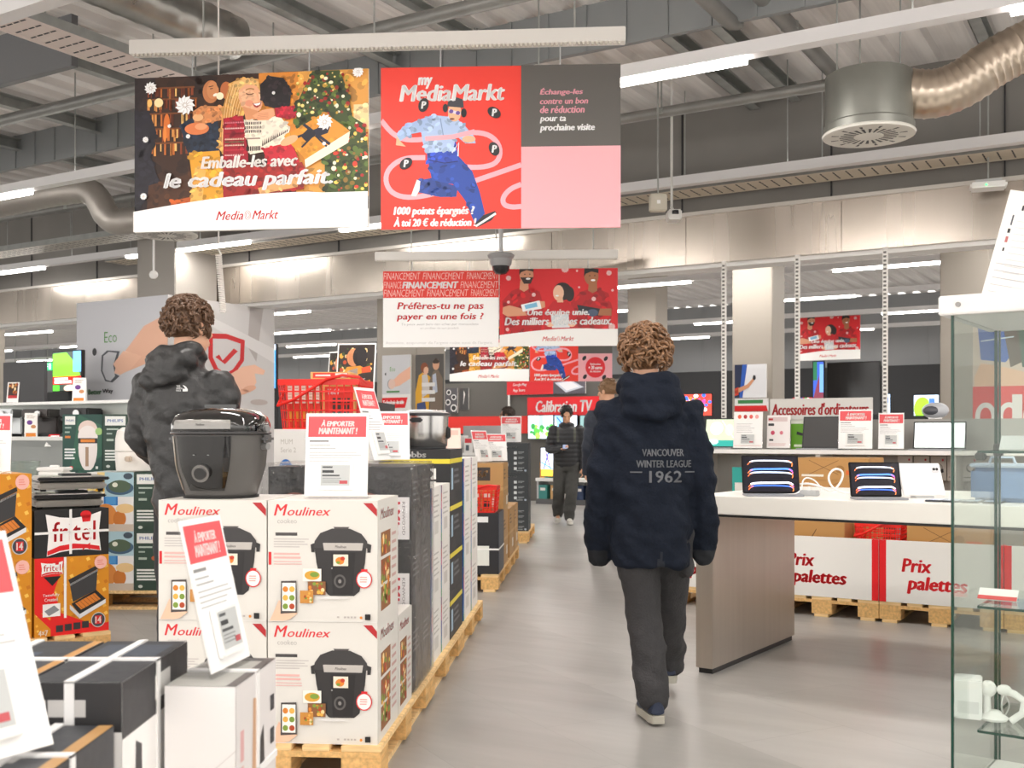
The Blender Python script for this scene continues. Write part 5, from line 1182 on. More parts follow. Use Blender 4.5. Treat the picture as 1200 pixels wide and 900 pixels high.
# ---------------------------------------------------------------- pallets of the week, behind the white table
tv0 = Vector((2.236, 7.78, 0)); pe = tv0.dot(gx.to_3d()); pn = tv0.dot(gy.to_3d())
def art_prix():
    a = Art(0, 0, 80, 43); a.bg('#eceae6'); a.rect(0, 0, 4.6, 43, '#e4121c'); a.rect(75.4, 0, 80, 43, '#e4121c', True)
    a.text('Prix', 15, 12, 35, 21.5, '#dd1420', .045, .16); a.text('palettes', 18.5, 24, 58, 36.5, '#dd1420', .045, .16, True); return a
apx = art_prix(); s = None
WH = ('behind the metal table leg and the walking man', 'under the white table, right of its metal leg', 'at the right, partly behind the glass case', 'far right, behind the glass case', 'hidden at the far left of the row')
for i, k in enumerate((0, 1, 2, 3)):
    e0 = pe - 1.214 + .8 * k
    pallet(G(e0 + .002, pn, 0), GA, 'price board pallet ' + WH[k], 'pallets behind the table', .995)
    lab = 'white board with red lettering, ' + WH[k]
    if s is None:
        s = thing('price_board', lab, 'sign', G(e0, pn, .145), GA, 'pallet price boards')
        MB().box(.003, .797, 0, .008, 0, .43, M('#f2f2f0', .45)).build('board', s); print_on('lettering', s, apx, (.003, 0, 0), UX, UZ, .794, .43)
        for x in (.003, .789): MB().box(x, x + .008, .008, .06, 0, .43, M('#e4121c', .45)).build('side_flap', s)
    else: dup(s, G(e0, pn, .145), GA, lab)
ac = Art(0, 0, 100, 40); ac.bg('#b98a50'); ac.line([(20, 4), (60, 30)], .8, '#6d4e2a'); ac.line([(60, 4), (20, 30)], .8, '#6d4e2a', True); ac.rect(70, 22, 88, 30, '#d8682c'); ac.ell(62, 20, 6, 7, '#9c7038'); ac.rect(10, 30, 40, 34, '#e9e2d4', True)
def gcart(lb, e, n, z, w, d, h, art=ac, grp='brown cartons behind the price boards'): return carton(lb, G(e, n, z), GA, (w, d, h), '#b98a50', art, None, None, group=grp, mat_=CARD)
ORD = ('lowest', 'second', 'third', 'fourth', 'topmost')
e1 = pe - .41 + .02
# behind board 1: a tall stack of flat cartons and a red basket
for i in range(6): gcart(('lowest', 'second', 'third', 'fourth', 'fifth', 'topmost')[i] + ' flat brown carton of the stack seen between the two tablets', e1 + .08, pn + .34, .145 + i * .165, .55, .5, .163)
gcart('brown carton behind the board right of the metal table leg, next to a red crate', e1 + .02, pn + .07, .145, .50, .25, .53)
basket('red crate standing on the pallet behind the price boards', G(pe + .36, pn + .22, .5), GA, .32, .26, .17)
gcart('brown carton under the red crate, hidden by the price boards', e1 + .54, pn + .07, .145, .32, .26, .352)
for i in range(3): gcart(('lower', 'middle', 'upper')[i] + ' brown carton behind the right price board', pe + .56, pn + .07, .145 + i * .18, .55, .4, .178)
for i in range(3): gcart(('lower', 'middle', 'upper')[i] + ' brown carton behind the far right price board', pe + 1.3, pn + .07, .145 + i * .18, .5, .4, .178)
for i in range(2): gcart(('lower', 'upper')[i] + ' brown carton behind the price board that the walking man hides', pe - 1.1, pn + .07, .145 + i * .2, .5, .4, .198)

# ---------------------------------------------------------------- white demonstration table on a metal leg
TO = Vector((1.092, 5.9, 0)); tx = Vector((math.cos(TA), math.sin(TA), 0)); ty = Vector((-math.sin(TA), math.cos(TA), 0))
def T(x, y, z=0): return TO + tx * x + ty * y + Vector((0, 0, z))
t = thing('demonstration_table', 'long white demonstration table on a wide brushed metal leg', 'table', TO, TA)
MB().box(-.12, 3.6, -.03, 1.33, .878, .975, M('#e2dfd9', .35), .004).build('tabletop', t); MB().box(-.08, 3.56, .01, 1.29, .862, .878, M('#2a2a2a', .5)).build('underframe', t)
LM = M('#b5aca2', .36, .8, var=.05, scale=20, stretch=(1, 1, .03))
MB().box(-.1, 0, 0, 1.24, .03, .862, LM, .003).build('leg', t); MB().box(-.09, -.01, .02, 1.22, 0, .03, BLACK).build('foot', t)
MB().box(3.4, 3.5, 0, 1.24, .03, .862, LM, .003).build('leg', t); MB().box(3.41, 3.49, .02, 1.22, 0, .03, BLACK).build('foot', t)
TZ = .975
def tpos(px, back):   # point on the table top seen at picture column px, back metres behind the front edge
    k = (px - 600) / FPX; b = T(0, back); x = (k * b.y - b.x) / (tx.x - k * tx.y); return T(x, back, TZ + .0005)
def art_wall():
    K = lambda h, e=1.: M(h, .15, 0, e)
    a = Art(0, 0, 200, 130); a.bg(K('#14131f', .25))
    for i, y in enumerate((14, 46, 58, 98, 108)):
        c = ('#e8eeff', '#4a78d8', '#cfe0ff', '#f4f6ff', '#3a60c8')[i]
        a.line([(24, y + 6), (40, y), (120, y), (168, y - (2 if i % 2 else -2)), (182, y + 8)], (5, 7)[i % 2], K(c), smooth=2)
        a.line([(16, y + 16), (22, y + 8), (34, y + 2)], 3, K('#e86a3a'), smooth=1); a.line([(170, y), (184, y + 10), (180, y + 22)], 3.5, K(('#e8783a', '#c84a8a')[i % 2]), smooth=1)
    return a
aw_ = art_wall()
def tablet(label, p, rz, w, h, lean, screen=True):
    t = thing('tablet', label, 'tablet', p, rz); mx = Matrix.Translation((0, 0, .012)) @ Matrix.Rotation(-R(lean), 4, 'X')
    c = M('#26262a', .35, .5) if screen else M('#eceaea', .35)
    MB().box(-w / 2, w / 2, 0, .008, 0, h, c, .0038).xf(mx).build('casing', t)
    if screen:
        mb = MB().box(-w / 2 + .002, w / 2 - .002, -.001, .001, .002, h - .002, M('#0c0c10', .08)); aw_.emit(mb, (-w / 2 + .009, -.001, .009), UX, UZ, w - .018, h - .018, .00008); mb.xf(mx).build('screen', t)
        MB().box(-w / 2, w / 2, -.12, .02, -.0, .01, M('#8e9096', .4), .002).build('keyboard_folio', t)
        MB().box(-w * .4, w * .4, .0, .004, 0, h * .6, DARK).xf(Matrix.Translation((0, .1, .0)) @ Matrix.Rotation(R(14), 4, 'X')).build('back_support', t)
    else:
        mb = MB().box(w * .28, w * .44, .0075 - .0105, .0, h - .055, h - .02, M('#d6d5d6', .3), .002); mb.xf(mx); cam_b = mb.build('camera_bump', t)
        for x in (w * .33, w * .4): MB().tube([(x, -.003, h - .037), (x, -.006, h - .037)], .007, BLACK, 14).xf(mx).build('lens', cam_b)
        MB().box(-.05, .05, .0, .06, .0, .01, LGREY).build('stand_foot', t)
tablet('left tablet with neon stripes on its screen, on the white table', tpos(904, .22), R(-4), .31, .215, 17)
tablet('right tablet with neon stripes on its screen, on the white table', tpos(1027, .22), R(-4), .26, .185, 17)
tablet('white tablet seen from the back, right of the two lit tablets', tpos(1084, .45), R(6), .235, .185, 24, False)
# cables
p = tpos(965, .42)
pts = [p + Vector(v) for v in ((-.22, .05, .01), (-.12, .0, .07), (-.02, -.02, .05), (.04, 0, .012), (.1, .02, .06), (.12, .02, .13), (.06, .0, .15), (.02, 0, .1), (.05, -.01, .03), (.14, -.03, .006), (.24, -.05, .006))]
def smooth(P, n=3):
    for _ in range(n):
        Q = [P[0]]
        for a_, b_ in zip(P, P[1:]): Q += [a_ * .75 + b_ * .25, a_ * .25 + b_ * .75]
        P = Q + [P[-1]]
    return P
MB().tube(smooth(pts), .006, WHITE, 8).build('charging_cable', label='white looped charging cable between the two lit tablets', cat='cable')
pts = [p + Vector(v) for v in ((-.25, -.06, .006), (-.15, -.1, .01), (-.1, .05, .1), (-.02, .08, .08), (.0, .0, .012), (-.08, -.06, .006))]
MB().tube(smooth(pts), .004, WHITE, 8).build('charging_cable', label='thinner white cable lying beside the looped charging cable', cat='cable')
t = thing('power_adapter', 'small clear security holder on the table between the tablets', 'holder', tpos(948, .3), TA); MB().box(-.05, .05, -.03, .03, 0, .03, LGREY, .004).build('holder_body', t); MB().tube([(0, 0, .03), (0, 0, .05)], .01, WHITE).build('button', t)
# leaflets and phones lying on the right of the table
sl = None
for i, px in enumerate((1098, 1118, 1140, 1165)):
    o = thing('phone_leaflet' if False else 'flat_phone', ('first', 'second', 'third', 'fourth')[i] + ' phone lying on the right end of the white table, counted from the left', 'phone', tpos(px, .2), TA, 'phones on the white table')
    MB().box(-.04, .04, -.08, .08, 0, .009, M('#30333a', .3), .003).build('casing', o)
    a = Art(0, 0, 40, 80); a.bg(M('#5a6a80', .1, 0, .25)); a.poly([(4, 76), (36, 4), (36, 40), (20, 76)], M(('#9ab8d8', '#8a98a8', '#b9d4e0', '#7a9ac0')[i], .1, 0, .3)); print_on('screen', o, a, (-.037, -.077, .009), UX, UY, .074, .154)
# blue-grey handbag-like appliance case at the right end
t = thing('storage_case', 'translucent blue storage case on the table behind the glass', 'case', tpos(1176, .35), TA)
MB().box(-.14, .14, -.08, .08, 0, .17, M('#6d87ad', .25), .02).build('body', t); MB().box(-.145, .145, -.085, .085, .17, .19, M('#b5c2d2', .3), .008).build('lid', t)
MB().tube([(-.06, -.03, .19), (-.05, -.03, .22), (.05, -.03, .22), (.06, -.03, .19)], .007, M('#b5c2d2', .3)).build('handle', t)

# ---------------------------------------------------------------- computer shelves behind
SN = 9.16
e0, e1 = gpx(815, SN)[0], gpx(1300, SN)[0]; SZ = 1.18; L = e1 - e0
t = thing('computer_shelf', 'white shelf unit with laptops under the computer accessories sign', 'shelf', G(e0, SN, 0), GA)
MB().box(0, L, -.02, .45, SZ - .035, SZ, M('#efeeec', .4), .003).build('shelf_board', t); MB().box(0, L, .4, .45, 0, 1.44, M('#a7a49f', .5)).build('back_panel', t)
for x in (.02, L * .33, L * .66, L - .06): MB().box(x, x + .04, .0, .4, 0, SZ - .035, M('#c9c7c2', .5)).build('upright', t)
MB().box(0, L, .0, .4, .08, .12, LGREY).build('bottom_shelf', t)
# slotted uprights
for px, top in ((842, 318), (929, 326), (1033, 372)):
    e, d = gpx(px, 9.55); zt_ = 2.93
    t = thing('slotted_upright', {842: 'slotted white upright left of the white column', 929: 'slotted white upright beside the far red banner', 1033: 'slotted white upright right of the large black screen'}[px], 'upright', G(e, 9.68, 0), GA, 'slotted uprights')
    MB().box(-.02, .02, 0, .03, 0, zt_, M('#e8e6e2', .45)).build('post', t); mb = MB(); z = 1.4
    while z < zt_ - .05: mb.box(-.012, .012, -.001, 0, z, z + .018, M('#6f6d6a', .5)); z += .036
    mb.build('slot_pattern', t)
# header sign
e0h, dh = gpx(902, 9.45); e1h = gpx(1022, 9.45)[0]
t = thing('shelf_header', 'grey header sign reading Accessoires d ordinateurs in red letters', 'sign', G(e0h, 9.46, 0), GA)
zt_, zb_ = zpx(469, 9.35), zpx(489, 9.35)
MB().box(0, e1h - e0h, 0, .02, zb_ - .02, zt_ + .02, M('#d3d1cd', .5)).build('panel', t)
a = Art(0, 0, 118, 22); a.text('Accessoires d\'ordinateurs', 2, 3, 114, 19, '#b5121c', .03, .12); print_on('lettering', t, a, (0, 0, zb_), UX, UZ, e1h - e0h, zt_ - zb_)
for x in (.03, e1h - e0h - .05): MB().box(x, x + .02, .02, .04, 0, zt_, LGREY).build('post', t)
def laptop(label, px0, px1, py0, py1, art, n=SN + .1, kb=True):
    e0, d0 = gpx(px0, n); e1, d1 = gpx(px1, n); w = e1 - e0; h = zpx(py0, (d0 + d1) / 2) - SZ - .02
    t = thing('laptop', label, 'laptop', G(e0, n, SZ + .001), GA); mx = Matrix.Translation((0, .09, .012)) @ Matrix.Rotation(R(-12), 4, 'X')
    MB().box(0, w, -.09, .1, 0, .014, M('#9fa1a4', .35, .6), .003).build('base', t)
    mb = MB().box(0, w, 0, .008, 0, h, M('#1d1e20', .35), .003); art.emit(mb, (.012, 0, .012), UX, UZ, w - .024, h - .024, .0002); mb.xf(mx).build('screen', t)
    MB().box(.02, w - .02, -.06, .04, .014, .0155, DARK).build('keyboard', t)
a = Art(0, 0, 60, 36); a.bg(E('#aab89a', .8)); a.ell(20, 12, 12, 9, E('#e6ead0', .8)); a.rect(0, 28, 60, 36, E('#1f8a80', .8)); a.ell(16, 30, 9, 4, E('#bfe8d8', .9), True); a.line([(30, 2), (56, 28)], 1, E('#dfe8e0', .9)); a.ell(44, 14, 8, 8, E('#c2c8ac', .8), True)
laptop('laptop with a misty green picture on screen, left end of the shelf', 820, 861, 488, 527, a)
a = Art(0, 0, 60, 36).bg(M('#3c3b3b', .35))
laptop('laptop with a dark blank screen below the accessories sign', 936, 985, 486, 527, a)
a = Art(0, 0, 60, 36).bg(E('#e6ecea', .75))
laptop('laptop with a bright white screen next to the glass case', 1067, 1130, 492, 527, a)
ap2 = Art(0, 0, 80, 104); ap2.bg('#f4f3f2')
for i, c in enumerate(('#e8603a', '#b5262c', '#e05a50', '#e8a09a')): ap2.ell(16 + 16 * i, 14, 5, 6, c, i > 0)
ap2.lines(8, 34, 60, 5, 6, 1.6, '#c4c4c4'); ap2.rect(2, 96, 78, 99, '#f0dcd8')
def shelf_pt(px, n=SN + .0): return G(gpx(px, n)[0], n, SZ + .002)
price_sign('white information card with four small red pictures left of the dark laptop', shelf_pt(876), R(-22), .25, .33, 8, ap2)
price_sign('white price card with a red header right of the dark laptop', shelf_pt(1002), R(-24), .27, .34, 8)
price_sign('white price card with a red corner left of the bright laptop', shelf_pt(1044, SN + .12), R(-24), .2, .31, 8)
ap3 = Art(0, 0, 80, 104); ap3.bg('#efe9e8'); ap3.rect(4, 6, 70, 20, '#d8c4c4'); ap3.rect(4, 26, 24, 34, '#3c3c40'); ap3.rect(4, 10, 20, 16, '#c02a34', True); ap3.ell(20, 56, 7, 7, '#c23a5a'); ap3.ell(50, 56, 6, 6, '#d87a8a', True); ap3.rect(8, 76, 22, 82, '#3c3c40', True); ap3.lines(6, 90, 70, 2, 5, 2, '#d8b4b0')
price_sign('pale leaflet behind the slotted bracket left of the dark laptop', shelf_pt(912, SN + .19), R(-24), .2, .3, 6, ap3, True, False)
agn = Art(0, 0, 60, 100); agn.bg('#6aa82a'); agn.rect(0, 0, 60, 14, '#e8ece0'); agn.poly([(20, 40), (40, 46), (42, 56), (18, 50)], '#26282a'); agn.ell(44, 68, 7, 8, '#a4d05a'); agn.rect(10, 84, 48, 92, '#e8f0d8')
o = carton('green cable pack hanging between the leaflet and the dark laptop', shelf_pt(927, SN + .31), GA, (.16, .05, .26), '#6aa82a', agn, name='accessory_pack')
# accessory packs on the lower back panel
s = None
apk = Art(0, 0, 60, 80); apk.bg('#cfccc8'); apk.ell(30, 38, 16, 14, '#8a8886'); apk.ell(30, 36, 12, 10, '#cfccc8'); apk.poly([(34, 46), (48, 40), (50, 52), (38, 56)], '#34353a'); apk.ell(46, 12, 4, 4, '#c23a4a'); apk.rect(6, 66, 40, 70, '#9a9894', True)
for i, px in enumerate((1052, 1071, 1091, 1110, 1128, 1146)):
    loc = G(gpx(px, SN + .34)[0], SN + .34, .93); lab = ('first', 'second', 'third', 'fourth', 'fifth', 'sixth')[i] + ' grey cable pack hanging below the laptop shelf, counted from the left'
    if s is None: s = carton(lab, loc, GA, (.12, .03, .2), '#cfccc8', apk, group='hanging cable packs', name='accessory_pack'); 
    else: dup(s, loc, None, lab)
for i, (px, c, w) in enumerate(((858, '#2aa8a0', .12), (872, '#8a8c90', .1), (906, '#4a78b8', .1), (1018, '#6a4a3a', .2))):
    carton(('turquoise', 'grey', 'blue', 'brown')[i] + ' accessory pack standing under the laptop shelf', G(gpx(px, SN + .1)[0], SN + .1, .121), GA, (w, .06, 1.0 if False else .9), c, Art(0, 0, 10, 20).bg(c).rect(2, 3, 8, 8, '#e6e4e0'), name='accessory_pack')
t = thing('helmet_camera', 'small grey and white headset display on top of the shelf near the glass case', 'device', G(gpx(1096, 9.585)[0], 9.585, 1.441), GA)
MB().ell((0, 0, .07), .11, .07, .07, M('#b9bcc2', .3), 20).build('shell', t); MB().ell((-.02, -.045, .07), .07, .035, .04, M('#55585f', .2), 16).build('visor', t); MB().box(-.05, .05, -.03, .03, 0, .02, WHITE).build('stand', t)

# ---------------------------------------------------------------- glass display case, near right
CR = R(-36); CO = Vector((xpx(1114, 3.4), 3.4, 0)); cx_, cy_ = 1.5, .62
t = thing('display_case', 'tall glass display case with a white top at the right edge', 'display case', CO, CR)
ZT, ZB = 1.68, .14
MB().box(-.03, cx_ + .03, -.03, cy_ + .03, ZT, ZT + .06, M('#eeecea', .4), .004).build('top_panel', t); MB().box(-.01, cx_, -.01, cy_, 0, ZB, M('#dedcd9', .5), .004).build('base', t)
def pane(nm, x0, x1, y0, y1, z0, z1, edges):
    mb = MB().box(x0, x1, y0, y1, z0, z1, GLASS); o = mb.build(nm, t); m2 = MB()
    for b in edges: m2.box(*b, GREEN_EDGE)
    m2.build('glass_edge', o)
g = .006
def vedge(x, y, w=.008): return (x - w / 2, x + w / 2, y - w / 2, y + w / 2, ZB, ZT)
pane('glass_pane', .01, .72, 0, g, ZB, ZT, [vedge(.006, .0)]); pane('glass_pane', .73, cx_, 0, g, ZB, ZT, [vedge(.725, .0)])
pane('glass_pane', 0, g, .01, cy_, ZB, ZT, [vedge(.003, cy_ - .004, .010)]); pane('glass_pane', .01, cx_, cy_ - g, cy_, ZB, ZT, [vedge(.014, cy_, .007), vedge(.75, cy_, .006)])
def glass_shelf(z):
    o = MB().box(.06, cx_ - .04, .1, cy_ - .08, z, z + .008, GLASS).build('glass_shelf', t)
    MB().box(.06, cx_ - .04, .096, .1, z, z + .008, GREEN_EDGE).box(.056, .06, .1, cy_ - .08, z, z + .008, GREEN_EDGE).build('glass_edge', o)
glass_shelf(1.248); glass_shelf(.755); glass_shelf(.36)
MB().box(.0, .03, cy_ - .04, cy_ - .01, 1.23, 1.275, M('#4a4c4a', .3, .8), .004).build('shelf_clip', t); MB().box(.05, .08, .09, .12, 1.225, 1.25, M('#4a4c4a', .3, .8), .004).build('shelf_clip', t)
MB().tube([(.03, -.031, ZT + .03), (.03, -.035, ZT + .03)], .008, M('#8a8784', .3, .8), 12).build('lock', t)
for x in (.35, .95): MB().lathe([(.05, -.008), (.055, 0)], (x, .3, ZT), M('#b9b7b4', .4), 20).build('spot_lamp', t)
def Cc(x, y, z): return CO + Vector((math.cos(CR) * x - math.sin(CR) * y, math.sin(CR) * x + math.cos(CR) * y, z))
def cpt(px, y):   # inside the case, y metres behind the front pane, at picture column px
    k = (px - 600) / FPX; b = Cc(0, y, 0); ux = Vector((math.cos(CR), math.sin(CR))); x = (k * b.y - b.x) / (ux.x - k * ux.y); return x
o = carton('white carton standing in the bottom of the glass case', Cc(cpt(1120, .22), .2, .369), CR + R(12), (.085, .1, .13), '#efeeee', None, name='white_carton')
MB().box(.01, .075, -.001, 0, .02, .06, M('#dcdcdc', .5)).build('front_print', o)
t = thing('white_mixer', 'white hand mixer with whisk in the bottom of the glass case', 'mixer', Cc(cpt(1165, .26), .26, .369), CR + R(10))
WM = M('#f0efed', .3)
MB().lathe([(.04, 0), (.045, .008), (.03, .02), (.018, .03)], (0, 0, 0), WM, 24).build('base', t)
mb = MB().tube([(-.02, 0, .02), (-.022, 0, .07), (-.02, 0, .095)], [.013, .012, .016], WM, 14); mb.build('handle', t); MB().ell((-.018, 0, .1), .026, .02, .028, WM, 16).build('head', t)
MB().tube([(.05, 0, 0), (.085, 0, .03), (.09, 0, .07), (.06, 0, .09), (.03, 0, .1)], .012, WM, 12).build('arm', t); MB().ell((.03, 0, .1), .024, .02, .018, WM, 14).build('motor', t)
for i in range(3): MB().tube(smooth([Vector((.03, 0, .09)), Vector((.03 + .02 * math.cos(i * 2.1), .02 * math.sin(i * 2.1), .05)), Vector((.03, 0, .012))], 2), .0025, STEEL, 6).build('whisk_wire', t)
t = thing('label_holder', 'small acrylic label lying on the middle glass shelf', 'label', Cc(cpt(1168, .25), .25, .764), CR); MB().box(-.06, .06, 0, .05, 0, .004, ACRYL).build('foot', t); mb = MB().box(-.06, .06, -.001, .002, 0, .05, WHITE).box(-.06, .06, -.003, -.001, .0, .016, M('#e04848', .5)); mb.xf(Matrix.Rotation(R(-50), 4, 'X')).build('card', t)
t = thing('label_holder', 'acrylic price label leaning on the upper glass shelf', 'label', Cc(cpt(1190, .25), .25, 1.257), CR); MB().box(-.05, .05, 0, .05, 0, .004, ACRYL).build('foot', t); MB().box(-.05, .05, -.001, .002, 0, .06, M('#d8dcdc', .4)).xf(Matrix.Rotation(R(-40), 4, 'X')).build('card', t)
# leaning information panel on top of the case
a = Art(0, 0, 60, 130); a.bg('#d6d3cf'); a.rect(18, 10, 46, 12, '#6a6a6c'); a.L += 1
for i in range(5): a.rect(18 + 7 * i, 16, 20.5 + 7 * i, 22, ('#2a2a30', '#c08a8a', '#8a8a9a', '#2a2a30', '#55555a')[i], True)
a.rect(10, 28, 12, 40, '#55585f', True); a.rect(9, 44, 12, 49, '#1d1d22', True); a.rect(9, 53, 12, 60, '#a05a5a', True); a.rect(9, 66, 11, 70, '#333338', True); a.lines(16, 34, 50, 12, 7.4, .9, '#b9b9bb', .5); a.lines(6, 84, 50, 5, 8, 1, '#a9a9ab', .5)
t = thing('information_panel', 'tall white information panel leaning on top of the glass case', 'sign', Cc(.04, .2, ZT + .061), CR + R(14))
w, h = .165, .40; mx = Matrix.Rotation(R(-14), 4, 'X') @ Matrix.Rotation(R(14), 4, 'Y')
mb = MB().box(0, w, 0, .004, 0, h, M('#f0efee', .35)); a.emit(mb, (0, 0, 0), UX, UZ, w, h, .0002); mb.xf(mx).build('panel', t); MB().box(0, w, -.01, .07, 0, .004, ACRYL).build('foot', t)
# poster seen through the case
pd = 9.0; pn_ = 8.9; e0p, d0p = gpx(1140, 11.0); 
t = thing('wall_poster', 'red and blue promotional poster seen through the glass case', 'poster', G(e0p, 11.0, 0), GA)
w = gpx(1290, 11.0)[0] - e0p; dm = 10.0; z0, z1_ = zpx(600, dm), zpx(372, dm)
MB().box(0, w, 0, .04, z0, z1_, M('#d9d4d0', .5)).build('panel', t)
a = Art(1140, 372, 1290, 600); a.bg('#e6342c'); a.rect(1140, 372, 1290, 452, '#d8c4b4'); a.poly([(1146, 380), (1190, 376), (1200, 400), (1180, 424), (1150, 420)], '#2f5fb8'); a.poly([(1176, 376), (1205, 376), (1210, 420), (1186, 430)], '#5a4a3a'); a.poly([(1195, 385), (1260, 380), (1280, 440), (1200, 430)], '#3a5a44'); a.poly([(1142, 440), (1150, 424), (1180, 430), (1220, 440), (1220, 452), (1142, 452)], '#ecc0a0'); a.line([(1150, 398), (1190, 394)], 1.5, '#d8e4f2')
for x in (1156, 1184, 1214): a.ring(x, 488, 13, 17, 6, '#f6f0ee', x > 1156)
a.rect(1188, 462, 1200, 490, '#f2ece8'); a.rect(1150, 540, 1280, 600, '#f0d0cc')
print_on('print', t, a, (0, 0, z0), UX, UZ, w, z1_ - z0, .0006)
for x in (.05, w - .1): MB().box(x, x + .05, .04, .08, 0, z1_, LGREY).build('post', t)
# ---------------------------------------------------------------- far department: black walls, televisions, posters
BN = 18.7
def gwall(name, px0, px1, py0, py1, n, m, zb=None, th=.1):
    e0, d0 = gpx(px0, n); e1, d1 = gpx(px1, n); d = (d0 + d1) / 2
    z1 = zpx(py0, d); z0 = 0 if py1 is None else zpx(py1, d)
    return struct(MB().box(e0, e1, n, n + th, z0, z1, m), name, rz=GA), e0, e1, d
BK = M('#5c5955', .6); 
gwall('wall_black', 505, 735, 447, None, BN, BK)
gwall('trim_4', 505, 640, 488, 508, BN - .02, M('#e0281f', .5), th=.02)
def gsign(label, px0, px1, py0, py1, n, art, cat='sign', name='wall_sign', th=.03, hang=False):
    e0, d0 = gpx(px0, n); e1, d1 = gpx(px1, n); d = (d0 + d1) / 2; z1, z0 = zpx(py0, d), zpx(py1, d)
    t = thing(name, label, cat, G(e0, n, z0), GA)
    MB().box(0, e1 - e0, 0, th, 0, z1 - z0, M('#e6e4e0', .5)).build('panel', t); print_on('print', t, art, (0, 0, 0), UX, UZ, e1 - e0, z1 - z0, .0008)
    if hang:
        for f in (.2, .8): MB().tube([((e1 - e0) * f, .01, z1 - z0 - .01), ((e1 - e0) * f, .01, CZ - z0 + .02)], .006, GALV, 6).build('hanging_wire', t)
    return t
a = Art(0, 0, 90, 22); a.bg('#e8202a'); a.text('Calibration TV', 10, 4, 76, 18, '#ffffff', .03, .18)
gsign('red Calibration TV sign above the far televisions', 618, 709, 465, 487, BN - .05, a)
a = Art(0, 0, 100, 22); a.bg('#e0202a'); a.text('Google Play', 8, 3, 26, 9, '#ffffff', .02); a.text('App Store', 8, 12, 24, 18, '#ffffff', .02); a.rect(60, 0, 100, 22, '#5a5660'); a.poly([(62, 4), (82, 0), (98, 12), (76, 20)], '#cfd4e2'); a.poly([(66, 5), (82, 2), (93, 11), (77, 17)], '#f2f2f8')
gsign('red app store strip with a tilted phone below the far loyalty banner', 594, 686, 446, 462, BN - .06, a)
a = Art(0, 0, 18, 30); a.bg('#4a484c')
for x, y, r in ((6, 5, 3.2), (13, 11, 3.4), (5, 17, 3.6), (13, 24, 4.4)): a.ell(x, y, r, r, '#e6e4e2', y > 5); a.ell(x, y, r * .7, r * .7, '#232326')
gsign('grey loudspeaker poster on the black wall', 521, 536, 455, 484, BN - .04, a, 'poster', 'wall_poster')
a = Art(0, 0, 18, 30); a.bg('#3a393a'); a.poly([(8, 3), (11, 8), (9, 16), (7, 24), (8, 12)], '#e9e6e2'); gsign('dark poster with a thin white figure on the black wall', 539, 549, 455, 480, BN - .04, a, 'poster', 'wall_poster')
e, d = gpx(596, BN - .06); t = thing('cable_duct', 'thin white vertical strip on the black wall', 'strip', G(e, BN - .06, 0), GA); MB().box(-.02, .02, 0, .03, 0, zpx(449, d), WHITE, .004).build('strip_body', t)
# posters on the column
a = Art(0, 0, 32, 78); a.bg('#e9e7e6'); a.rect(0, 0, 32, 46, '#cfd0d4'); a.poly([(32, 14), (20, 22), (10, 32), (12, 38), (20, 36), (32, 28)], '#ecb79c'); a.ell(10, 34, 4, 6, '#9a9ca2'); a.ell(11, 34, 4, 6, '#e2c2b4'); a.text('Eco', 9, 14, 15, 19, '#5a9a4a', 0); a.ell(4, 22, .8, 1.6, '#333333', True); a.rect(5, 42, 20, 44, '#4a8a4a', True); a.poly([(0, 50), (29, 50), (26, 62), (0, 62)], '#e4161c'); a.text('Technologie durable', 1, 53, 25, 59, '#ffffff', .03, .1); a.lines(1, 66, 28, 3, 3.5, 1, '#b5b0ac')
gsign('pale Eco button poster with a red Technologie durable strip on the white column', 448, 481, 416, 494, 13.56, a, 'poster', 'wall_poster')
a = Art(0, 0, 33, 62); a.bg('#55524f'); a.poly([(0, 40), (4, 22), (10, 18), (18, 24), (16, 62), (0, 62)], '#e0a828'); a.poly([(8, 22), (14, 20), (18, 40), (8, 46)], '#cfc9c4'); a.ell(12, 16, 4, 5.5, '#e0ac8c'); a.ell(11, 14, 4.5, 5.5, '#8a4a2a'); a.ell(13, 17, 3, 4, '#e8b898'); a.poly([(17, 28), (22, 18), (28, 17), (33, 26), (33, 62), (18, 62)], '#7a6a5c'); a.ell(25, 11, 4, 6, '#d8a484'); a.poly([(21, 8), (25, 4), (29, 8), (28, 10), (22, 10)], '#3a2c24'); a.poly([(21, 22), (25, 20), (27, 40), (21, 42)], '#b9c0d0'); a.poly([(2, 52), (12, 50), (14, 62), (2, 62)], '#3a4a7a'); a.L += 1
for y in (30, 38, 46): a.rect(8, y, 24, y + 4, '#e6e4e2', True)
e0, d0 = gpx(487, 13.56); t = thing('wall_poster', 'dark poster of a couple, she in yellow, on the white column', 'poster', G(e0, 13.56, 0), GA); w = gpx(519, 13.56)[0] - e0; z0, z1_ = zpx(484, d0), zpx(416, d0)
MB().box(0, w, 0, .03, z0, z1_, M('#55524f', .5)).build('panel', t); print_on('print', t, a, (0, 0, z0), UX, UZ, w, z1_ - z0, .0008)
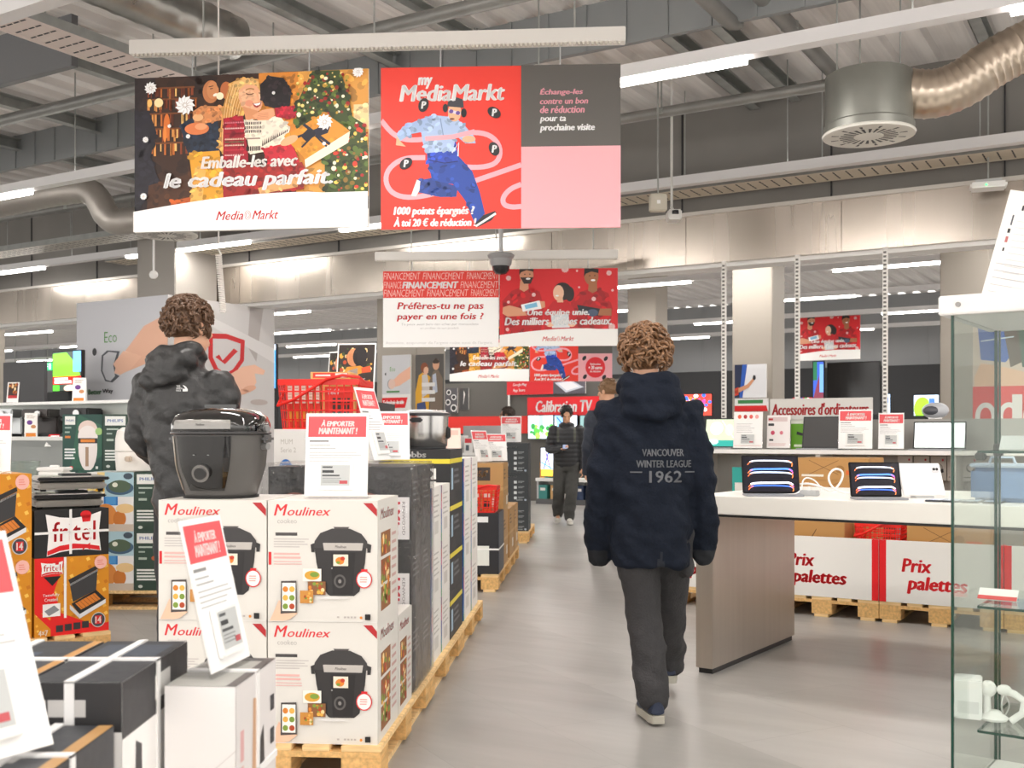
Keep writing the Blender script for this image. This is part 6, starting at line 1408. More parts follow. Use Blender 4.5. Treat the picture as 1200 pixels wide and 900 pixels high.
# televisions and shelves of the booth
NT = BN - .14
a = Art(0, 0, 40, 30); a.bg(E('#b9d4d8')); a.rect(18, 0, 24, 20, E('#8a9aa2')); a.blobs(2, 14, 38, 28, 24, 2, 5, (E('#4ac23a'), E('#8ae04a'), E('#2a7a3a'), E('#dfeee0')), 3)
tv('far television showing green leaves under the Calibration sign, left', 619, 648, 487, 514, NT, a, legs=False, mount=.09)
a = Art(0, 0, 40, 30); a.bg(E('#d8e8f8')); a.poly([(0, 0), (20, 0), (26, 30), (10, 30)], E('#7ab4f0')); a.line([(4, 2), (30, 28)], 2, E('#2a4a9a')); a.line([(36, 2), (14, 28)], 1.5, E('#e8a06a'))
tv('far television with blue diagonal shapes behind the man with the phone', 650, 676, 487, 512, NT, a, legs=False, mount=.09)
a = Art(0, 0, 40, 30); a.bg(E('#6a8a8a')); a.rect(20, 0, 40, 30, E('#c9d4c0')); a.ell(14, 14, 8, 10, E('#3a5a4a')); a.ell(30, 20, 6, 5, E('#4ab04a'), True)
tv('far television with a green and grey picture right of the man with the phone', 680, 706, 487, 512, NT, a, legs=False, mount=.09)
e0, d0 = gpx(628, BN - .8); e1 = gpx(716, BN - .8)[0]
t = thing('television_bench', 'low white bench with colourful goods in front of the far televisions', 'bench', G(e0, BN - .82, 0), GA)
zz = zpx(560, d0); MB().box(0, e1 - e0, 0, .45, zz - .06, zz, WHITE, .004).build('bench_top', t); MB().box(0, e1 - e0, .02, .43, 0, .1, M('#5a5a5c', .5)).build('plinth', t)
for x in (.02, (e1 - e0) / 2, e1 - e0 - .06): MB().box(x, x + .04, .02, .43, .1, zz - .06, LGREY).build('support', t)
BX = (('#3a8a86', 'teal'), ('#c9a06a', 'tan'), ('#d8d4d0', 'pale'), ('#2a3a5a', 'navy'), ('#6a7a8a', 'grey-blue'), ('#c24a3a', 'red'))
for i, (c, nm) in enumerate(BX):
    x = .06 + i * (e1 - e0 - .3) / 5
    carton(nm + ' carton under the far low bench by the televisions', G(e0 + x, BN - .8, .101), GA, (.18, .3, .26), c, Art(0, 0, 10, 10).bg(c).rect(2, 2, 8, 4, '#e6e4e0'), group='cartons under the far bench')
for i, (px, c, nm) in enumerate(((632, '#e6a03a', 'yellow'), (637, '#2f8a8a', 'teal'), (641, '#2a6a4a', 'green'), (694, '#d8e0e8', 'white'))):
    carton(nm + ' small packet on top of the far low bench', G(gpx(px, BN - .75)[0], BN - .72, zz + .001), GA, (.1, .1, .3 - .04 * i), c, Art(0, 0, 10, 10).bg(c).rect(2, 5, 8, 9, '#f0eeea'), name='small_packet')
a = Art(0, 0, 20, 40); a.bg(E('#e6ecf8', .9)); a.line([(2, 38), (14, 2)], 2, E('#2a52b8')); a.line([(18, 36), (8, 6)], 2, E('#6a4aa8')); a.rect(0, 30, 20, 40, E('#d8a83a')); a.line([(0, 20), (20, 30)], 2, E('#3a8ad8'))
tv('tall colourful advertising screen left of the man with the phone', 634, 648, 525, 558, BN - 1.2, a, legs=False)
tvo = COL.objects[-1]
# small goods and shelf between the rows, behind the brown cartons
e0, d0 = gpx(560, 13.6); e1 = gpx(584, 13.6)[0]
t = thing('product_shelf', 'white shelf with small white boxes behind the brown laptop cartons', 'shelf', G(e0 - .5, 13.6, 0), GA); L = e1 - e0 + .4
MB().box(0, L, 0, .4, 1.0, 1.04, WHITE).build('shelf_board', t); MB().box(0, L, .36, .4, 0, 1.45, LGREY).build('back_panel', t); MB().box(0, .03, 0, .4, 0, 1.0, LGREY).build('side_panel', t); MB().box(L - .03, L, 0, .4, 0, 1.0, LGREY).build('side_panel', t)
for i in range(4):
    carton(('first', 'second', 'third', 'fourth')[i] + ' white box on the far shelf behind the brown laptop cartons, from the left', G(e0 - .46 + i * .2, 13.62, 1.041), GA, (.15, .2, .26 - .03 * (i % 2)), '#e9e7e6', Art(0, 0, 10, 14).bg('#ecebea').rect(1, 1, 9, 5, '#e0404a').rect(2, 7, 6, 12, '#55606a', True), group='white boxes on the far shelf', name='small_box')
# right side: black department with screens
def rscreen(lb, px0, px1, py0, py1, n, art, **k): return tv(lb, px0, px1, py0, py1, n, art, **k)
a = Art(0, 0, 36, 24); a.bg(E('#c23a2a')); a.blobs(1, 1, 35, 23, 60, 1.2, 2.8, (E('#e8302a'), E('#f0c03a'), E('#2a62d8'), E('#f6f6f6'), E('#c23a8a'), E('#e86a2a')), 4)
rscreen('far television with a crowd of bright colours, right of the walking man', 797, 834, 462, 487, 13.4, a)
a = Art(0, 0, 60, 60).bg(M('#1d1d20', .12)); rscreen('large dark television below the far red banner', 970, 1031, 425, 486, 14.6, a)
a = Art(0, 0, 16, 60); a.bg(E('#3a5ab8', .8)); a.rect(0, 0, 6, 30, E('#2a6a4a', .8)); a.poly([(0, 60), (10, 20), (16, 40), (16, 60)], E('#7a3a4a', .8)); a.rect(10, 4, 16, 50, E('#6a9ae0', .9)); rscreen('narrow blue and green screen left of the large dark television', 953, 965, 424, 467, 14.5, a)
a = Art(0, 0, 26, 24); a.bg(E('#cfe4f8')); a.ell(9, 16, 9, 14, E('#8ae02a')); a.rect(16, 4, 22, 12, E('#3a6ad8')); rscreen('small screen with a bright green shape behind the bright laptop', 1071, 1100, 463, 487, 13.6, a)
a = Art(0, 0, 26, 24); a.bg(E('#b9d8f6')); a.rect(4, 4, 20, 10, E('#3a7ad8')); rscreen('small pale blue screen right of the slotted upright', 1036, 1043, 462, 486, 13.8, a)
a = Art(0, 0, 40, 40); a.bg('#e9eaee'); a.poly([(0, 0), (14, 0), (8, 40), (0, 40)], '#1f2a4a'); a.poly([(10, 0), (16, 0), (10, 40), (6, 40)], '#2a5ab8'); a.poly([(0, 30), (16, 24), (24, 16), (26, 18), (18, 28), (0, 36)], '#d89a74'); a.poly([(0, 29), (5, 27), (5, 36), (0, 38)], '#e0402a', True); a.ell(25, 16, 2, 3, '#2a2a30')
e0, d0 = gpx(861, 12.5); gsign('white poster with a hand and a blue screen on the white column, right', 861, 898, 427, 466, 12.62, a, 'poster', 'wall_poster')
a = Art(0, 0, 40, 18); a.bg('#f0efee'); a.rect(4, 2, 34, 7, '#3a8a4a'); a.poly([(0, 10), (38, 10), (40, 18), (0, 18)], '#e0161c'); gsign('small label strip with a red bar below the white column poster', 861, 900, 467, 482, 12.6, a)
a = Art(0, 0, 60, 30); a.bg(E('#b5203a', .9)); a.blobs(2, 2, 58, 28, 20, 2, 5, (E('#e83a4a'), E('#f0c8c8'), E('#3a5a9a'), E('#3aa04a')), 3); rscreen('low red television between the column and the dark screen', 929, 953, 466, 486, 15.0, a)
# ---------------------------------------------------------------- people
def fuse(mb, voxel, smooth=4, fold=None):
    """melt overlapping volumes into one continuous skin"""
    me = mb.mesh('fuse'); o = bpy.data.objects.new('fuse', me); COL.objects.link(o)
    m = o.modifiers.new('r', 'REMESH'); m.mode = 'VOXEL'; m.voxel_size = voxel
    if smooth: s = o.modifiers.new('s', 'SMOOTH'); s.iterations = smooth; s.factor = .5
    dg = bpy.context.evaluated_depsgraph_get()
    out = bpy.data.meshes.new_from_object(o.evaluated_get(dg)); bpy.data.objects.remove(o)
    if fold:
        vs = [v.co.copy() for v in out.vertices]; ns = [v.normal.copy() for v in out.vertices]
        for v, c, n in zip(out.vertices, vs, ns): v.co = c + n * fold(c, n)
    out.polygons.foreach_set('use_smooth', [True] * len(out.polygons))
    return out
def paint(me, base, rules):
    me.materials.clear(); me.materials.append(base)
    for m, _ in rules: me.materials.append(m)
    for p in me.polygons:
        k = 0
        for i, (_, f) in enumerate(rules):
            if f(p.center): k = i + 1
        p.material_index = k
def ringz(cx, cy, z, rx, ry, n=24, pw=2.3):
    out = []
    for j in range(n):
        a = 2 * math.pi * j / n; ca, sa = math.cos(a), math.sin(a)
        out.append((cx + rx * math.copysign(abs(ca) ** (2 / pw), ca), cy + ry * math.copysign(abs(sa) ** (2 / pw), sa), z))
    return out
def V3(*p): return Vector(p)
def limb(mb, joints, radii, m, sub=5, seg=14, flat=1.):
    pts, rs = [], []
    J = [Vector(j) for j in joints]
    for i in range(len(J) - 1):
        for k in range(sub):
            f = k / sub; pts.append(J[i].lerp(J[i + 1], f)); rs.append(radii[i] + (radii[i + 1] - radii[i]) * f)
    pts.append(J[-1]); rs.append(radii[-1])
    Q = pts[:1] + [(pts[i - 1] + pts[i] * 2 + pts[i + 1]) / 4 for i in range(1, len(pts) - 1)] + pts[-1:]
    mb.tube(Q, rs, m, seg, True, flat); mb.ell(Q[0], rs[0], rs[0], rs[0], m, 12); mb.ell(Q[-1], rs[-1], rs[-1], rs[-1], m, 12)
def head(mb, c, rot, s, m):
    """c: centre of the skull; faces local +y"""
    X = Matrix.Translation(c) @ rot @ Matrix.Diagonal((s, s, s, 1)); t = MB()
    t.ell((0, -.012, .03), .077, .097, .088, m, 24); t.ell((0, .022, -.035), .06, .07, .085, m, 20); t.ell((0, .04, -.085), .04, .042, .035, m, 16)
    t.tube([(0, .085, .02), (0, .1, -.005), (0, .112, -.03), (0, .098, -.04)], [.01, .012, .015, .012], m, 10)
    t.ell((0, .088, -.066), .026, .012, .009, m, 12); t.ell((0, .088, -.078), .023, .012, .008, m, 12); t.ell((0, .086, .022), .05, .014, .012, m, 12)
    for s_ in (-1, 1):
        t.ell((s_ * .078, -.005, -.008), .012, .02, .033, m, 12, Matrix.Rotation(R(12 * s_), 3, 'Z')); t.ell((s_ * .042, .062, -.02), .022, .02, .02, m, 12)
    t.xf(X); mb.add(t.v, t.f, m, True)
def hand(mb, w, d, palm, m, curl=.5, s=1., thumb=1):
    """w wrist, d pointing direction, palm normal"""
    d = d.normalized(); n = (palm - d * palm.dot(d)).normalized(); u = d.cross(n)
    P = lambda a, b, c: w + d * a * s + u * b * s + n * c * s
    mb.tube([P(-.02, 0, 0), P(.03, 0, 0), P(.07, 0, 0), P(.092, 0, 0)], [.024 * s, .036 * s, .041 * s, .036 * s], m, 14, True, .42)
    for i, L in enumerate((.068, .078, .072, .056)):
        b = -.03 + i * .02; p = [P(.085, b, 0)]; ang = 0.; q = p[0]
        for k, fr in enumerate((.45, .32, .23)):
            ang += curl * (.5, 1., .8)[k]; q = q + (d * math.cos(ang) + n * math.sin(ang)) * L * fr * s; p.append(q)
        mb.tube(p, [.0095 * s, .009 * s, .0082 * s, .0066 * s], m, 8); mb.ell(p[-1], .0066 * s, .0066 * s, .0066 * s, m, 8)
    p = [P(.02, -.03 * thumb, .004), P(.045, -.055 * thumb, .018), P(.068, -.06 * thumb, .034), P(.085, -.056 * thumb, .045)]
    mb.tube(p, [.014 * s, .012 * s, .0105 * s, .008 * s], m, 8); mb.ell(p[-1], .008 * s, .008 * s, .008 * s, m, 8)
def locks(c, rot, s, m, top, n, L, curl, seed, cap=(.088, .108, .1), front=.06):
    """hair: a scalp cap plus many separate curved locks; face side left open"""
    r = random.Random(seed); t = MB(); X = Matrix.Translation(c) @ rot @ Matrix.Diagonal((s, s, s, 1))
    rings = []
    for i in range(1, 13):
        a = math.pi * i / 13; ring = []
        for j in range(28):
            b = 2 * math.pi * j / 28; x, y, z = cap[0] * math.sin(a) * math.cos(b), cap[1] * math.sin(a) * math.sin(b) - .018, cap[2] * math.cos(a) + .032
            if y > front and z < .075: y = front - .0 + (y - front) * .1
            if z < top: z = top + (z - top) * .08; x *= .86; y = y * .86
            k = 1 + .05 * noise.noise(Vector((x, y, z)) * 34); ring.append((x * k, y * k, z * (1 + .02 * noise.noise(Vector((x, y, z)) * 50))))
        rings.append(ring)
    t.loft(rings, m)
    for i in range(n):
        a = r.uniform(.03, .66) * math.pi; b = r.uniform(0, 2 * math.pi)
        p = Vector((cap[0] * math.sin(a) * math.cos(b), cap[1] * math.sin(a) * math.sin(b) - .018, cap[2] * math.cos(a) + .032))
        if p.y > front and p.z < .085 or p.z < top: continue
        nrm = (p - Vector((0, -.018, .02))).normalized(); tg = Vector((r.uniform(-1, 1), r.uniform(-1, 1), r.uniform(-1.3, .2))); tg = (tg - nrm * tg.dot(nrm)).normalized(); sd = nrm.cross(tg)
        pts = []; ph = r.uniform(0, 6)
        l = L * r.uniform(.6, 1.15)
        for k in range(6):
            f = k / 5; pts.append(p + tg * l * f * .8 + nrm * (l * .38 * math.sin(f * 2.6) + .002) + sd * curl * math.sin(ph + f * 5))
        t.tube(pts, [.0065, .0075, .007, .0058, .004, .0015], m, 6)
    return t.xf(X)
def shoe(mb, ank, yaw, pitch, up, sole, L=.28):
    t = MB(); yb = -.075
    def sec(y, w, z0, h): return [(w * math.cos(a), y, z0 + (h if math.sin(a) > 0 else .012) * math.sin(a)) for a in [2 * math.pi * j / 16 for j in range(16)]]
    t.loft([sec(yb, .028, .05, .045), sec(yb + .025, .036, .045, .062), sec(yb + .07, .038, .045, .065), sec(yb + .12, .041, .042, .05), sec(yb + .18, .045, .038, .035), sec(yb + .23, .04, .036, .026), sec(yb + L - .01, .022, .034, .018)], up)
    def so(y, w, z): return [(w, y, z), (-w, y, z), (-w, y, .0), (w, y, .0)]
    o = [(yb - .008, .026), (yb + .02, .037), (yb + .07, .039), (yb + .13, .043), (yb + .19, .048), (yb + .245, .041), (yb + L, .02)]
    t.loft([so(y, w, .036 if y < .06 else .03) for y, w in o], sole, smooth=False)
    t.xf(Matrix.Translation(Vector(ank)) @ Matrix.Rotation(yaw, 4, 'Z') @ Matrix.Rotation(pitch, 4, 'X') @ Matrix.Translation((0, 0, -.085)))
    for vs in (t,): mb.v, o0 = mb.v, len(mb.v)
    for f, k, sm in zip(t.f, t.mi, t.sm): mb.f.append([i + len(mb.v) for i in f]); mb.mi.append(mb.slot(t.mats[k])); mb.sm.append(sm)
    mb.v += t.v; return mb
def person(label, loc, rz, J, hair, jacket, trousers, shoes, skin, s=1., extra=None, seed=1, detail=1.):
    """J holds joints in metres: head, tilt, neck, sh, el, wr, hip, kn, an (pairs: left, right)"""
    sk = M(skin, .5, bump=.05, scale=60); rot = Matrix.Rotation(J.get('turn', 0), 4, 'Z') @ Matrix.Rotation(-J.get('tilt', 0), 4, 'X'); hs = J.get('hs', 1.)
    b = MB(); hc = Vector(J['head']); head(b, hc, rot, hs, sk)
    ch = Vector(J['chest']); pv = (Vector(J['hip'][0]) + Vector(J['hip'][1])) / 2
    limb(b, [hc + rot.to_3x3() @ Vector((0, -.02, -.03)), Vector(J['neck']), ch + V3(0, 0, .03)], [.055, .056, .075], sk)
    b.loft([ringz(pv.x, pv.y, pv.z - .06, .13, .1), ringz(pv.x, pv.y, pv.z + .05, .15, .11), ringz(ch.x, ch.y, ch.z - .25, .14, .1), ringz(ch.x, ch.y, ch.z - .05, .17, .11), ringz(ch.x, ch.y, ch.z + .08, .13, .085)], sk)
    for i in (0, 1):
        limb(b, [J['sh'][i], J['el'][i], J['wr'][i]], [.05, .04, .028], sk); limb(b, [J['hip'][i], J['kn'][i], J['an'][i]], [.08, .055, .04], sk)
        f = Vector(J['an'][i]); b.tube([f, f + V3(0, .05, -.03), f + V3(0, .13, -.05)], [.035, .03, .025], sk, 10)
        hd = J.get('hand', ((0, 0, -1), (0, 0, -1)))[i]; pn = J.get('palm', ((1, 0, 0), (-1, 0, 0)))[i]
        hand(b, Vector(J['wr'][i]), Vector(hd), Vector(pn), sk, J.get('curl', (.45, .45))[i], hs * J.get('hand_s', 1.), J.get('thumb', (1, -1))[i])
    me = fuse(b, .0075 / detail, 2); me.materials.clear(); me.materials.append(sk)
    p = place(me, 'person', None, loc, rz, label=label, cat='person')
    # face marks
    fm_ = MB(); X = Matrix.Translation(hc) @ rot @ Matrix.Diagonal((hs, hs, hs, 1)); dk = M('#2a1c16', .4)
    for s_ in (-1, 1): fm_.ell((s_ * .031, .081, .006), .011, .006, .005, dk, 10); 
    MB_e = fm_.xf(X); MB_e.build('eyes', p)
    e = MB()
    for s_ in (-1, 1): e.tube([(s_ * .016, .091, .022), (s_ * .034, .088, .028), (s_ * .05, .076, .022)], .0042, hair['mat'], 6)
    e.xf(X).build('eyebrows', p); MB().ell((0, .098, -.072), .022, .004, .0035, M('#a8604e', .5), 12).xf(X).build('lips', p)
    locks(hc, rot, hs, hair['mat'], hair.get('top', -.03), hair.get('n', 160), hair.get('L', .05), hair.get('curl', .012), seed, hair.get('cap', (.086, .106, .096)), hair.get('front', .06)).build('hair', p)
    # trousers
    tm = trousers['mat']; b = MB(); r = trousers['r']
    b.loft([ringz(pv.x, pv.y, pv.z - .1, .165, .115), ringz(pv.x, pv.y, pv.z + .02, .17, .12), ringz(pv.x, pv.y, pv.z + .12, .16, .115)], tm)
    for i in (0, 1):
        a_ = Vector(J['an'][i]); limb(b, [J['hip'][i], J['kn'][i], a_ + V3(0, 0, trousers.get('cuff', .0))], r, tm, 7)
    if trousers.get('pocket'):
        for q in trousers['pocket']: b.ell(q, .035, .05, .06, tm, 12)
    def tf(c, n):
        zz = c.z; k = noise.noise(Vector((c.x * 5, c.y * 5, zz * 13 + c.x * 6))) * .010 + noise.noise(c * 26) * .0035
        return k * (1.7 if zz < .35 else 1.)
    place(fuse(b, .012 / detail, 3, tf), 'trousers', p).data.materials.clear(); o = KIDS[p.name][-1]; o.data.materials.append(tm)
    # jacket
    jm = jacket['mat']; b = MB(); b.loft([ringz(*q) for q in jacket['rings']], jm)
    for i in (0, 1):
        sl = jacket['sleeve']; w_ = Vector(J['wr'][i]) + (Vector(J['wr'][i]) - Vector(J['el'][i])).normalized() * jacket.get('over', .0)
        limb(b, [Vector(J['sh'][i]) + V3(0, 0, -.005), J['el'][i], w_], sl, jm, 7)
    sl = jacket['sleeve']
    for q in jacket.get('blobs', ()): b.ell(q[:3], q[3], q[4], q[5], jm, 20, Matrix.Rotation(q[6] if len(q) > 6 else 0, 3, 'X') @ Matrix.Rotation(q[7] if len(q) > 7 else 0, 3, 'Y'))
    for tpts, tr in jacket.get('rolls', ()): b.tube(smooth([Vector(q) for q in tpts], 2), tr, jm, 12)
    fs = jacket.get('fold', 1.); puff = jacket.get('puff')
    def jf(c, n):
        k = (noise.noise(Vector((c.x * 7 + c.z * 5, c.y * 6, c.z * 9 - abs(c.x) * 7))) * .011 + noise.noise(Vector((c.x * 16, c.y * 16, c.z * 24 + c.x * 12))) * .0055 + noise.noise(Vector((c.x * 34, c.y * 30, c.z * 44))) * .0018) * fs
        if puff: k += .009 * (abs(math.sin(c.z * math.pi / puff)) - .6)
        return k
    jme = fuse(b, .011 / detail, 3, jf); paint(jme, jm, jacket.get('paint', ()))
    jo = place(jme, 'jacket', p)
    for nm, art, o_, u_, v_, w, h in jacket.get('prints', ()):
        # printed on the cloth: wrapped onto the jacket surface
        mb = MB(); art.emit(mb, o_, u_, v_, w, h, .0002, 0.); n_ = Vector(u_).cross(Vector(v_)).normalized()
        from mathutils.bvhtree import BVHTree
        bv = BVHTree.FromPolygons([v.co for v in jme.vertices], [list(q.vertices) for q in jme.polygons]); nv = []
        for q in mb.v:
            q = Vector(q); hit = bv.ray_cast(q + n_ * .4, -n_); nv.append(tuple(hit[0] + n_ * .003) if hit[0] else tuple(q))
        mb.v = nv; mb.build(nm, jo)
    for i in (0, 1):
        mb = MB(); shoe(mb, J['an'][i], J.get('yaw', (R(6), R(-6)))[i], J.get('pitch', (0, 0))[i], shoes[0], shoes[1]); mb.build('shoe', p)
    return p

# the man in the navy parka, walking away
NAVY = M('#141a26', .85, bump=.35, scale=90, var=.15, spec=.2); NAVY2 = M('#2b3a50', .75, bump=.35, scale=90)
hairb = dict(mat=M('#7c5a3e', .5, var=.5, scale=90), n=460, L=.068, curl=.009, top=-.062, cap=(.092, .112, .104))
J = dict(head=(-.03, .03, 1.655), turn=R(-8), tilt=R(4), neck=(-.02, -.0, 1.5), chest=(-.015, 0, 1.36), sh=((-.185, 0, 1.405), (.165, 0, 1.405)), el=((-.238, -.02, 1.08), (.222, -.01, 1.08)), wr=((-.238, .05, .885), (.235, .04, .90)),
         hip=((-.075, 0, .86), (.09, .02, .86)), kn=((-.035, .03, .47), (.115, .26, .48)), an=((.0, -.03, .10), (.145, .5, .15)), pitch=(0, R(-8)), yaw=(R(8), R(-6)), hand=((0, .1, -1), (0, .1, -1)), curl=(1.35, 1.35), hand_s=.72)
a = Art(0, 0, 120, 56); PT = '#5a5c61'
a.text('VANCOUVER', 24, 2, 98, 13, PT, .03); a.text('WINTER LEAGUE', 14, 19, 112, 30, PT, .03); a.text('1962', 36, 35, 94, 53, PT, .03); a.rect(4, 36, 24, 38, PT, True); a.rect(100, 36, 118, 38, PT, True)
jk = dict(mat=NAVY, sleeve=[.078, .068, .06], over=.15, fold=1.8,
    rings=[(-.008, .0, .705, .172, .125), (-.008, .0, .73, .18, .135), (-.01, .0, .9, .192, .145), (-.012, 0, 1.08, .192, .14), (-.014, 0, 1.25, .2, .14), (-.015, 0, 1.38, .2, .125), (-.018, 0, 1.45, .15, .105), (-.02, 0, 1.5, .09, .085), (-.02, 0, 1.56, .082, .09)],
    blobs=[(-.02, -.085, 1.475, .15, .085, .085, R(-18)), (-.02, -.115, 1.42, .135, .055, .06, R(-20)), (-.02, -.1, 1.53, .13, .055, .035, R(-35)), (-.02, .03, 1.53, .1, .085, .05)],
    rolls=[(((-.15, .0, 1.5), (-.13, -.09, 1.56), (-.02, -.125, 1.575), (.09, -.09, 1.56), (.11, 0, 1.5)), .026), (((-.14, -.06, 1.43), (-.1, -.14, 1.4), (-.02, -.165, 1.385), (.06, -.14, 1.4), (.1, -.06, 1.43)), .024)],
    paint=[(M('#15181e', .8), lambda c: c.z < .775 and abs(c.x + .005) > .195), (M('#1a1f29', .8), lambda c: c.z < .80 and abs(c.x - .02) < (.8 - c.z) * .2 and c.y < -.05)],
    prints=[('back_lettering', a, (-.128, -.4, 1.085), UX, UZ, .31, .165)])
person('man walking away in a navy parka lettered on the back, black trousers and navy trainers', (.643, 4.95, 0), 0, J, hairb, jk,
       dict(mat=M('#333234', .8, bump=.4, scale=110, var=.15), r=[.105, .083, .074], cuff=.01, pocket=[(-.13, -.01, .69), (.16, .03, .7)]), (M('#262f45', .6, bump=.3, scale=150), M('#a9a59a', .6)), '#e6b394', seed=3)
# the man in the black jacket
BJ = M('#2a2a2b', .42, bump=.3, scale=60, var=.12)
hairc = dict(mat=M('#5d4330', .5, var=.35, scale=120), n=420, L=.045, curl=.014, top=-.05, cap=(.084, .104, .1))
J = dict(head=(.025, .03, 1.795), turn=R(-22), tilt=R(-2), neck=(.01, .0, 1.63), chest=(.005, 0, 1.49), sh=((-.165, 0, 1.525), (.175, 0, 1.525)), el=((-.215, .0, 1.27), (.245, .05, 1.25)), wr=((-.09, .2, 1.1), (.16, .26, 1.12)),
         hip=((-.03, 0, .95), (.13, 0, .95)), kn=((-.05, .03, .52), (.11, .03, .52)), an=((-.05, -.02, .1), (.10, -.02, .1)), yaw=(R(12), R(14)), hand=((.5, .6, -.1), (-.5, .6, -.1)), palm=((0, 0, 1), (0, 0, 1)))
a = Art(0, 0, 60, 36); a.text('THE', 4, 4, 24, 12, '#e8e8e8', .03); a.text('NORTH', 4, 14, 32, 22, '#e8e8e8', .03, 0, True); a.text('FACE', 4, 24, 26, 32, '#e8e8e8', .03, 0, True); a.ell(34, 32, 22, 28, '#e8e8e8', True, a0=-90, a1=0)
a.rect(34, 20, 56, 32, '#e8e8e8'); 
jk = dict(mat=BJ, sleeve=[.08, .066, .052], over=.02, fold=1.9,
    rings=[(.07, .0, .86, .175, .13), (.07, .0, .9, .18, .14), (.055, 0, 1.1, .175, .14), (.02, 0, 1.3, .18, .14), (.005, 0, 1.45, .2, .13), (.006, 0, 1.545, .175, .115), (.008, 0, 1.61, .1, .09), (.012, 0, 1.67, .08, .09)],
    blobs=[(-.01, -.09, 1.62, .13, .08, .075, R(-14), R(-14)), (-.03, -.11, 1.575, .115, .06, .055, R(-20), R(-12)), (.01, .02, 1.65, .095, .09, .05)],
    rolls=[(((-.14, -.02, 1.62), (-.12, -.1, 1.66), (0, -.12, 1.7), (.1, -.08, 1.7), (.11, .02, 1.66)), .022), (((-.14, -.06, 1.56), (-.09, -.14, 1.535), (.0, -.15, 1.54), (.08, -.1, 1.58)), .022)],
    prints=[('shoulder_mark', a, (.035, -.4, 1.495), UX, UZ, .06, .035)])
person('man seen from behind in a black hooded jacket behind the pressure cooker', (-1.50, 4.93, 0), R(-12), J, hairc, jk, dict(mat=M('#26282c', .8), r=[.105, .08, .065]), (BLACK, M('#d0d0cc', .6)), '#e8b698', seed=5)
# the man with the telephone
PJ = M('#2b2c30', .5, bump=.2, scale=60)
hk = dict(mat=M('#1e1a18', .45), n=150, L=.03, curl=.004, top=-.03, cap=(.083, .103, .098), front=.066)
J = dict(head=(.0, .06, 1.6), turn=R(6), tilt=R(24), neck=(0, .0, 1.47), chest=(0, 0, 1.34), sh=((-.185, 0, 1.38), (.185, 0, 1.38)), el=((-.25, -.04, 1.1), (.26, -.0, 1.09)), wr=((-.235, .04, .83), (.09, .24, 1.1)),
         hip=((-.09, 0, .88), (.09, 0, .88)), kn=((-.075, .1, .48), (.11, .04, .48)), an=((-.04, .06, .1), (.13, -.2, .13)), pitch=(0, R(-12)), hand=((0, .1, -1), (-.85, .5, .1)), palm=((1, 0, 0), (-.1, 0, 1)), curl=(.4, .75), thumb=(1, 1))
bk_ = M('#55574f', .7)
jk = dict(mat=PJ, sleeve=[.085, .068, .052], fold=.5, puff=.065,
    rings=[(0, 0, .83, .17, .12), (0, 0, .88, .185, .14), (0, 0, 1.05, .185, .145), (0, 0, 1.25, .19, .14), (0, 0, 1.37, .18, .12), (0, 0, 1.43, .11, .09), (0, 0.01, 1.5, .085, .085)], blobs=[(0, -.05, 1.45, .12, .08, .06)],
    paint=[(bk_, lambda c: 1.2 < c.z < 1.46 and .105 < abs(c.x) < .14 and c.y > .0)])
pm = person('man looking down at his phone in a black quilted jacket and grey trousers', (.80, 15.9, 0), R(176), J, hk, jk, dict(mat=M('#4a4a48', .8, var=.1), r=[.11, .09, .085], cuff=.02), (M('#cfccc4', .6), M('#e0ddd6', .6)), '#d9a584', seed=8)
mw = Matrix.Translation((.80, 15.9, 0)) @ Matrix.Rotation(R(176), 4, 'Z')
t = thing('mobile_phone', 'dark mobile phone held by the man in the quilted jacket', 'phone', mw @ Vector((.015, .292, 1.135)), R(176), rot=(R(-25), 0, R(176)))
MB().box(-.036, .036, -.07, .07, -.004, .004, BLACK, .003).build('casing', t); MB().box(-.033, .033, -.066, .066, .004, .0045, E('#7a8aa8', .5)).build('screen', t)
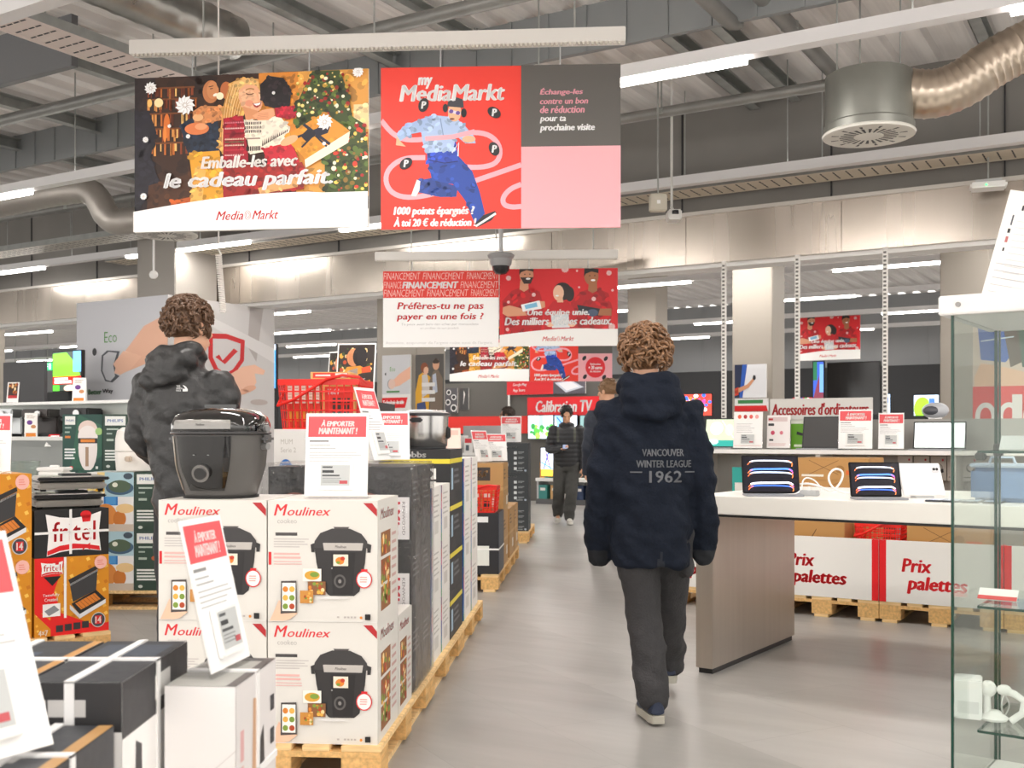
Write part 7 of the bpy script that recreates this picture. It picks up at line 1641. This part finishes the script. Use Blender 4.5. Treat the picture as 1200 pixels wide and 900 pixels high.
# the person hidden behind the parka
hk2 = dict(mat=M('#8a6a4c', .5), n=120, L=.03, curl=.006, top=-.03)
J = dict(head=(-.035, .03, 1.76), turn=R(50), neck=(0, .0, 1.6), chest=(0, 0, 1.45), sh=((-.19, 0, 1.49), (.18, 0, 1.49)), el=((-.235, -.0, 1.19), (.24, .03, 1.19)), wr=((-.24, .09, .93), (.23, .1, .93)),
         hip=((-.09, 0, .95), (.09, 0, .95)), kn=((-.1, .03, .52), (.1, .12, .52)), an=((-.16, -.06, .1), (.06, .2, .1)))
jk = dict(mat=M('#232b3a', .6, bump=.3, scale=60), sleeve=[.085, .07, .055], fold=1., rings=[(0, 0, .72, .17, .13), (0, 0, .9, .185, .14), (0, 0, 1.2, .19, .14), (0, 0, 1.45, .19, .12), (0, 0, 1.54, .11, .09), (0, 0, 1.6, .08, .08)], blobs=[(0, -.09, 1.56, .13, .08, .07)])
person('person in a dark blue coat almost hidden behind the man in the parka', (xpx(716, 11.3), 11.3, 0), 0, J, hk2, jk, dict(mat=M('#2a2c34', .8), r=[.105, .08, .07]), (BLACK, M('#e6e4de', .6)), '#dba98a', seed=11)
# the man with glasses far behind
J = dict(head=(0, .03, 1.62), turn=R(0), neck=(0, .0, 1.47), chest=(0, 0, 1.34), sh=((-.185, 0, 1.38), (.185, 0, 1.38)), el=((-.24, 0, 1.1), (.24, 0, 1.1)), wr=((-.24, .1, .85), (.24, .1, .85)),
         hip=((-.09, 0, .88), (.09, 0, .88)), kn=((-.1, .03, .48), (.1, .03, .48)), an=((-.1, -.03, .1), (.1, -.03, .1)))
jk = dict(mat=M('#3a3a3e', .6), sleeve=[.08, .065, .05], fold=.8, rings=[(0, 0, .83, .17, .12), (0, 0, 1.05, .185, .14), (0, 0, 1.25, .19, .14), (0, 0, 1.37, .18, .12), (0, 0, 1.43, .11, .09), (0, 0, 1.49, .075, .08)])
hk3 = dict(mat=M('#3a2c24', .5), n=120, L=.025, curl=.004, top=-.03)
pg = person('man in glasses seen in profile beyond the far aisle stack', (xpx(596, 17.), 17., 0), R(80), J, hk3, jk, dict(mat=M('#2c2e36', .8), r=[.105, .08, .07]), (BLACK, DARK), '#d99f80', seed=13)
mb = MB()
for s_ in (-1, 1): mb.tube([V3(s_ * .033 + .022 * math.cos(q), .121, 1.626 + .017 * math.sin(q)) for q in [2 * math.pi * k / 14 for k in range(15)]], .0028, BLACK, 6); mb.tube([(s_ * .055, .12, 1.63), (s_ * .082, .04, 1.63)], .003, BLACK, 6)
mb.tube([(-.012, .122, 1.63), (.012, .122, 1.63)], .003, BLACK, 6); mb.build('glasses', pg)
